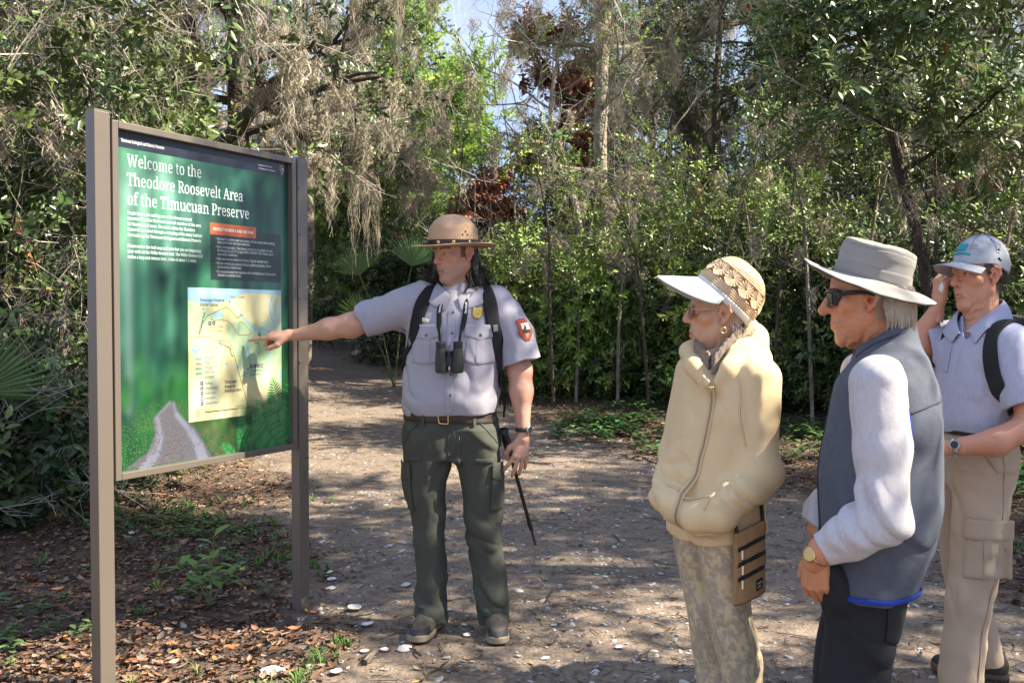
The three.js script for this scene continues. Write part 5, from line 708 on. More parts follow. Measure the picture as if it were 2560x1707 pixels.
  part('placket', patch(shirt, V(0.006, 1.225, 0), Xr, Yu, (u, v) => [(u - 0.5) * 0.034 + 0.012 * (v - 0.5) - 0.006, (v - 0.5) * 0.45], 4, 46, 0.0008, 0.0025), shirtM, P);
  for (const y of [1.445, 1.355, 1.265, 1.175, 1.085]) { const q = hit(shirt, V(0.006 + 0.012 * (y - 1.225) / 0.45, y, 0.4), V(0, 0, -1), 0.003); part('button', new THREE.CylinderGeometry(0.0058, 0.0058, 0.003, 14).rotateX(Math.PI / 2).translate(q.x, q.y, q.z + 0.001), std([0.09, 0.09, 0.12], 0.35), P); }
  for (const [cx, tilt] of [[-0.105, 0.02], [0.13, -0.035]]) {
    const R = V(1, tilt, 0).normalize(), U = V(-tilt, 1, 0).normalize();
    part('chest_pocket', patch(shirt, V(cx, 1.292, 0), R, U, (u, v) => [(u - 0.5) * 0.128, (v - 0.5) * 0.15 + (v < 0.1 ? 0.012 * Math.abs(u - 0.5) * 2 : 0)], 12, 14, 0.0015, 0.004), shirtM, P);
    part('pocket_pleat', patch(shirt, V(cx, 1.285, 0), R, U, (u, v) => [(u - 0.5) * 0.034, (v - 0.5) * 0.12], 4, 12, 0.0058, 0.002), shirtM, P);
    part('pocket_flap', patch(shirt, V(cx, 1.362, 0), R, U, (u, v) => [(u - 0.5) * 0.134, mix(-0.024 - 0.014 * (1 - Math.abs(Math.abs(u - 0.5) * 4 - 1)) * 0 - 0.016 * Math.pow(1 - Math.abs(u - 0.5) * 2, 2), 0.03, v)], 14, 6, 0.0055, 0.004), shirtM, P);
    const q = hit(shirt, V(cx - tilt * 0.06, 1.345, 0.4), V(0, 0, -1), 0.011); part('button', new THREE.CylinderGeometry(0.0065, 0.0065, 0.003, 14).rotateX(Math.PI / 2).translate(q.x, q.y, q.z + 0.001), std([0.09, 0.09, 0.12], 0.35), P);
  }
  // sewn sleeve emblem, badge, name plate
  const emb = canvasTex(128, 192, (g) => { g.fillStyle = '#8a4a38'; g.fillRect(0, 0, 128, 192); g.fillStyle = '#b0503c'; g.fillRect(6, 6, 116, 180); g.fillStyle = '#e9e4da'; g.fillRect(26, 34, 76, 50); g.fillStyle = '#6b3c2e'; g.beginPath(); g.moveTo(30, 110); g.lineTo(54, 44); g.lineTo(78, 110); g.fill(); g.fillStyle = '#f4f4f0'; g.beginPath(); g.moveTo(58, 92); g.lineTo(84, 52); g.lineTo(106, 92); g.fill(); g.fillStyle = '#39523c'; g.fillRect(28, 96, 72, 26); g.fillStyle = '#e8e2d6'; g.fillRect(44, 130, 40, 5); g.fillRect(48, 142, 32, 5); g.fillRect(54, 154, 20, 5); });
  { const R = V(0.72, 0.1, -0.69).normalize(), U = V(-0.2, 0.97, -0.05).normalize(); part('sleeve_emblem', patch(shirt, V(0.285, 1.355, 0.02), R, U, (u, v) => { const k = v > 0.35 ? 1 - 0.12 * (v - 0.35) : 0.25 + 0.75 * v / 0.35; return [(u - 0.5) * 0.075 * k, (v - 0.5) * 0.098 + (v > 0.9 ? 0.006 * (1 - 4 * (u - 0.5) ** 2) : 0)]; }, 10, 14, 0.0015, 0.002), std([1, 1, 1], 0.85, { map: emb }), P); }
  const badge = canvasTex(96, 112, (g) => { g.fillStyle = '#c9a44c'; g.fillRect(0, 0, 96, 112); g.fillStyle = '#dcbc6c'; g.fillRect(6, 6, 84, 12); g.fillRect(8, 84, 80, 8); g.strokeStyle = '#7a5c22'; g.lineWidth = 3; g.beginPath(); g.arc(48, 54, 24, 0, 7); g.stroke(); g.fillStyle = '#e4cc86'; g.beginPath(); g.arc(48, 54, 20, 0, 7); g.fill(); g.fillStyle = '#7a5c22'; g.fillRect(38, 42, 7, 24); g.fillRect(50, 44, 8, 22); g.fillRect(34, 64, 28, 4); });
  part('badge', patch(shirt, V(0.118, 1.442, 0), V(1, -0.02, 0).normalize(), V(0.02, 1, 0).normalize(), (u, v) => { const k = v < 0.4 ? 0.35 + 0.65 * Math.sin(v / 0.4 * Math.PI / 2) : 1; return [(u - 0.5) * 0.043 * k, (v - 0.5) * 0.05]; }, 8, 10, 0.004, 0.004), phys([1, 1, 1], 0.3, { map: badge, metalness: 0.85 }), P);
  const plate = canvasTex(192, 40, (g) => { g.fillStyle = '#e6e2c4'; g.fillRect(0, 0, 192, 40); g.fillStyle = '#8d8a78'; for (let i = 0; i < 13; i++) if (i !== 6) g.fillRect(28 + i * 10.5, 13, 6.5, 14); });
  part('name_plate', patch(shirt, V(-0.118, 1.412, 0), V(0.94, -0.2, 0.12).normalize(), V(0.2, 0.97, 0).normalize(), (u, v) => [(u - 0.5) * 0.072, (v - 0.5) * 0.0155], 6, 2, 0.004, 0.003), phys([1, 1, 1], 0.3, { map: plate, metalness: 0.3 }), P);

  // trousers
  const green = [0.060, 0.064, 0.049];
  const legR = loft([[0.03, -0.09, -0.004, 0.058, 0.064], [0.10, -0.09, -0.004, 0.062, 0.068], [0.3, -0.097, -0.01, 0.07, 0.075], [0.48, -0.107, 0, 0.07, 0.077], [0.62, -0.115, 0.005, 0.084, 0.09], [0.72, -0.118, 0, 0.098, 0.102], [0.84, -0.105, 0, 0.106, 0.116], [0.92, -0.09, 0, 0.1, 0.12]]);
  const legL = loft([[0.02, 0.206, -0.004, 0.058, 0.064], [0.1, 0.195, -0.004, 0.063, 0.068], [0.3, 0.166, -0.01, 0.075, 0.08], [0.48, 0.142, 0, 0.073, 0.08], [0.62, 0.134, 0.005, 0.086, 0.092], [0.72, 0.128, 0, 0.097, 0.102], [0.84, 0.104, 0, 0.106, 0.116], [0.92, 0.085, 0, 0.1, 0.12]]);
  const hips = loft([[0.80, -0.01, -0.012, 0.19, 0.11], [0.87, -0.01, -0.015, 0.215, 0.132], [0.94, -0.01, -0.01, 0.208, 0.13], [1.005, -0.011, 0, 0.194, 0.125]]);
  const trousers = (x, y, z) => {
    const l = smin(tubeCut(legR, cut([-0.088, 0.075, 0], [0.05, -1, -0.3]))(x, y, z), tubeCut(legL, cut([0.205, 0.065, 0], [-0.05, -1, -0.3]))(x, y, z), 0.012); let d = smin(l, Math.max(hips(x, y, z), y - 1.0), 0.045);
    const knee = Math.exp(-((y - 0.47) ** 2) / 0.012), ank = sstep(0.36, 0.1, y), crot = Math.exp(-((y - 0.78) ** 2 + (x + 0.005) ** 2) / 0.012), s = x > 0.04 ? 1 : -1;
    let a = folds(x, y, z, 1.0, s * 0.6); a += 0.014 * crease(x, y, z, s * 0.5, 0.85, 0.2, 11) * (knee * 0.7 + ank * 1.1) + 0.006 * noise(x * 7, y * 15 + z * 6, z * 7) * ank; a += 0.008 * crease(x, y, z, 0.7 * s, 0.7, 0, 13) * crot;
    return d - a;
  };
  part('trousers', polygonize(trousers, [-0.26, 0.0, -0.19], [0.33, 1.03, 0.2], 0.006, tone(green, 0.07)), vcloth(), P);
  const trM = cloth(green.map((v) => v * 0.97));
  for (const [c, R, w, h] of [[V(0.205, 0.665, 0.04), V(0.60, 0, -0.80), 0.115, 0.2], [V(-0.195, 0.665, 0.03), V(0.45, 0, 0.89), 0.12, 0.2]]) { R.normalize();
    part('cargo_pocket', patch(trousers, c, R, Yu, (u, v) => [(u - 0.5) * w, (v - 0.5) * h], 10, 14, 0.002, 0.006), trM, P);
    part('pocket_flap', patch(trousers, c.clone().add(V(0, 0.085, 0)), R, Yu, (u, v) => [(u - 0.5) * w * 1.08, mix(-0.038 - 0.02 * (1 - Math.abs(u - 0.5) * 2), 0.03, v)], 10, 6, 0.008, 0.003), trM, P); }
  for (const [x, y, s] of [[0.145, 0.79, 1], [-0.17, 0.80, -1]]) part('pocket_welt', patch(trousers, V(x, y, 0.1), V(0.95, 0.02, -0.3 * s).normalize(), Yu, (u, v) => [(u - 0.5) * 0.085, (v - 0.5) * 0.02], 8, 3, 0.001, 0.004), trM, P);
  for (const s of [-1, 1]) part('front_pocket', strap(trousers, [[-0.011 + s * 0.125, 0.985, 0.11], [-0.011 + s * 0.16, 0.93, 0.1], [-0.011 + s * 0.2, 0.865, 0.06]], 0.007, 0.003, 0.001, 18), trM, P);
  part('fly_seam', patch(trousers, V(0.004, 0.89, 0.1), Xr, Yu, (u, v) => [(u - 0.5) * 0.034 + 0.012 * (1 - v) * 0, (v - 0.5) * 0.15], 4, 12, 0.0005, 0.002), trM, P);
  const beltM = std([0.042, 0.025, 0.018], 0.45); part('belt', band((x, y, z) => Math.min(trousers(x, y, z), hips(x, y, z)), -0.011, 0, 0.980, 0.036, -0.03, 0.003, 0.004), beltM, P);
  for (const x of [-0.115, 0.1]) part('belt_loop', patch(trousers, V(x, 0.978, 0.1), V(0.95, -0.03, -x * 2.2).normalize(), Yu, (u, v) => [(u - 0.5) * 0.014, (v - 0.5) * 0.056], 2, 4, 0.0085, 0.003), trM, P);
  { const q = hit(trousers, V(-0.028, 0.982, 0.4), V(0, 0, -1), 0.01), b = [[-0.021, -0.022], [-0.025, 0], [-0.021, 0.022], [0.016, 0.024], [0.018, 0], [0.016, -0.024], [-0.021, -0.022]].map(([x, y]) => V(q.x + x, q.y + y, q.z + 0.002)); part('belt_buckle', tube(new THREE.CatmullRomCurve3(b, false, 'catmullrom', 0.35).getPoints(40), 0.0032, 7), brassM, P); }
  shoe(P, [-0.098, 0.0, -0.015], -0.30, {}); shoe(P, [0.206, 0.0, 0.0], -0.03, {});
  watch(P, V(0.3195, 0.922, 0.05), V(0.02, -1, 0.1), V(0.78, 0.1, 0.62), 0.0325, blackM, steelM, blackDial);
  part('ring', new THREE.TorusGeometry(0.0098, 0.0014, 6, 20).rotateX(Math.PI / 2).translate(0.316, 0.785, 0.062), steelM, P);

  // hair
  { const r = rngOf(61), list = [], c0 = V(0.024, 1.70, 0);
    const hairF = uni(0.03, cap([0.078, 1.735, -0.035], [0.118, 1.575, -0.005], 0.036, 0.03), cap([0.04, 1.74, -0.085], [0.08, 1.57, -0.07], 0.05, 0.045), cap([-0.045, 1.735, -0.04], [-0.082, 1.60, -0.02], 0.038, 0.03), cap([0.0, 1.74, -0.08], [-0.03, 1.60, -0.08], 0.05, 0.04));
    const hg = polygonize((x, y, z) => hairF(x, y, z) - 0.007 * noise(x * 70 + y * 20, y * 16, z * 70), [-0.15, 1.5, -0.16], [0.19, 1.8, 0.06], 0.006);
    for (let c = 0; c < 46; c++) { // wavy locks on the near side, a dozen hairs to each
      const t = r(), sx = mix(0.084, 0.05, t), sz = mix(0.004, -0.10, t), x1 = mix(0.065, 0.165, r()), y1 = 1.50 + 0.08 * r(), z1 = mix(0.07, -0.07, t) + (r() - 0.5) * 0.05, w = 0.010 + 0.010 * r(), ph = r() * 6;
      for (let i = 0; i < 13; i++) { const j = () => (r() - 0.5) * 0.012; list.push([[[sx + j(), 1.735, sz + j()], [sx + 0.02 + 0.3 * (x1 - sx) + j(), 1.68, sz * 0.8 + 0.008 * Math.sin(ph)], [mix(sx, x1, 0.6) + w * Math.sin(ph + 1) + j(), 1.625, mix(sz, z1, 0.55) + w * Math.cos(ph) + j()], [x1 - w * Math.sin(ph + 2) + j(), 1.57, z1 + j()], [x1 + w * Math.cos(ph + 1) + j(), mix(1.57, y1, 0.55), z1 + w * Math.sin(ph) + j()], [x1 - w * 0.6 * Math.sin(ph) + j() * 1.5, y1 + j(), z1 + j()]], 0.6 + 0.6 * r()]); } }
    for (let i = 0; i < 26; i++) { const ph = r() * 6, x1 = 0.16 + 0.06 * r(); list.push([[[0.085, 1.70, -0.03], [0.12, 1.66, -0.03 + 0.03 * r()], [x1 - 0.02, 1.62 - 0.02 * r(), 0.02 * Math.sin(ph)], [x1, 1.60 - 0.05 * r(), 0.03 * Math.cos(ph)]], 0.5]); }
    for (let i = 0; i < 220; i++) { const t = r(), ph = r() * 6, x1 = -0.045 - 0.085 * r(); list.push([[[-0.045, 1.74, -0.02 - 0.06 * t], [-0.06 - 0.025 * r(), 1.68, -0.01 - 0.05 * t], [x1, 1.62, -0.01 + 0.02 * Math.sin(ph)], [x1 + 0.012, 1.555 + 0.03 * r(), 0.0 + 0.02 * Math.cos(ph)]], 0.7 + 0.5 * r()]); }
    const st = strands(list, 0.0012, 3); hg.deleteAttribute('uv'); st.deleteAttribute('uv'); part('hair', merge([hg, st]), phys([0.026, 0.018, 0.014], 0.46), P); }
  // hat
  { const H = new THREE.Group(); H.name = 'hat'; H.position.set(0.007, 1.741, 0.004); H.rotation.set(0.035, -0.7, -0.015, 'YXZ'); P.add(H);
    const rib = dataTex(64, (u, v) => { const q = 0.5 + 0.5 * Math.sin(v * Math.PI * 2 * 4); return [0.86 + 0.14 * q, 0.86 + 0.14 * q, 0.85 + 0.15 * q]; }); rib.repeat.set(1, 9); const ribB = rib.clone(); ribB.repeat.set(1, 4);
    const straw = std([0.50, 0.325, 0.20], 0.72, { map: rib, bumpMap: rib, bumpScale: 0.0015 }), strawB = std([0.50, 0.325, 0.20], 0.72, { map: ribB, bumpMap: ribB, bumpScale: 0.001 });
    part('crown', sheet((u, v) => { const a = u * Math.PI * 2, t = v, k = t < 0.55 ? 1 - 0.10 * t : (1 - 0.055) * Math.sqrt(Math.max(0.0009, 1 - Math.pow((t - 0.55) / 0.45, 2.2))), dent = 1 - 0.2 * Math.pow(Math.max(0, Math.cos(2 * (a - 0.78))), 3) * 0 - 0.26 * Math.pow(Math.abs(Math.cos(2 * a + Math.PI / 2)), 3) * sstep(0.5, 0.85, t) * sstep(1.02, 0.9, t), r = k * dent; return V(Math.cos(a) * 0.109 * r, 0.142 * t - 0.012 * sstep(0.8, 1, t) * 0, Math.sin(a) * 0.121 * r); }, 64, 30, 0.003, true), straw, H);
    part('brim', sheet((u, v) => { const a = u * Math.PI * 2, r = mix(0.098, 0.191, v); return V(Math.cos(a) * r * 0.995, 0.004 * v + 0.006 * v * v * Math.cos(2 * a), Math.sin(a) * r * 1.02); }, 72, 10, 0.0045, true), strawB, H);
    part('hat_band', sheet((u, v) => { const a = u * Math.PI * 2; return V(Math.cos(a) * 0.1115, 0.004 + v * 0.024, Math.sin(a) * 0.1235); }, 64, 3, 0.003, true), std([0.02, 0.014, 0.012], 0.35), H);
    for (const a of [0.75, 0.1, 1.35]) part('concho', new THREE.SphereGeometry(0.0085, 12, 8).scale(1, 0.9, 0.4).rotateY(Math.PI / 2 - a).translate(Math.cos(a) * 0.113, 0.016, Math.sin(a) * 0.125), brassM, H);
    for (const [a, y] of [[0.26, 0.062], [0.38, 0.048], [0.18, 0.048]]) part('vent_eyelet', new THREE.TorusGeometry(0.0028, 0.0014, 6, 12).rotateY(Math.PI / 2 - a).translate(Math.cos(a) * 0.1075, y, Math.sin(a) * 0.1195), std([0.05, 0.03, 0.02], 0.5), H); }

  // backpack worn over the shirt
  { const B = thing('backpack', 'black backpack worn by the man in the flat-brimmed hat', 'backpack', at);
    const pack = (x, y, z) => { const q = [Math.abs(x - 0.02) - 0.15, Math.abs(y - 1.27) - 0.2, Math.abs(z + 0.24) - 0.09]; return len3(Math.max(q[0], 0), Math.max(q[1], 0), Math.max(q[2], 0)) + Math.min(Math.max(...q), 0) - 0.045 - 0.006 * noise(x * 12, y * 12, z * 12); };
    part('pack', polygonize(pack, [-0.22, 0.98, -0.4], [0.26, 1.56, -0.08], 0.013), webM, B);
    const text = (s) => canvasTex(64, 256, (g) => { g.fillStyle = '#0c0c0e'; g.fillRect(0, 0, 64, 256); g.save(); g.translate(18, 90); g.rotate(0.25); g.fillStyle = '#b8b8ba'; g.font = 'bold 13px sans-serif'; g.fillText(s, -8, 0, 44); g.restore(); });
    const sL = part('shoulder_strap', strap(shirt, [[0.14, 1.50, -0.16], [0.152, 1.535, -0.06], [0.165, 1.51, 0.04], [0.182, 1.44, 0.1], [0.20, 1.33, 0.1], [0.215, 1.22, 0.06], [0.215, 1.15, 0.0], [0.20, 1.1, -0.08]], (t) => t < 0.62 ? 0.062 : mix(0.05, 0.02, sstep(0.62, 0.72, t)), 0.010, 0.002, 60), webM, B);
    part('shoulder_strap', strap(shirt, [[-0.085, 1.50, -0.16], [-0.10, 1.535, -0.06], [-0.115, 1.515, 0.04], [-0.14, 1.45, 0.1], [-0.175, 1.36, 0.095], [-0.19, 1.28, 0.07], [-0.205, 1.2, 0.03], [-0.2, 1.15, -0.06]], (t) => t < 0.6 ? 0.058 : mix(0.05, 0.02, sstep(0.6, 0.72, t)), 0.010, 0.002, 60), std([1, 1, 1], 0.8, { map: text('OSPREY') }), B);
    const q = snap(shirt, V(0.2, 1.375, 0.11), 0.016); part('strap_buckle', box(0.022, 0.03, 0.006, 0, 0, 0, 0.002).applyMatrix4(frame(q.p, V(0.9, 0.1, -0.4).normalize(), V(-0.1, 1, 0).normalize(), V(0.4, 0, 0.9).normalize())), std([0.2, 0.21, 0.22], 0.35), B);
    part('loose_strap', tube(curve([[0.222, 1.2, 0.0], [0.232, 1.12, -0.01], [0.236, 1.04, -0.01], [0.232, 0.97, -0.015]], 10), 0.0055, 5), webM, B); }
  // binoculars on their neck strap
  { const B = thing('binoculars', 'dark green binoculars hanging on the chest of the man in uniform', 'binoculars', at), dg = std([0.022, 0.032, 0.026], 0.5), bk = std([0.014, 0.015, 0.016], 0.4);
    const z0 = hit(shirt, V(0.0, 1.25, 0.5), V(0, 0, -1), 0).z + 0.034;
    for (const [x, tilt] of [[-0.036, 0.03], [0.035, -0.03]]) { const g = new THREE.Group(); g.name = 'barrel'; g.position.set(x, 1.247, z0); g.rotation.set(0.08, 0, tilt); B.add(g);
      part('tube', lathe([[0.0, -0.062], [0.0245, -0.062], [0.027, -0.058], [0.0275, -0.03], [0.0255, 0.0], [0.0225, 0.03], [0.0195, 0.045], [0.0195, 0.046]], 28), dg, g); part('eyecup', lathe([[0.0195, 0.044], [0.0205, 0.046], [0.0205, 0.07], [0.018, 0.0725], [0.0125, 0.071], [0.012, 0.05]], 28), bk, g); part('lens', new THREE.CircleGeometry(0.022, 20).rotateX(Math.PI / 2).translate(0, -0.0622, 0), phys([0.02, 0.02, 0.04], 0.05), g);
      if (x > 0) for (let i = 0; i < 6; i++) part('grip_line', box(0.010, 0.0016, 0.0016, 0.0145, -0.045 + i * 0.0125, 0.0226 - 0.0003 * i), std([0.16, 0.19, 0.15], 0.5), g); }
    part('bridge', box(0.03, 0.05, 0.024, -0.0005, 1.235, z0 - 0.004, 0.005), bk, B); part('focus_wheel', new THREE.CylinderGeometry(0.0125, 0.0125, 0.022, 20).translate(-0.0005, 1.268, z0 + 0.002), bk, B); part('hinge_post', new THREE.CylinderGeometry(0.007, 0.007, 0.02, 14).translate(-0.0005, 1.207, z0), steelM, B);
    const lab = canvasTex(48, 512, (g) => { g.fillStyle = '#101012'; g.fillRect(0, 0, 48, 512); g.save(); g.translate(13, 60); g.rotate(Math.PI / 2); g.fillStyle = '#e6e6ea'; g.font = 'bold 26px sans-serif'; g.fillText('Bushnell', 0, 0, 96); g.restore(); }); lab.flipY = false;
    const lm = std([1, 1, 1], 0.8, { map: lab });
    part('neck_strap', strap(shirt, [[-0.028, 1.52, 0.07], [-0.052, 1.465, 0.12], [-0.05, 1.4, 0.13], [-0.044, 1.35, 0.15], [-0.04, 1.305, 0.16]], (t) => t < 0.55 ? 0.022 : mix(0.022, 0.010, sstep(0.55, 0.7, t)), 0.003, 0.007, 40, (t) => 0.016 * sstep(0.4, 1, t)), lm, B);
    part('neck_strap', strap(shirt, [[0.066, 1.52, 0.07], [0.068, 1.46, 0.12], [0.056, 1.39, 0.13], [0.046, 1.35, 0.15], [0.042, 1.305, 0.16]], (t) => t < 0.55 ? 0.022 : mix(0.022, 0.010, sstep(0.55, 0.7, t)), 0.003, 0.007, 40, (t) => 0.016 * sstep(0.4, 1, t)), lm, B); }
  // walking pole held in the left hand
  { const T = thing('walking_pole', 'black walking pole with gold lettering hanging from the hand of the man in uniform', 'walking pole', at), top = V(0.232, 0.918, 0.03), tip = V(0.40, 0.225, -0.56), ax = tip.clone().sub(top), L = ax.length(); ax.normalize(); const M = frame(top, V(1, 0, 0).addScaledVector(ax, -ax.x).normalize(), ax.clone().negate(), V(1, 0, 0).addScaledVector(ax, -ax.x).normalize().cross(ax.clone().negate())), S2 = (prof) => lathe(prof.map(([r, t]) => [r, -t]).reverse(), 18).applyMatrix4(M);
    const shaft = canvasTex(32, 512, (g) => { g.fillStyle = '#0d0d0e'; g.fillRect(0, 0, 32, 512); g.fillStyle = '#c79a34'; for (const y of [20, 60]) g.fillRect(0, y, 32, 6); g.save(); g.translate(8, 90); g.rotate(Math.PI / 2); g.font = 'bold 22px sans-serif'; g.fillText('1 Peak', 0, 0, 90); g.restore(); g.fillStyle = '#b4262a'; for (let i = 0; i < 3; i++) g.fillRect(6, 330 + i * 32, 20, 16); });
    part('grip', S2([[0.0, 0], [0.021, 0.0], [0.0225, 0.006], [0.02, 0.014], [0.0155, 0.022], [0.018, 0.05], [0.0195, 0.08], [0.0185, 0.11], [0.020, 0.135], [0.0165, 0.15], [0.008, 0.156], [0, 0.157]]), std([0.016, 0.016, 0.018], 0.42), T);
    part('shaft', S2([[0.0088, 0.15], [0.0088, L * 0.72]]), std([1, 1, 1], 0.35, { map: shaft }), T); part('lock_sleeve', S2([[0.0088, L * 0.715], [0.011, L * 0.72], [0.0115, L * 0.8], [0.0075, L * 0.81]]), std([0.016, 0.016, 0.018], 0.42), T); part('lower_shaft', S2([[0.0068, L * 0.8], [0.0062, L * 0.94]]), std([0.03, 0.03, 0.032], 0.35), T); part('tip', S2([[0.0066, L * 0.935], [0.0055, L * 0.97], [0.002, L]]), steelM, T);
    const g2 = canvasTex(128, 32, (g) => { g.clearRect(0, 0, 128, 32); g.fillStyle = '#101011'; g.fillRect(0, 0, 128, 32); g.fillStyle = '#d0a840'; g.font = 'bold 28px sans-serif'; g.fillText('LEKI', 22, 27, 84); }); const gl = part('grip_lettering', new THREE.CylinderGeometry(0.0196, 0.0196, 0.048, 20, 1, true, -0.32, 0.64), std([1, 1, 1], 0.5, { map: g2 }), T);
    g2.rotation = Math.PI / 2; g2.center.set(0.5, 0.5); gl.applyMatrix4(M); gl.translateY(-0.085); }
}
// ------------------------------------------------------------------ the woman in the cream hooded jacket
{
  const at = [0.602, 0, -2.89], P = thing('person', 'woman in a cream zip hoodie and crocheted sun visor hat with hands in pockets', 'person', at), skin = SKIN.woman, T = -0.80;
  stand(P, 'woman'); const HM = M4(0.024, 1.437, 0.0, -0.03, -1.5, 0, 0.97);
  const torso = loft([[0.74, 0.02, 0, 0.12, 0.08, T], [0.9, 0.01, 0, 0.13, 0.085, T], [1.1, 0.03, 0, 0.14, 0.09, T], [1.25, 0.045, 0, 0.14, 0.075, T], [1.32, 0.04, 0, 0.06, 0.05, T]]);
  const legs = uni(0.03, cap([-0.03, 0.8, -0.06], [0.0, 0.44, -0.06], 0.075, 0.05), cap([0.0, 0.44, -0.06], [0.035, 0.05, -0.09], 0.05, 0.035), cap([0.045, 0.8, 0.06], [0.078, 0.44, 0.06], 0.075, 0.05), cap([0.078, 0.44, 0.06], [0.13, 0.05, 0.03], 0.05, 0.035));
  const armL = [[0.14, 1.245, 0.09], [0.142, 0.985, 0.13], [0.03, 0.868, 0.195], [-0.04, 0.85, 0.16]], armR = [[-0.055, 1.25, -0.10], [-0.115, 1.0, -0.085], [-0.135, 0.89, 0.05], [-0.105, 0.87, 0.1]];
  const bodyF = uni(0.04, torso, legs, chain(armL, [0.045, 0.04, 0.028, 0.03], 0.03), chain(armR, [0.045, 0.04, 0.028, 0.03], 0.03), cap([0.04, 1.27, -0.005], [0.035, 1.38, -0.005], 0.048));
  part('body', merge([polygonize(bodyF, [-0.24, 0.0, -0.24], [0.3, 1.42, 0.28], 0.012, skinCol(skin)),
    headGeo({ neck: [0, -0.2, -0.028], age: 1, jaw: 0.92, full: 0.94, slim: 0.86, nose: 0.95, wide: 0.95, lip: 0.85, lipTone: 0.9, spots: 0.15, browStrong: 0.3, hairColor: [0.36, 0.33, 0.32], hairline: (x, y, z) => z < -0.025 && y > -0.1 + 0.4 * Math.max(0, -z - 0.09) ? 0.7 * sstep(-0.025, -0.045, z) : 0 }, HM, skin)]), M_SKIN, P);
  eyes(P, HM, 0, 0);
  // hoodie
  const cream = [0.70, 0.53, 0.30];
  const bodyT = loft([[0.745, 0.02, 0, 0.168, 0.128, T], [0.80, 0.018, 0, 0.172, 0.135, T], [0.88, 0.008, 0, 0.168, 0.136, T], [1.0, 0.012, 0, 0.168, 0.13, T], [1.12, 0.028, 0, 0.168, 0.122, T], [1.22, 0.042, 0, 0.166, 0.11, T], [1.285, 0.048, 0, 0.14, 0.095, T], [1.335, 0.045, 0, 0.088, 0.075, T], [1.36, 0.045, 0, 0.075, 0.07, T]]);
  const sL = chain(armL, [0.069, 0.056, 0.047, 0.05], 0.03), sR = chain(armR, [0.064, 0.052, 0.045, 0.048], 0.03);
  const hood = chain([[-0.002, 1.235, 0.105], [-0.055, 1.282, 0.07], [-0.068, 1.318, 0.0], [-0.01, 1.352, -0.07], [0.085, 1.385, -0.075], [0.125, 1.36, -0.02], [0.10, 1.322, 0.06], [0.045, 1.275, 0.115], [-0.002, 1.235, 0.125]], [0.018, 0.022, 0.024, 0.034, 0.048, 0.046, 0.03, 0.02, 0.016], 0.03), hoodBag = uni(0.03, cap([0.105, 1.385, -0.05], [0.145, 1.30, 0.0], 0.035, 0.042), cap([0.11, 1.37, -0.07], [0.1, 1.27, -0.09], 0.04, 0.05));
  const hole = uni(0.02, cap([0.02, 1.30, 0.03], [0.03, 1.5, -0.01], 0.056, 0.075), cap([0.0, 1.22, 0.14], [0.012, 1.36, 0.08], 0.012, 0.055));
  const jacket = (x, y, z) => {
    let d = smin(smin(bodyT(x, y, z), sL(x, y, z), 0.03), sR(x, y, z), 0.03); d = smin(d, smin(hood(x, y, z), hoodBag(x, y, z), 0.02), 0.025); d = smax(d, -hole(x, y, z), 0.012); d = smax(d, 0.772 + 0.05 * (x - 0.02) * 2 + 0.10 * Math.max(0, 0.02 - x) - y, 0.008);
    let a = folds(x, y, z, 0.75, 0.4); const el = Math.exp(-((x - 0.13) ** 2 + (y - 0.97) ** 2) / 0.012) + 0.8 * Math.exp(-((x + 0.12) ** 2 + (y - 1.0) ** 2) / 0.012), fo = Math.exp(-((x - 0.06) ** 2 + (y - 0.9) ** 2) / 0.008) * sstep(0.02, 0.12, z);
    a += 0.011 * crease(x, y, z, 0.55, 0.75, -0.2, 15) * (el + fo * 1.1); a -= 0.004 * Math.exp(-((y - 0.815 - 0.1 * x) ** 2) / 0.00004); return d - a; // ribbed hem seam
  };
  part('hoodie', polygonize(jacket, [-0.28, 0.72, -0.26], [0.3, 1.46, 0.3], 0.005, (x, y, z) => { const k = 1 + 0.06 * fbm(x * 18, y * 18, z * 18) + 0.05 * noise(x * 170, y * 170, z * 170); return cream.map((v) => v * k); }), vcloth({ sheen: 0.5 }), P);
  const F = V(-0.717, 0, 0.697), R = V(0.697, 0, 0.717), U = V(0, 1, 0), creamM = cloth(cream.map((v) => v * 0.98), { sheen: 0.5 });
  const zp = [[-0.004, 1.222, 0.16], [-0.04, 1.1, 0.18], [-0.072, 1.0, 0.18], [-0.098, 0.9, 0.17], [-0.108, 0.82, 0.15], [-0.1, 0.79, 0.14]];
  part('zip_placket', strap(jacket, zp, 0.02, 0.004, 0.0, 50), creamM, P); part('zip', strap(jacket, zp, 0.0045, 0.003, 0.004, 50), std([0.30, 0.25, 0.17], 0.5), P); { const q = snap(jacket, V(-0.008, 1.205, 0.16), 0.01).p; part('zip_pull', box(0.005, 0.022, 0.003, q.x, q.y, q.z, 0.001), std([0.4, 0.33, 0.2], 0.35, { metalness: 0.8 }), P); }
  part('pocket_seam', strap(jacket, [[-0.088, 0.945, 0.17], [-0.03, 0.94, 0.2], [0.012, 0.93, 0.2]], 0.006, 0.003, 0.0, 24), creamM, P); part('pocket_edge', strap(jacket, [[0.012, 0.93, 0.2], [0.006, 0.905, 0.21], [-0.01, 0.88, 0.21]], 0.010, 0.004, 0.0, 16), creamM, P);
  part('pocket_seam', strap(jacket, [[-0.098, 0.945, 0.15], [-0.12, 0.95, 0.12], [-0.14, 0.952, 0.1]], 0.006, 0.003, 0.0, 12), creamM, P);
  part('sleeve_seam', strap(jacket, [[0.075, 1.30, 0.07], [0.085, 1.22, 0.13], [0.085, 1.13, 0.16], [0.10, 1.06, 0.17]], 0.006, 0.0025, 0.0, 30), creamM, P);
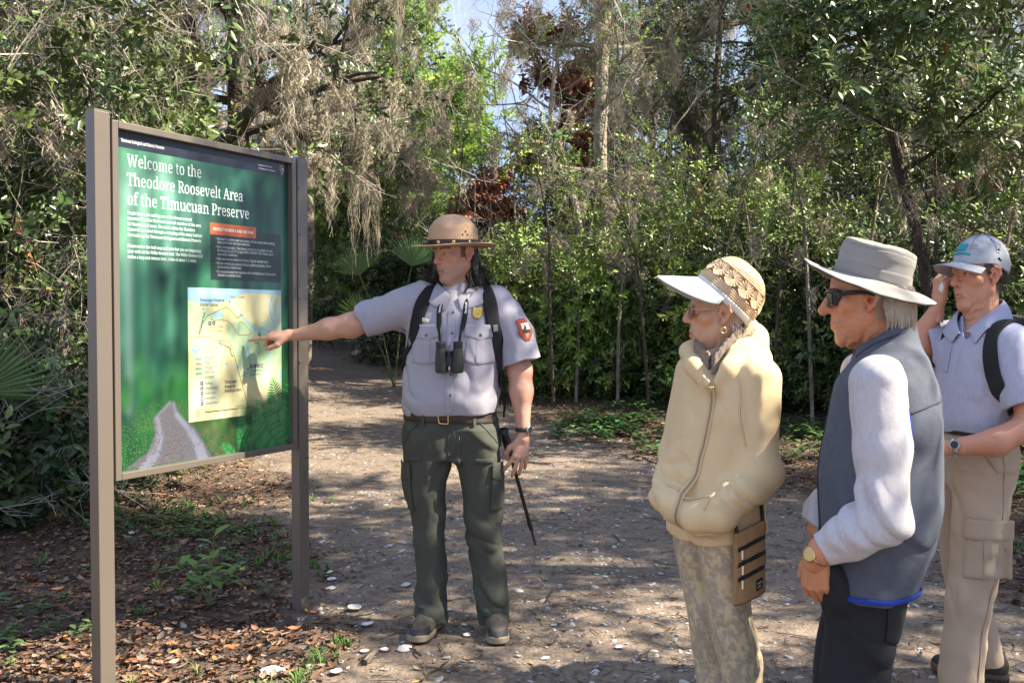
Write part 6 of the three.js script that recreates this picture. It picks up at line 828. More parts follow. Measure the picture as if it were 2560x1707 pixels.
  // fleece collar inside the hood
  { const c = [0.25, 0.195, 0.155], ring = (k) => [[-0.006, 1.27, 0.085], [-0.045, 1.298, 0.06], [-0.045, 1.33, -0.015], [0.01, 1.365, -0.06], [0.065, 1.385, -0.055], [0.092, 1.365, -0.01], [0.075, 1.335, 0.052], [0.038, 1.30, 0.085], [0.002, 1.26, 0.108]].map(([x, y, z]) => V(x, y, z).add(V((x - 0.02) * k, -k * 0.62, z * k)));
    const a = curve(ring(0.0), 60), b = curve(ring(-0.05), 60).map((p, i) => p.add(V(0, 0.02 + 0.012 * noise(i * 0.7, 2), 0)));
    part('fleece_collar', sheet((u, v) => { const i = Math.round(u * 60); return a[i].clone().lerp(b[i], v).add(V(0, 0, 0).addScaledVector(V(noise(i * 0.8, v * 5), noise(i * 0.9, v * 6, 3), noise(i * 0.7, v * 5, 7)), 0.004)); }, 60, 12, 0.012), cloth(c, { sheen: 0.6 }), P);
    const inner = [V(-0.012, 1.20, 0.09), V(0.012, 1.30, 0.075)]; part('inner_top', polygonize(uni(0.02, cap([0.008, 1.21, 0.06], [0.02, 1.31, 0.03], 0.03, 0.052)), [-0.09, 1.14, -0.06], [0.11, 1.33, 0.14], 0.007), cloth(c.map((v) => v * 1.1), { sheen: 0.6 }), P); }
  // printed trousers
  const legA = loft([[0.02, 0.04, -0.085, 0.06, 0.062], [0.2, 0.025, -0.075, 0.06, 0.064], [0.356, 0.012, -0.062, 0.062, 0.068], [0.47, -0.002, -0.055, 0.066, 0.07], [0.61, -0.016, -0.055, 0.077, 0.078], [0.72, -0.024, -0.055, 0.088, 0.09], [0.82, -0.02, -0.05, 0.09, 0.1]]), legB = loft([[0.02, 0.135, 0.035, 0.06, 0.062], [0.2, 0.118, 0.045, 0.06, 0.064], [0.356, 0.098, 0.055, 0.061, 0.068], [0.47, 0.075, 0.06, 0.066, 0.07], [0.61, 0.055, 0.06, 0.068, 0.076], [0.72, 0.045, 0.055, 0.078, 0.088], [0.82, 0.045, 0.05, 0.085, 0.098]]);
  const snake = (x, y, z, nx, ny, nz) => { const s = noise(x * 20, y * 12, z * 20), b = fbm(x * 52 + s, y * 36, z * 52), g = noise(x * 130, y * 130, z * 130) * 0.5 + noise(x * 60, y * 75, z * 60) * 0.6; const t = sstep(0.02, 0.14, b + s * 0.28 + g * 0.16 - 0.02), light = [0.60, 0.475, 0.28], dk = [0.37, 0.305, 0.22], m = [0.46, 0.385, 0.275]; const q = g > 0.12 ? m : dk; return light.map((v, i) => mix(q[i], v, t)); };
  const trousers = (x, y, z) => { let d = smin(legA(x, y, z), legB(x, y, z), 0.012); const k = Math.exp(-((y - 0.46) ** 2) / 0.008); return Math.max(d - folds(x, y, z, 0.6, 0.3) - 0.009 * crease(x, y, z, 0.4, 0.9, 0, 13) * k - 0.006 * crease(x, y, z, -0.4, 0.9, 0.1, 11) * sstep(0.4, 0.3, y), 0.03 - y); };
  part('trousers', polygonize(trousers, [-0.14, 0.01, -0.19], [0.24, 0.86, 0.19], 0.0052, snake), phys([1, 1, 1], 0.42, { vertexColors: true, clearcoat: 0.25, clearcoatRoughness: 0.35 }), P);
  shoe(P, [0.05, 0, -0.08], -1.2, { len: 0.24, upper: [0.4, 0.38, 0.35] }); shoe(P, [0.145, 0, 0.035], -1.1, { len: 0.24, upper: [0.4, 0.38, 0.35] });
  // hair at the nape, earring, glasses
  { const r = rngOf(8), list = []; for (let i = 0; i < 70; i++) { const a = r(), v = r(), p = V(0.077 * (0.95 - 0.35 * a), 0.0 - 0.06 * v, -0.02 - 0.085 * a - 0.02 * v); const q = p.clone().add(V(-0.012 * a, -0.012 - 0.008 * r(), -0.004 * r())); list.push([[p, p.clone().lerp(q, 0.5).add(V(0.003, 0.0, -0.002)), q].map((w) => w.applyMatrix4(HM)).map((w) => [w.x, w.y, w.z]), 1]); } part('hair', strands(list, 0.0011, 3), std([0.5, 0.47, 0.45], 0.6), P); }
  { const e = V(0.079, -0.047, -0.008).applyMatrix4(HM); part('earring', new THREE.TorusGeometry(0.0085, 0.0024, 8, 24).rotateY(0.3).translate(e.x, e.y - 0.004, e.z + 0.002), brassM, P); }
  { const G = new THREE.Group(); G.name = 'glasses'; G.applyMatrix4(HM); P.add(G); const gold = phys([0.75, 0.55, 0.35], 0.25, { metalness: 1 }), tintM = phys([0.16, 0.06, 0.04], 0.08, { clearcoat: 1 });
    for (const s of [-1, 1]) { part('lens', sheet((u, v) => { const a = (u - 0.5) * 0.044, b = (v - 0.5) * 0.03; return V(s * 0.033 + a, 0.004 + b, 0.101 - 6 * (a * s) ** 2 - (a * s > 0 ? 0.28 * Math.abs(a) : 0)); }, 8, 6, 0.0016), tintM, G); part('rim', tube(Array.from({ length: 33 }, (_, i) => { const t = i / 32 * 6.283; const a = 0.023 * Math.sign(Math.cos(t)) * Math.pow(Math.abs(Math.cos(t)), 0.7), b = 0.016 * Math.sign(Math.sin(t)) * Math.pow(Math.abs(Math.sin(t)), 0.7); return V(s * 0.033 + a, 0.004 + b, 0.1015 - 6 * a * a - (a * s > 0 ? 0.28 * Math.abs(a) : 0)); }), 0.0011, 5), gold, G); part('temple', tube(curve([[s * 0.057, 0.012, 0.091], [s * 0.071, 0.013, 0.06], [s * 0.078, 0.012, 0.02], [s * 0.082, 0.006, -0.01]], 12), 0.0013, 5), gold, G); part('temple', tube(curve([[s * 0.057, 0.008, 0.091], [s * 0.071, 0.009, 0.06], [s * 0.078, 0.012, 0.02]], 12), 0.001, 5), gold, G); }
    part('bridge', tube(curve([[-0.011, 0.01, 0.1], [0, 0.013, 0.104], [0.011, 0.01, 0.1]], 8), 0.0012, 5), gold, G); }
  // visor hat: local axes x across, y up, z forwards; tipped back
  { const H = new THREE.Group(); H.name = 'sun_hat'; H.position.set(0.040, 1.486, 0.0); H.rotation.set(-0.72, -1.5, 0, 'YXZ'); P.add(H);
    const straw = [0.66, 0.47, 0.285], strawM = std(straw, 0.8), rad = (a) => { const c = Math.cos(a), s = Math.sin(a); return [s * 0.088, c * 0.106 - 0.004]; };
    const prof = (v) => { const t = v * Math.PI / 2; return [Math.pow(Math.cos(t), 0.72), 0.118 * Math.pow(Math.sin(t), 1.0)]; };
    // rows of crochet cord, with a band of open flowers
    const cord = (v, n, amp, rr, name = 'cord_row') => { const pts = []; for (let i = 0; i <= n * 4; i++) { const a = i / (n * 4) * Math.PI * 2, [k, y] = prof(v), [x, z] = rad(a), w = 1 + amp * Math.sin(i * Math.PI / 2) / 0.1; pts.push(V(x * k * w, y + 0.0008 * Math.cos(i * Math.PI / 2), z * k * w)); } return tube(pts, (t) => rr * (1 + 0.25 * Math.sin(t * n * Math.PI * 4)), 5); };
    for (const v of [0.03, 0.065, 0.1, 0.135]) part('cord_row', cord(v, 62, 0.0009, 0.0036), strawM, H);
    for (let i = 0; i < 11; i++) part('cord_row', cord(0.455 + i * 0.05, 62 - i * 5, 0.0009, 0.0042), strawM, H);
    for (let i = 0; i < 12; i++) { const a0 = (i + 0.5) / 12 * Math.PI * 2, list = [], at2 = (da, v) => { const [k, y] = prof(v), [x, z] = rad(a0 + da); return V(x * k, y, z * k); }; for (let j = 0; j < 16; j++) { const b = j / 16 * 6.283, p0 = at2(Math.cos(b) * 0.04, 0.292 + Math.sin(b) * 0.018), p1 = at2(Math.cos(b) * 0.262, 0.292 + Math.sin(b) * 0.145); list.push(tube([p0, p0.clone().lerp(p1, 0.5).multiplyScalar(1.012), p1], (t) => 0.0024 + 0.004 * t, 5)); } part('crochet_flower', merge(list), strawM, H); }
    part('lining', sheet((u, v) => { const a = u * Math.PI * 2, [k, y] = prof(v * 0.99), [x, z] = rad(a); return V(x * k * 0.955, y * 0.955, z * k * 0.955); }, 40, 14, 0.002, true), std([0.42, 0.28, 0.16], 0.9), H);
    part('hat_band', sheet((u, v) => { const a = u * Math.PI * 2, [x, z] = rad(a); return V(x * 1.02, -0.02 + v * 0.021, z * 1.02); }, 48, 3, 0.003, true), std([0.62, 0.6, 0.55], 0.85), H);
    part('visor', sheet((u, v) => { const a = mix(-1.5, 1.5, u), [x, z] = rad(a), w = Math.pow(Math.cos(a / 1.5 * Math.PI / 2), 0.75), o = v * (0.005 + 0.092 * w); const n = V(Math.sin(a) * 0.75, 0, Math.cos(a) + 0.25).normalize(); return V(x * 1.02 + n.x * o, -0.012 - v * (0.075 * w + 0.004) - v * v * 0.02 * Math.abs(Math.sin(a)), z * 1.02 + n.z * o); }, 48, 10, 0.004), cloth([0.43, 0.48, 0.53]), H); }
  // tan pouch slung at the hip
  { const B = thing('shoulder_pouch', 'flat tan pouch with three black zips hanging at the woman hip', 'pouch', at), tan = [0.36, 0.215, 0.095], c = V(0.112, 0.715, 0.165), Rr = V(0.80, 0.0, -0.60).normalize(), N = V(0.6, 0, 0.8), w = 0.108, h = 0.205, hang = (u, v) => { const a = (u - 0.5) * w, b = (v - 0.5) * h + 0.03 * u; return c.clone().addScaledVector(Rr, a).add(V(0, b, 0)).addScaledVector(N, 0.012 * Math.sin(u * Math.PI) * (1 - 0.5 * v) + 0.004 * noise(u * 5, v * 5)); };
    stand(B, 'woman'); part('bag', sheet((u, v) => hang(u, v), 16, 24, 0.016), cloth(tan), B);
    for (const v of [0.36, 0.56, 0.77]) { part('zip', sheet((a, b) => hang(0.05 + 0.95 * a, v + (b - 0.5) * 0.055 + 0.02 * Math.sin(a * 3)).addScaledVector(N, 0.0095), 14, 2, 0.003), blackM, B); const q = hang(0.16, v).addScaledVector(N, 0.014); part('zip_pull', box(0.007, 0.026, 0.003, q.x, q.y - 0.016, q.z, 0.001), steelM, B); }
    const lab = canvasTex(96, 72, (g) => { g.fillStyle = '#121212'; g.fillRect(0, 0, 96, 72); g.fillStyle = '#d8d4cc'; g.font = 'bold 22px sans-serif'; g.fillText('TRAVEL', 12, 32, 70); g.fillText('CLUB', 12, 58, 60); });
    part('label', sheet((a, b) => hang(0.62 + 0.25 * a, 0.1 + 0.14 * b).addScaledVector(N, 0.0095), 3, 3, 0.002), std([1, 1, 1], 0.8, { map: lab }), B);
    for (const [u, x, y, z] of [[0.06, 0.05, 0.9, 0.18], [0.96, 0.15, 0.9, 0.1]]) part('strap', tube(curve([hang(u, 0.95), hang(u, 1.05), V(x, y, z)], 10), 0.006, 6), blackM, B); }
}
// ------------------------------------------------------------------ the man in the slate fleece vest
function sunglasses(P, HM, frameM, lensM) { const G = new THREE.Group(); G.name = 'sunglasses'; G.applyMatrix4(HM); P.add(G); for (const s of [-1, 1]) { part('lens', sheet((u, v) => { const t = v - 0.5, a = (u - 0.5) * (0.044 - 0.012 * Math.max(0, -t) * 2), b = t * 0.034; return V(s * 0.034 + a, 0.003 + b - 0.004 * (u - 0.5) ** 2, 0.103 - 7 * (s * 0.034 + a) ** 2 * 1.6); }, 10, 8, 0.004), lensM, G); part('frame', tube(curve([[s * 0.010, 0.022, 0.103], [s * 0.035, 0.026, 0.094], [s * 0.062, 0.02, 0.066], [s * 0.066, 0.008, 0.06]], 12), 0.0034, 6), frameM, G); part('temple', sheet((u, v) => { const p = curve([[s * 0.065, 0.016, 0.062], [s * 0.076, 0.016, 0.03], [s * 0.082, 0.013, 0.0], [s * 0.085, 0.004, -0.025]], 12)[Math.round(u * 12)].clone(); p.y += (v - 0.5) * (0.012 - 0.005 * u); return p; }, 12, 2, 0.004), frameM, G); } part('bridge', tube(curve([[-0.012, 0.016, 0.104], [0, 0.019, 0.107], [0.012, 0.016, 0.104]], 8), 0.0032, 6), frameM, G); }
{
  const at = [0.916, 0, -2.526], P = thing('person', 'man in a slate fleece vest with blue trim, sunglasses and grey brimmed hat', 'person', at), skin = SKIN.tan;
  stand(P, 'vest'); const HM = M4(0.018, 1.474, 0.0, 0.03, -1.56, 0, 1.03);
  const legs = uni(0.02, cap([0.0, 0.8, 0.09], [-0.01, 0.42, 0.1], 0.085, 0.06), cap([-0.01, 0.42, 0.1], [0.02, 0.06, 0.1], 0.06, 0.04), cap([0.0, 0.8, -0.09], [-0.02, 0.42, -0.1], 0.085, 0.06), cap([-0.02, 0.42, -0.1], [0.0, 0.06, -0.1], 0.06, 0.04));
  const armN = [[0.047, 1.255, 0.175], [0.062, 0.945, 0.235], [-0.085, 0.862, 0.252], [-0.105, 0.83, 0.228]], armF = [[0.03, 1.255, -0.18], [0.02, 0.97, -0.25], [-0.10, 0.872, -0.17], [-0.11, 0.83, -0.12]];
  const bodyF = uni(0.04, loft([[0.75, 0.03, 0, 0.09, 0.14], [1.0, 0.055, 0, 0.11, 0.15], [1.25, 0.065, 0, 0.1, 0.16], [1.34, 0.08, 0, 0.06, 0.07]]), legs, chain(armN, [0.05, 0.042, 0.029, 0.032], 0.03), chain(armF, [0.05, 0.042, 0.029, 0.032], 0.03), cap([0.075, 1.33, 0], [0.05, 1.42, 0], 0.052));
  part('body', merge([polygonize(bodyF, [-0.22, 0.02, -0.34], [0.24, 1.46, 0.34], 0.012, skinCol(skin)),
    headGeo({ neck: [0, -0.17, -0.072], age: 1.5, nose: 1.55, jaw: 1.0, full: 0.97, lip: 0.6, lipTone: 0.45, spots: 0.3, brow: 1.1, slim: 0.97, browStrong: 0.4, browColor: [0.3, 0.27, 0.24], hairColor: [0.40, 0.355, 0.30], hairline: (x, y, z) => z < -0.02 && y > -0.045 - 0.25 * Math.max(0, -z - 0.02) ? 0.75 : 0 }, HM, skin),
    handGeo(1, [[0.5, 0.5, 0.3, 0.1], [0.55, 0.5, 0.3, 0], [0.6, 0.5, 0.3, 0], [0.65, 0.5, 0.3, 0]], [[0.042, 0.05, -0.015], [0.05, 0.08, -0.02], [0.045, 0.1, -0.025]], handFrame(V(-0.1, 0.838, 0.228), V(-0.05, -0.95, -0.3), V(-0.45, -0.25, 0.85)), skin, 0.012)]), M_SKIN, P);
  eyes(P, HM);
  // sweatshirt sleeves and the vest over them
  const pale = [0.50, 0.48, 0.50], slate = [0.078, 0.09, 0.118];
  const sN = chain([armN[0], [0.056, 1.1, 0.212], armN[1], [-0.01, 0.898, 0.252], armN[2]], [0.07, 0.067, 0.06, 0.052, 0.043], 0.02), sF = chain(armF, [0.074, 0.062, 0.046, 0.046], 0.03);
  const sweat = (x, y, z) => { let d = Math.min(tubeCut(sN, cut([-0.088, 0.86, 0.262], [-0.86, -0.5, 0.1]), 0.016)(x, y, z), tubeCut(sF, cut([-0.125, 0.84, -0.15], [-0.5, -0.8, 0.3]), 0.016)(x, y, z)); const el = Math.exp(-((x - 0.03) ** 2 + (y - 0.93) ** 2) / 0.014), cuff = Math.exp(-((x + 0.06) ** 2 + (y - 0.875) ** 2) / 0.002); return d - folds(x, y, z, 0.75, 0.3) - 0.013 * crease(x, y, z, 0.75, 0.6, 0.1, 15) * (el + cuff) - 0.006 * crease(x, y, z, 0.9, 0.25, 0, 9) * sstep(0.98, 1.15, y); };
  part('sweatshirt', polygonize(sweat, [-0.16, 0.8, -0.36], [0.16, 1.36, 0.36], 0.0048, (x, y, z) => { const k = 1 + 0.13 * noise(x * 160, y * 45, z * 160) + 0.05 * fbm(x * 10, y * 10, z * 10); return pale.map((v) => v * k); }), vcloth({ sheen: 0.4 }), P);
  const vestT = loft([[0.70, 0.032, 0, 0.128, 0.205], [0.735, 0.032, 0, 0.126, 0.205], [0.82, 0.046, 0, 0.141, 0.212], [0.94, 0.058, 0, 0.152, 0.215], [1.05, 0.056, 0, 0.158, 0.212], [1.16, 0.064, 0, 0.15, 0.21], [1.26, 0.068, 0, 0.13, 0.205], [1.32, 0.082, 0, 0.095, 0.165], [1.36, 0.075, 0, 0.074, 0.095], [1.395, 0.07, 0, 0.068, 0.078]]);
  const neckHole = cap([0.055, 1.32, 0], [0.04, 1.55, 0], 0.058, 0.066), standUp = cap([0.076, 1.345, 0], [0.068, 1.40, 0], 0.076, 0.072);
  const armHole = uni(0.02, cap([0.05, 1.22, 0.18], [0.05, 1.22, 0.4], 0.07), cap([0.055, 1.1, 0.19], [0.055, 1.1, 0.4], 0.07));
  const vest = (x, y, z) => { let d = smin(vestT(x, y, z), standUp(x, y, z), 0.02); d = smax(d, y - 1.403 - 0.62 * (x - 0.085), 0.004); d = smax(d, -neckHole(x, y, z), 0.006); d = smax(d, 0.727 - 0.09 * Math.max(0, 0.02 - x) * 0 + 0.08 * Math.max(0, x - 0.06) - y, 0.006); const fx = -0.085, open = Math.max(Math.abs(z - 0.015) - 0.006 - 0.05 * Math.max(0, y - 1.2), x - 0.02); d = smax(d, -open, 0.004);
    return d - folds(x, y, z, 0.75, 0.2) - 0.008 * noise(x * 5, y * 2.2, z * 8) - 0.007 * crease(x, y, z, 0.95, 0.15, 0.3, 6); };
  const fleece = (x, y, z) => { const k = 1 + 0.16 * noise(x * 140, y * 140, z * 140) + 0.1 * noise(x * 50, y * 50, z * 50); return slate.map((v) => v * k); };
  part('vest', polygonize(vest, [-0.17, 0.69, -0.27], [0.28, 1.46, 0.27], 0.0062, fleece), vcloth({ sheen: 0.9, sheenRoughness: 0.45 }), P);
  const blueM = cloth([0.012, 0.05, 0.36]);
  { const hole = [[-0.012, 1.14, 0.2], [-0.018, 1.22, 0.2], [0.0, 1.275, 0.2], [0.028, 1.304, 0.19], [0.065, 1.292, 0.19], [0.098, 1.245, 0.2], [0.118, 1.18, 0.2], [0.125, 1.1, 0.21]]; part('armhole_trim', strap(vest, hole, 0.009, 0.004, 0.001, 40), blueM, P);
    part('hem_trim', band((x, y, z) => vest(x, y, z), 0.035, 0, 0.7345, 0.012, 0.0, 0.002, 0.004, 0, Math.PI * 2, 72), blueM, P);
    part('yoke_seam', strap(vest, [[0.118, 1.195, 0.2], [0.15, 1.205, 0.16], [0.19, 1.215, 0.09], [0.21, 1.218, 0.02]], 0.004, 0.003, 0.0, 24), cloth(slate.map((v) => v * 0.6)), P); part('collar_seam', strap(vest, [[-0.01, 1.325, 0.075], [0.04, 1.352, 0.085], [0.1, 1.385, 0.07], [0.135, 1.40, 0.02]], 0.004, 0.003, 0.0, 24), cloth(slate.map((v) => v * 0.6)), P);
    part('side_pocket', strap(vest, [[-0.035, 0.905, 0.2], [-0.03, 0.86, 0.2], [-0.036, 0.82, 0.2]], 0.008, 0.004, 0.0, 16), cloth(slate.map((v) => v * 0.7)), P); part('front_edge', strap(vest, [[-0.055, 1.27, 0.035], [-0.085, 1.15, 0.035], [-0.10, 1.0, 0.035], [-0.09, 0.85, 0.035], [-0.085, 0.74, 0.035]], 0.012, 0.005, 0.0, 40), cloth(slate.map((v) => v * 0.55)), P); }
  // black trousers
  const legN = loft([[0.02, 0.02, 0.1, 0.075, 0.07], [0.3, 0.0, 0.1, 0.083, 0.078], [0.5, -0.008, 0.098, 0.088, 0.086], [0.66, 0.015, 0.09, 0.094, 0.09], [0.8, 0.035, 0.08, 0.095, 0.09]]), legF = loft([[0.02, 0.0, -0.1, 0.075, 0.07], [0.3, -0.03, -0.1, 0.083, 0.078], [0.5, -0.03, -0.098, 0.088, 0.086], [0.66, 0.01, -0.09, 0.094, 0.09], [0.8, 0.035, -0.08, 0.095, 0.09]]), hips = loft([[0.66, 0.02, 0, 0.095, 0.15], [0.78, 0.03, 0, 0.1, 0.16], [0.88, 0.04, 0, 0.1, 0.16], [0.94, 0.05, 0, 0.1, 0.16]]);
  const pocketF = uni(0.03, cap([-0.074, 0.795, 0.19], [-0.045, 0.73, 0.16], 0.036, 0.04));
  const trousers = (x, y, z) => Math.max(smin(smin(smin(legN(x, y, z), legF(x, y, z), 0.012), hips(x, y, z), 0.04), pocketF(x, y, z), 0.03) - folds(x, y, z, 0.8, 0.4) - 0.010 * crease(x, y, z, 0.7, 0.7, 0.2, 8), 0.02 - y);
  part('trousers', polygonize(trousers, [-0.15, 0.01, -0.24], [0.2, 0.93, 0.24], 0.008, tone([0.012, 0.013, 0.016], 0.15, 30)), vcloth({ sheen: 0.15 }), P);
  part('back_pocket', patch(trousers, V(0.09, 0.68, 0.1), V(0.78, 0, -0.62).normalize(), V(0, 1, 0), (u, v) => [(u - 0.5) * 0.12, mix(-0.07 + 0.018 * Math.abs(u - 0.5) * 2, 0.05, v)], 10, 8, 0.001, 0.004), cloth([0.016, 0.017, 0.02], { sheen: 0.15 }), P);
  for (const [x, z] of [[0.03, 0.1], [0.01, -0.1]]) shoe(P, [x, 0, z], -1.5, { upper: [0.03, 0.03, 0.03], toe: [0.02, 0.02, 0.02], sole: [0.1, 0.1, 0.1], laces: [0.03, 0.03, 0.03] });
  watch(P, V(-0.098, 0.846, 0.242), V(-0.5, -0.86, -0.1), V(-0.45, 0.25, 0.86), 0.0325, phys([0.62, 0.55, 0.4], 0.25, { metalness: 1 }), brassM, std([0.6, 0.45, 0.16], 0.3));
  sunglasses(P, HM, std([0.01, 0.011, 0.012], 0.3), phys([0.012, 0.014, 0.014], 0.06));
  { const r = rngOf(18), list = []; for (let i = 0; i < 1000; i++) { const a = Math.pow(r(), 0.8), s = r() < 0.85 ? 1 : -1, v = r(), p = V(s * mix(0.078, 0.02, a * a), 0.03 - 0.05 * v, -0.036 - 0.075 * Math.sin(a * 1.5)), L = 0.018 + 0.06 * Math.pow(r(), 0.7), q = p.clone().add(V(s * (0.002 - 0.01 * a) + (r() - 0.5) * 0.006, -L, -0.004 - 0.008 * r())); list.push([[p, p.clone().lerp(q, 0.5).add(V(s * 0.004, 0, -0.005)), q].map((w) => { w.applyMatrix4(HM); return [w.x, w.y, w.z]; }), 0.7 + 0.7 * r()]); } part('hair', strands(list, 0.0011, 3), std([0.50, 0.43, 0.35], 0.5), P); }
  // brimmed hat: x across, y up, z forwards
  { const H = new THREE.Group(); H.name = 'sun_hat'; H.position.set(0.028, 1.522, 0); H.rotation.set(-0.27, -1.56, 0, 'YXZ'); P.add(H); const c = [0.285, 0.275, 0.255], capM = cloth(c), under = cloth([0.09, 0.085, 0.08]);
    const cr = (v, a) => { const sag = 0.012 * noise(Math.cos(a) * 2 + 5, Math.sin(a) * 2, v * 3), k = v < 0.55 ? 1 - 0.04 * v : v < 0.78 ? 1.03 - 0.08 * v : 0.965 * Math.sqrt(Math.max(0.0004, 1 - Math.pow((v - 0.78) / 0.22, 2))); const y = v < 0.78 ? 0.082 * v / 0.78 : 0.082 + 0.014 * Math.sqrt((v - 0.78) / 0.22); return V(Math.sin(a) * 0.083 * k * (1 + sag * 2), y + 0.012 * v * Math.cos(a) * 0 + sag * 0.5 * v, Math.cos(a) * 0.1 * k * (1 + sag)); };
    part('crown', sheet((u, v) => cr(v * 0.74, u * Math.PI * 2), 64, 20, 0.004, true), capM, H); const meshT = dataTex(64, (u, v) => { const q = (Math.sin(u * 6.283 * 4) * Math.sin(v * 6.283 * 4)) > 0.15 ? 0.35 : 1; return [q, q, q]; }); meshT.repeat.set(26, 5); part('mesh_top', sheet((u, v) => cr(0.73 + v * 0.265, u * Math.PI * 2), 64, 14, 0.004, true), std([0.40, 0.385, 0.335], 0.85, { map: meshT, bumpMap: meshT, bumpScale: 0.001 }), H);
    part('hat_band', sheet((u, v) => { const a = u * Math.PI * 2, p = cr(v * 0.3, a); p.x *= 1.022; p.z *= 1.022; return p; }, 64, 4, 0.003, true), cloth(c.map((q) => q * 0.93)), H);
    const brim = (u, v, o) => { const a = u * Math.PI * 2, cz = Math.cos(a), sx = Math.sin(a), w = 0.062 + 0.014 * Math.abs(cz) + 0.01 * Math.max(0, cz), p = cr(0, a); p.x += sx * w * v; p.z += cz * w * v; p.y += -0.03 * v * Math.pow(Math.abs(sx), 1.3) + 0.012 * v * v * Math.max(0, cz) - 0.014 * v * v * Math.max(0, -cz) + 0.003 * noise(cz * 3, sx * 3) * v + o; return p; };
    part('brim', sheet((u, v) => brim(u, v, 0), 72, 10, 0.004, true), capM, H); part('brim_lining', sheet((u, v) => brim(u, v * 0.96, -0.0042), 72, 8, 0.002, true), under, H); }
}
// ------------------------------------------------------------------ the man in the cap and polo shirt
{
  const at = [1.691, 0, -3.53], P = thing('person', 'man in a pale blue polo, khaki cargo trousers and washed blue cap', 'person', at), skin = SKIN.third, T = -1.05;
  stand(P, 'third'); const HM = M4(0.02, 1.572, 0.0, 0.0, -0.86, 0.02, 1.04);
  const armR = [[-0.045, 1.325, -0.13], [-0.215, 1.318, -0.045], [-0.128, 1.455, -0.045]], armL = [[0.13, 1.325, 0.13], [0.21, 1.06, 0.2], [0.09, 1.0, 0.26], [-0.056, 0.975, 0.268]];
  const bodyF = uni(0.04, loft([[0.9, 0.02, 0, 0.14, 0.1, T], [1.1, 0.025, 0, 0.15, 0.105, T], [1.3, 0.04, 0, 0.15, 0.09, T], [1.4, 0.035, 0, 0.06, 0.055, T]]), chain(armR, [0.055, 0.046, 0.029], 0.03), chain(armL, [0.055, 0.048, 0.044, 0.03], 0.03), cap([0.035, 1.38, -0.01], [0.03, 1.5, -0.01], 0.058), uni(0.02, cap([-0.03, 0.86, -0.09], [-0.02, 0.46, -0.2], 0.08, 0.055), cap([-0.02, 0.46, -0.2], [0.075, 0.08, -0.28], 0.055, 0.04), cap([0.05, 0.86, 0.07], [0.0, 0.46, 0.12], 0.08, 0.055), cap([0.0, 0.46, 0.12], [-0.02, 0.08, 0.19], 0.055, 0.04)));
  part('body', merge([polygonize((x, y, z) => bodyF(x, y, z) - 0.0014 * noise(x * 26, y * 26, z * 26), [-0.3, 0.02, -0.36], [0.32, 1.54, 0.34], 0.0115, (x, y, z) => { const c = skinCol(skin)(x, y, z), n = noise(x * 70, y * 70, z * 70); const k = n > 0.45 ? 0.92 : 1; return [c[0] * k, c[1] * k * 0.97, c[2] * k * 0.97]; }),
    headGeo({ neck: [0.008, -0.17, -0.02], age: 1, nose: 1.15, jaw: 1.05, full: 1.02, spots: 0.2, lip: 0.75, lipTone: 0.5, eye: 0.003, browStrong: 0.55, browColor: [0.12, 0.08, 0.06], hairColor: [0.075, 0.065, 0.06], hairline: (x, y, z) => (Math.abs(x) > 0.055 && z < 0.03 && z > -0.002 && y > 0.028) || (z < -0.028 && y > -0.055) ? 0.8 : 0 }, HM, skin),
    handGeo(-1, [[0.75, 0.95, 0.5, 0.0], [0.85, 1.0, 0.55, 0], [0.95, 1.05, 0.6, 0], [1.0, 1.1, 0.6, 0]], [[0.043, 0.045, -0.025], [0.05, 0.075, -0.035], [0.04, 0.1, -0.04]], handFrame(V(-0.124, 1.475, -0.042), V(0.10, 0.99, 0.05), V(-0.72, 0.1, 0.68)), skin),
    handGeo(1, [[0.5, 0.6, 0.4, 0.0], [0.55, 0.6, 0.4, 0], [0.6, 0.6, 0.4, 0], [0.65, 0.6, 0.4, 0]], [[0.042, 0.05, -0.015], [0.05, 0.08, -0.02], [0.045, 0.1, -0.025]], handFrame(V(-0.08, 0.972, 0.266), V(-0.97, -0.05, -0.1), V(-0.05, 0.55, 0.83)), skin)]), M_SKIN, P);
  eyes(P, HM, 0.1, 0);
  // polo shirt
  const blue = [0.40, 0.41, 0.53];
  const poloT = loft([[0.985, 0.022, 0, 0.175, 0.138, T], [1.05, 0.02, 0, 0.188, 0.152, T], [1.14, 0.026, 0, 0.194, 0.152, T], [1.22, 0.034, 0, 0.198, 0.144, T], [1.3, 0.04, 0, 0.195, 0.13, T], [1.36, 0.04, -0.005, 0.16, 0.11, T], [1.4, 0.035, -0.008, 0.1, 0.085, T], [1.43, 0.035, -0.01, 0.076, 0.072, T]]);
  const sR = tubeCut(cap(armR[0], armR[1], 0.085, 0.078), cut([-0.172, 1.32, -0.065], [-0.82, -0.15, 0.4])), sL = tubeCut(cap(armL[0], armL[1], 0.085, 0.083), cut([0.194, 1.125, 0.185], [0.25, -0.95, 0.2]));
  const polo = (x, y, z) => { let d = smin(smin(Math.max(poloT(x, y, z), 1.012 - y), sR(x, y, z), 0.045), sL(x, y, z), 0.04); d = smax(d, -cap([0.0, 1.36, 0.085], [0.03, 1.5, -0.01], 0.03, 0.064)(x, y, z), 0.008); return d - folds(x, y, z, 0.8, -0.5) - 0.008 * crease(x, y, z, 0.4, 0.9, 0.2, 12) * Math.exp(-((y - 1.1) ** 2) / 0.01); };
  part('polo_shirt', polygonize(polo, [-0.25, 0.98, -0.26], [0.33, 1.46, 0.32], 0.0065, (x, y, z) => { const k = 1 + 0.11 * noise(x * 150, y * 45, z * 150) + 0.03 * fbm(x * 12, y * 12, z * 12); return blue.map((v) => v * k); }), vcloth(), P);
  const poloM = cloth(blue.map((v) => v * 1.03)), f = V(-0.867, 0, 0.5);
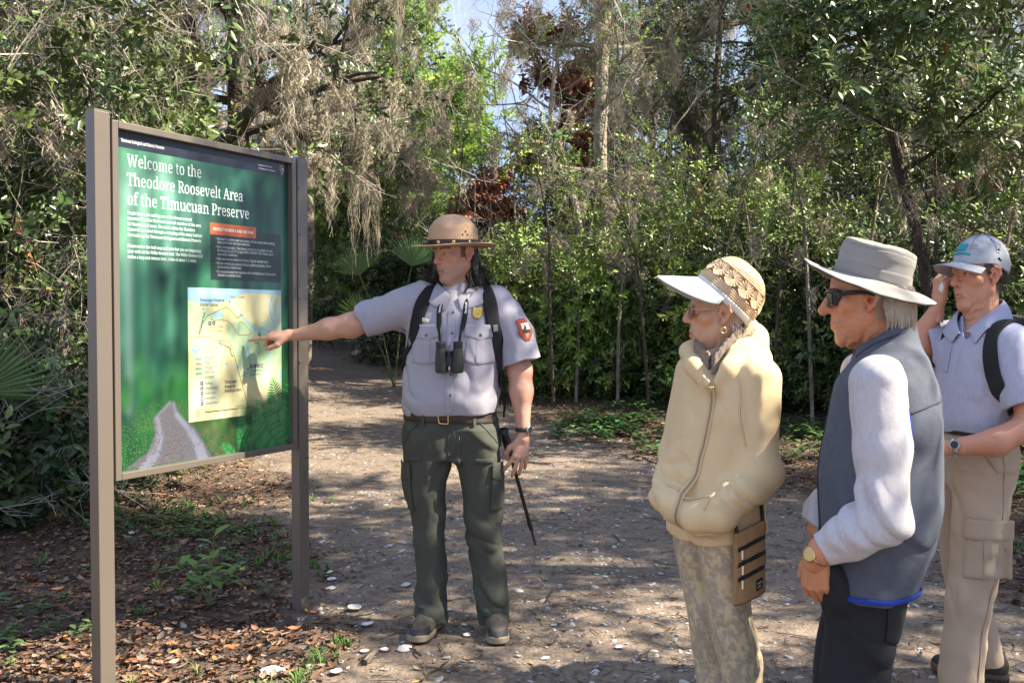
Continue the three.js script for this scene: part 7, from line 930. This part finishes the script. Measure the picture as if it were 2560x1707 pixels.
  const collar = (fold, edge) => { const a = curve(fold, 16), b = curve(edge, 16); return sheet((u, v) => { const i = Math.round(u * 16), p = a[i].clone().lerp(b[i], v); p.y += 0.014 * Math.sin(v * Math.PI); p.x += 0.006 * Math.sin(v * Math.PI); p.z += 0.008 * Math.sin(v * Math.PI); return p; }, 16, 5, 0.005); }, S = (x, y, z, l = 0.008) => { const q = snap(polo, V(x, y, z), l).p; return [q.x, q.y, q.z]; };
  part('collar', collar([[0.09, 1.492, -0.055], [0.112, 1.487, -0.005], [0.098, 1.465, 0.05], [0.045, 1.425, 0.08], [-0.02, 1.372, 0.1]], [S(0.14, 1.42, -0.07), S(0.16, 1.41, 0.01), S(0.14, 1.385, 0.1), S(0.075, 1.355, 0.14), S(0.02, 1.325, 0.15)]), poloM, P);
  part('collar', collar([[0.09, 1.492, -0.055], [0.04, 1.49, -0.085], [-0.03, 1.465, -0.05], [-0.052, 1.42, 0.02], [-0.04, 1.365, 0.085]], [S(0.13, 1.42, -0.1), S(0.04, 1.42, -0.14), S(-0.06, 1.4, -0.1), S(-0.105, 1.375, -0.01), S(-0.09, 1.34, 0.08)]), poloM, P);
  part('placket', patch(polo, V(-0.06, 1.29, 0.05), V(0.5, 0, 0.867), V(0, 1, 0), (u, v) => [(u - 0.5) * 0.032, (v - 0.5) * 0.13], 4, 12, 0.001, 0.003), poloM, P);
  // trousers
  const khaki = [0.45, 0.345, 0.25];
  const legR = loft([[0.03, 0.065, -0.275, 0.078, 0.075], [0.1, 0.06, -0.27, 0.08, 0.077], [0.3, 0.01, -0.235, 0.078, 0.08], [0.46, -0.025, -0.2, 0.08, 0.084], [0.62, -0.03, -0.16, 0.09, 0.094], [0.78, -0.025, -0.11, 0.1, 0.105], [0.88, -0.01, -0.08, 0.1, 0.11]]), legL = loft([[0.03, -0.03, 0.19, 0.073, 0.075], [0.1, -0.025, 0.185, 0.076, 0.077], [0.3, -0.01, 0.155, 0.08, 0.08], [0.46, 0.01, 0.13, 0.083, 0.085], [0.62, 0.03, 0.105, 0.094, 0.096], [0.78, 0.05, 0.08, 0.103, 0.106], [0.88, 0.05, 0.06, 0.1, 0.11]]), hips = loft([[0.82, 0.02, 0, 0.16, 0.12, T], [0.92, 0.02, 0, 0.178, 0.14, T], [1.0, 0.02, 0, 0.172, 0.138, T], [1.045, 0.02, 0, 0.168, 0.135, T]]);
  const trousers = (x, y, z) => { const l = Math.min(tubeCut(legR, cut([0.065, 0.055, -0.27], [0.2, -1, 0]))(x, y, z), tubeCut(legL, cut([-0.03, 0.05, 0.19], [0.2, -1, 0]))(x, y, z)); return smin(l, Math.max(hips(x, y, z), y - 1.035), 0.045) - folds(x, y, z, 0.7, 0.5) - 0.010 * crease(x, y, z, 0.5, 0.85, 0.1, 10) * (Math.exp(-((y - 0.45) ** 2) / 0.02) + sstep(0.3, 0.1, y)) - 0.004 * noise(x * 4, y * 14, z * 4); };
  part('trousers', polygonize(trousers, [-0.2, 0.0, -0.38], [0.24, 1.06, 0.3], 0.0075, tone(khaki, 0.05)), vcloth(), P);
  const trM = cloth(khaki.map((v) => v * 0.98)), R = V(0.92, 0, 0.38).normalize(), Y = V(0, 1, 0);
  part('cargo_pocket', patch(trousers, V(0.085, 0.6, 0.15), R, Y, (u, v) => [(u - 0.5) * 0.14, (v - 0.5) * 0.17], 10, 12, 0.002, 0.006), trM, P); part('pocket_flap', patch(trousers, V(0.085, 0.685, 0.15), R, Y, (u, v) => [(u - 0.5) * 0.15, (v - 0.5) * 0.068], 10, 5, 0.008, 0.005), trM, P); part('pocket_pleat', patch(trousers, V(0.095, 0.59, 0.15), R, Y, (u, v) => [(u - 0.5) * 0.03, (v - 0.5) * 0.13], 3, 10, 0.008, 0.003), trM, P);
  part('side_seam', strap(trousers, [[0.12, 0.96, 0.16], [0.13, 0.8, 0.17], [0.11, 0.5, 0.2], [0.07, 0.3, 0.23], [0.04, 0.1, 0.25]], 0.008, 0.003, 0.0, 50), trM, P); part('front_pocket', strap(trousers, [[0.03, 1.01, 0.15], [0.06, 0.94, 0.18], [0.105, 0.88, 0.18]], 0.008, 0.004, 0.001, 16), trM, P);
  part('belt', band((x, y, z) => Math.min(trousers(x, y, z), hips(x, y, z)), 0.02, 0, 1.022, 0.034, 0, 0.003, 0.004), std([0.02, 0.015, 0.013], 0.45), P);
  shoe(P, [0.075, 0, -0.28], -1.57, { len: 0.29, upper: [0.05, 0.045, 0.035], toe: [0.025, 0.023, 0.02], sole: [0.12, 0.08, 0.05], laces: [0.04, 0.035, 0.03] }); shoe(P, [-0.03, 0, 0.19], -1.0, { len: 0.29, upper: [0.05, 0.045, 0.035], toe: [0.025, 0.023, 0.02], sole: [0.12, 0.08, 0.05], laces: [0.04, 0.035, 0.03] });
  watch(P, V(-0.052, 0.974, 0.268), V(-0.97, -0.16, 0.05), V(-0.1, 0.35, 0.93), 0.0335, steelM, steelM, blackDial);
  { const r = rngOf(28), list = []; for (let i = 0; i < 240; i++) { const side = r() < 0.45, p = side ? V(0.0765, 0.03 + 0.03 * r(), 0.0 + 0.028 * r()) : V(0.079 * (1 - 0.5 * r()), 0.03 - 0.07 * r(), -0.035 - 0.045 * r()), q = p.clone().add(V(-0.002, -0.022 - 0.012 * r(), -0.008)); list.push([[p, p.clone().lerp(q, 0.5).add(V(0.002, 0, 0)), q].map((w) => { w.applyMatrix4(HM); return [w.x, w.y, w.z]; }), 1]); } part('hair', strands(list, 0.0012, 3), std([0.06, 0.052, 0.048], 0.5), P); }
  // cap
  { const H = new THREE.Group(); H.name = 'cap'; H.position.set(0.024, 1.618, -0.002); H.rotation.set(-0.02, -0.86, 0.0, 'YXZ'); P.add(H); const c = [0.38, 0.405, 0.45];
    const wash = (x, y, z) => { const k = 1 + 0.22 * fbm(x * 30, y * 30, z * 30); return c.map((v) => v * k); };
    const dome = (x, y, z) => { const e = ell([0, 0.0, -0.012], [0.09, 0.108, 0.114])(x, y, z); return smax(Math.max(e, -(e + 0.006)), (z < 0 ? 0.38 * z : 0.0) - 0.004 - y, 0.003) - 0.0022 * noise(x * 26, y * 26, z * 26); };
    part('crown', polygonize(dome, [-0.11, -0.06, -0.15], [0.11, 0.13, 0.12], 0.0045, wash), vcloth(), H);
    for (let i = 0; i < 6; i++) { const a = i / 6 * Math.PI * 2 + 0.52; part('panel_seam', tube(Array.from({ length: 15 }, (_, k) => { const t = mix(0.42, 1.55, k / 14); return V(Math.sin(a) * 0.0915 * Math.cos(t), 0.1097 * Math.sin(t), -0.012 + Math.cos(a) * 0.1158 * Math.cos(t)); }), 0.0014, 5), cloth(c.map((v) => v * 0.72)), H); }
    part('button', new THREE.SphereGeometry(0.007, 12, 8).scale(1, 0.5, 1).translate(0, 0.109, -0.012), cloth(c), H);
    part('peak', sheet((u, v) => { const a = mix(-1.12, 1.12, u), w = Math.pow(Math.cos(a * 1.3), 0.6) || 0, o = v * (0.01 + 0.078 * (w > 0 ? w : 0)); return V(Math.sin(a) * 0.09 + Math.sin(a) * o * 0.35, 0.004 - 0.03 * Math.sin(a) ** 2 - v * 0.012 - v * 0.012 * Math.sin(a) ** 2, -0.012 + Math.cos(a) * 0.114 + o); }, 30, 10, 0.005), cloth(c.map((v) => v * 0.92)), H);
    const emblem = std([0.02, 0.30, 0.34], 0.8); const ef = (x, y, z) => ell([0, 0.0, -0.012], [0.09, 0.108, 0.114])(x, y, z); part('emblem', patch(ef, V(0.0, 0.05, 0.09), V(1, 0, 0), V(0, 0.9, -0.43).normalize(), (u, v) => [(u - 0.5) * 0.05, (v - 0.5) * 0.03 + 0.012], 6, 5, 0.002, 0.002), emblem, H); part('emblem', patch(ef, V(0.01, 0.034, 0.09), V(1, 0, 0), V(0, 0.9, -0.43).normalize(), (u, v) => [(u - 0.5) * 0.075, (v - 0.5) * 0.008], 8, 2, 0.002, 0.002), emblem, H); }
  // backpack straps and pack
  { const B = thing('backpack', 'dark backpack worn by the man in the washed blue cap', 'backpack', at);
    const pack = (x, y, z) => { const u = (x - 0.04) * 0.5 + z * 0.867, w = (x - 0.04) * 0.867 - z * 0.5, q = [Math.abs(u) - 0.12, Math.abs(y - 1.2) - 0.18, Math.abs(w - 0.24) - 0.07]; return len3(Math.max(q[0], 0), Math.max(q[1], 0), Math.max(q[2], 0)) + Math.min(Math.max(...q), 0) - 0.045; };
    stand(B, 'third'); part('pack', polygonize(pack, [0.05, 0.94, -0.3], [0.5, 1.46, 0.2], 0.014), webM, B);
    part('shoulder_strap', strap(polo, [[0.2, 1.38, 0.06], [0.155, 1.41, 0.1], [0.115, 1.385, 0.15], [0.085, 1.31, 0.18], [0.085, 1.24, 0.19], [0.11, 1.16, 0.2], [0.16, 1.1, 0.17]], 0.055, 0.008, 0.002, 50), webM, B); part('shoulder_strap', strap(polo, [[0.08, 1.4, -0.15], [0.01, 1.415, -0.15], [-0.05, 1.385, -0.1], [-0.09, 1.31, -0.05], [-0.1, 1.24, -0.05]], 0.05, 0.008, 0.002, 40), webM, B); }
  const tissue = single('tissue', polygonize((x, y, z) => ell([-0.108, 1.535, -0.022], [0.014, 0.02, 0.014])(x, y, z) - 0.005 * noise(x * 120, y * 120, z * 120), [-0.14, 1.5, -0.06], [-0.08, 1.57, 0.01], 0.003), std([0.78, 0.78, 0.78], 0.9), 'crumpled white tissue held at the cheek of the capped man', 'tissue', null, at); stand(tissue, 'third');
}
// ------------------------------------------------------------------ single things on the ground
const onGround = (px, py) => { const d = 1.43 * 2400 / (py - 789); return [X(px, d), -d]; };
{ const r = rngOf(404), pearl = phys([0.70, 0.68, 0.65], 0.55, { clearcoat: 0.2 }), dull = std([0.56, 0.54, 0.51], 0.8);
  const shells = [1, 2, 3].map((s) => sheet((u, v) => { const a = u * Math.PI * 2, q = Math.max(0.02, v), k = 1 + 0.28 * noise(Math.cos(a) * 1.3 + s * 5, Math.sin(a) * 1.3, s) , x = Math.cos(a) * q * 0.36 * k, z = Math.sin(a) * q * 0.5 * k + 0.1 * q; return V(x, 0.17 * q * q + 0.025 * Math.sin(q * 22) * q + 0.03 * noise(x * 6, z * 6, s), z); }, 18, 7, 0.05, true));
  [[885, 1530, 0.1], [592, 1590, 0.065], [912, 1572, 0.075], [1012, 1470, 0.09], [823, 1456, 0.07], [826, 1477, 0.065], [682, 1697, 0.12], [1168, 1594, 0.06], [956, 1636, 0.06], [1006, 1634, 0.09], [905, 1640, 0.06], [768, 1676, 0.06], [838, 1692, 0.08], [1295, 1484, 0.075], [1120, 1532, 0.05], [715, 1601, 0.06], [322, 1342, 0.075], [588, 1408, 0.06], [820, 1437, 0.05], [1160, 1570, 0.05], [1555, 1628, 0.055], [1360, 1656, 0.06], [1240, 1560, 0.045]].forEach(([px, py, s], i) => { const [x, z] = onGround(px, py), m = single('oyster_shell', shells[i % 3], i % 3 ? pearl : dull, 'white oyster shell lying on the ground near the ranger and the sign', 'shell', 'oyster shells on the trail', [x, groundY(x, z) + 0.006 * s * 10, z]); s *= 0.78; m.scale.setScalar(s); m.rotation.set(Math.PI * (i % 2) + (r() - 0.5) * 0.4, r() * 6.28, (r() - 0.5) * 0.4); if (i % 2) m.position.y += 0.2 * s; }); }
{ const [x, z] = onGround(520, 1522), r = rngOf(77), P = thing('seedling', 'bright green leafy seedling growing beside the right post of the sign', 'plant', [x, groundY(x, z), z]), lm = phys([0.17, 0.30, 0.045], 0.9, { transmission: 0.3, thickness: 0 }), sm = std([0.16, 0.2, 0.06], 0.8); P.scale.setScalar(1.35);
  for (let k = 0; k < 5; k++) { const a = k * 1.35 + 0.4, lean = k ? 0.55 : 0.05, h = k ? 0.13 + 0.06 * r() : 0.26, tip = V(Math.cos(a) * lean * h * 1.3, h, Math.sin(a) * lean * h); part('stem', tube(curve([[0, 0, 0], [tip.x * 0.35, h * 0.5, tip.z * 0.35], [tip.x, tip.y, tip.z]], 8), (t) => 0.003 - 0.0015 * t, 5), sm, P);
    for (let i = 0; i < 6; i++) { const t = 0.45 + 0.55 * i / 5, b = i * 2.3 + k, g = leafGeo([[tip.clone().multiplyScalar(t), V(Math.cos(b), 0.35 + 0.3 * t, Math.sin(b)).normalize(), V(0, 1, 0), 0.06 + 0.03 * r(), 0.034, 0.25, 1]]); g.deleteAttribute('color'); part('leaf', g, lm, P); } } }
{ const log = curve([[-4.95, 0.2, -7.6], [-4.1, 0.22, -7.75], [-3.45, 0.24, -7.6], [-2.9, 0.2, -7.75]], 18); single('fallen_log', tube(log, (t) => 0.075 + 0.012 * Math.sin(t * 17), 9), M_BARK_DARK, 'dark fallen log lying in the leaves behind the left sign post', 'log'); }
{ const [x, z] = onGround(922, 1660); const m = single('driftwood', tube(curve([[-0.05, 0.012, 0.02], [0.0, 0.02, 0.0], [0.05, 0.012, -0.03]], 8), (t) => 0.014 + 0.006 * t, 7), bark([0.32, 0.27, 0.22]), 'short weathered grey piece of wood on the trail before the ranger', 'wood', null, [x, groundY(x, z), z]); m.rotation.y = 0.9; }
{ const r = rngOf(91); [[1035, 1640, 0.16], [1085, 1690, 0.22], [1370, 1500, 0.18], [1750, 1420, 0.2], [1540, 1350, 0.2]].forEach(([px, py, L]) => { const [x, z] = onGround(px, py), a = r() * 6.28, p = []; for (let i = 0; i <= 5; i++) { const t = i / 5 - 0.5; p.push(V(Math.cos(a) * t * L + 0.02 * (r() - 0.5), 0.008 + 0.006 * r(), Math.sin(a) * t * L + 0.02 * (r() - 0.5))); } single('stick', tube(p, (t) => 0.005 - 0.002 * t, 5), M_BARK_GREY, 'thin crooked stick lying on the trail', 'stick', 'sticks on the trail', [x, groundY(x, z), z]); }); }
renderer.render(scene, camera);
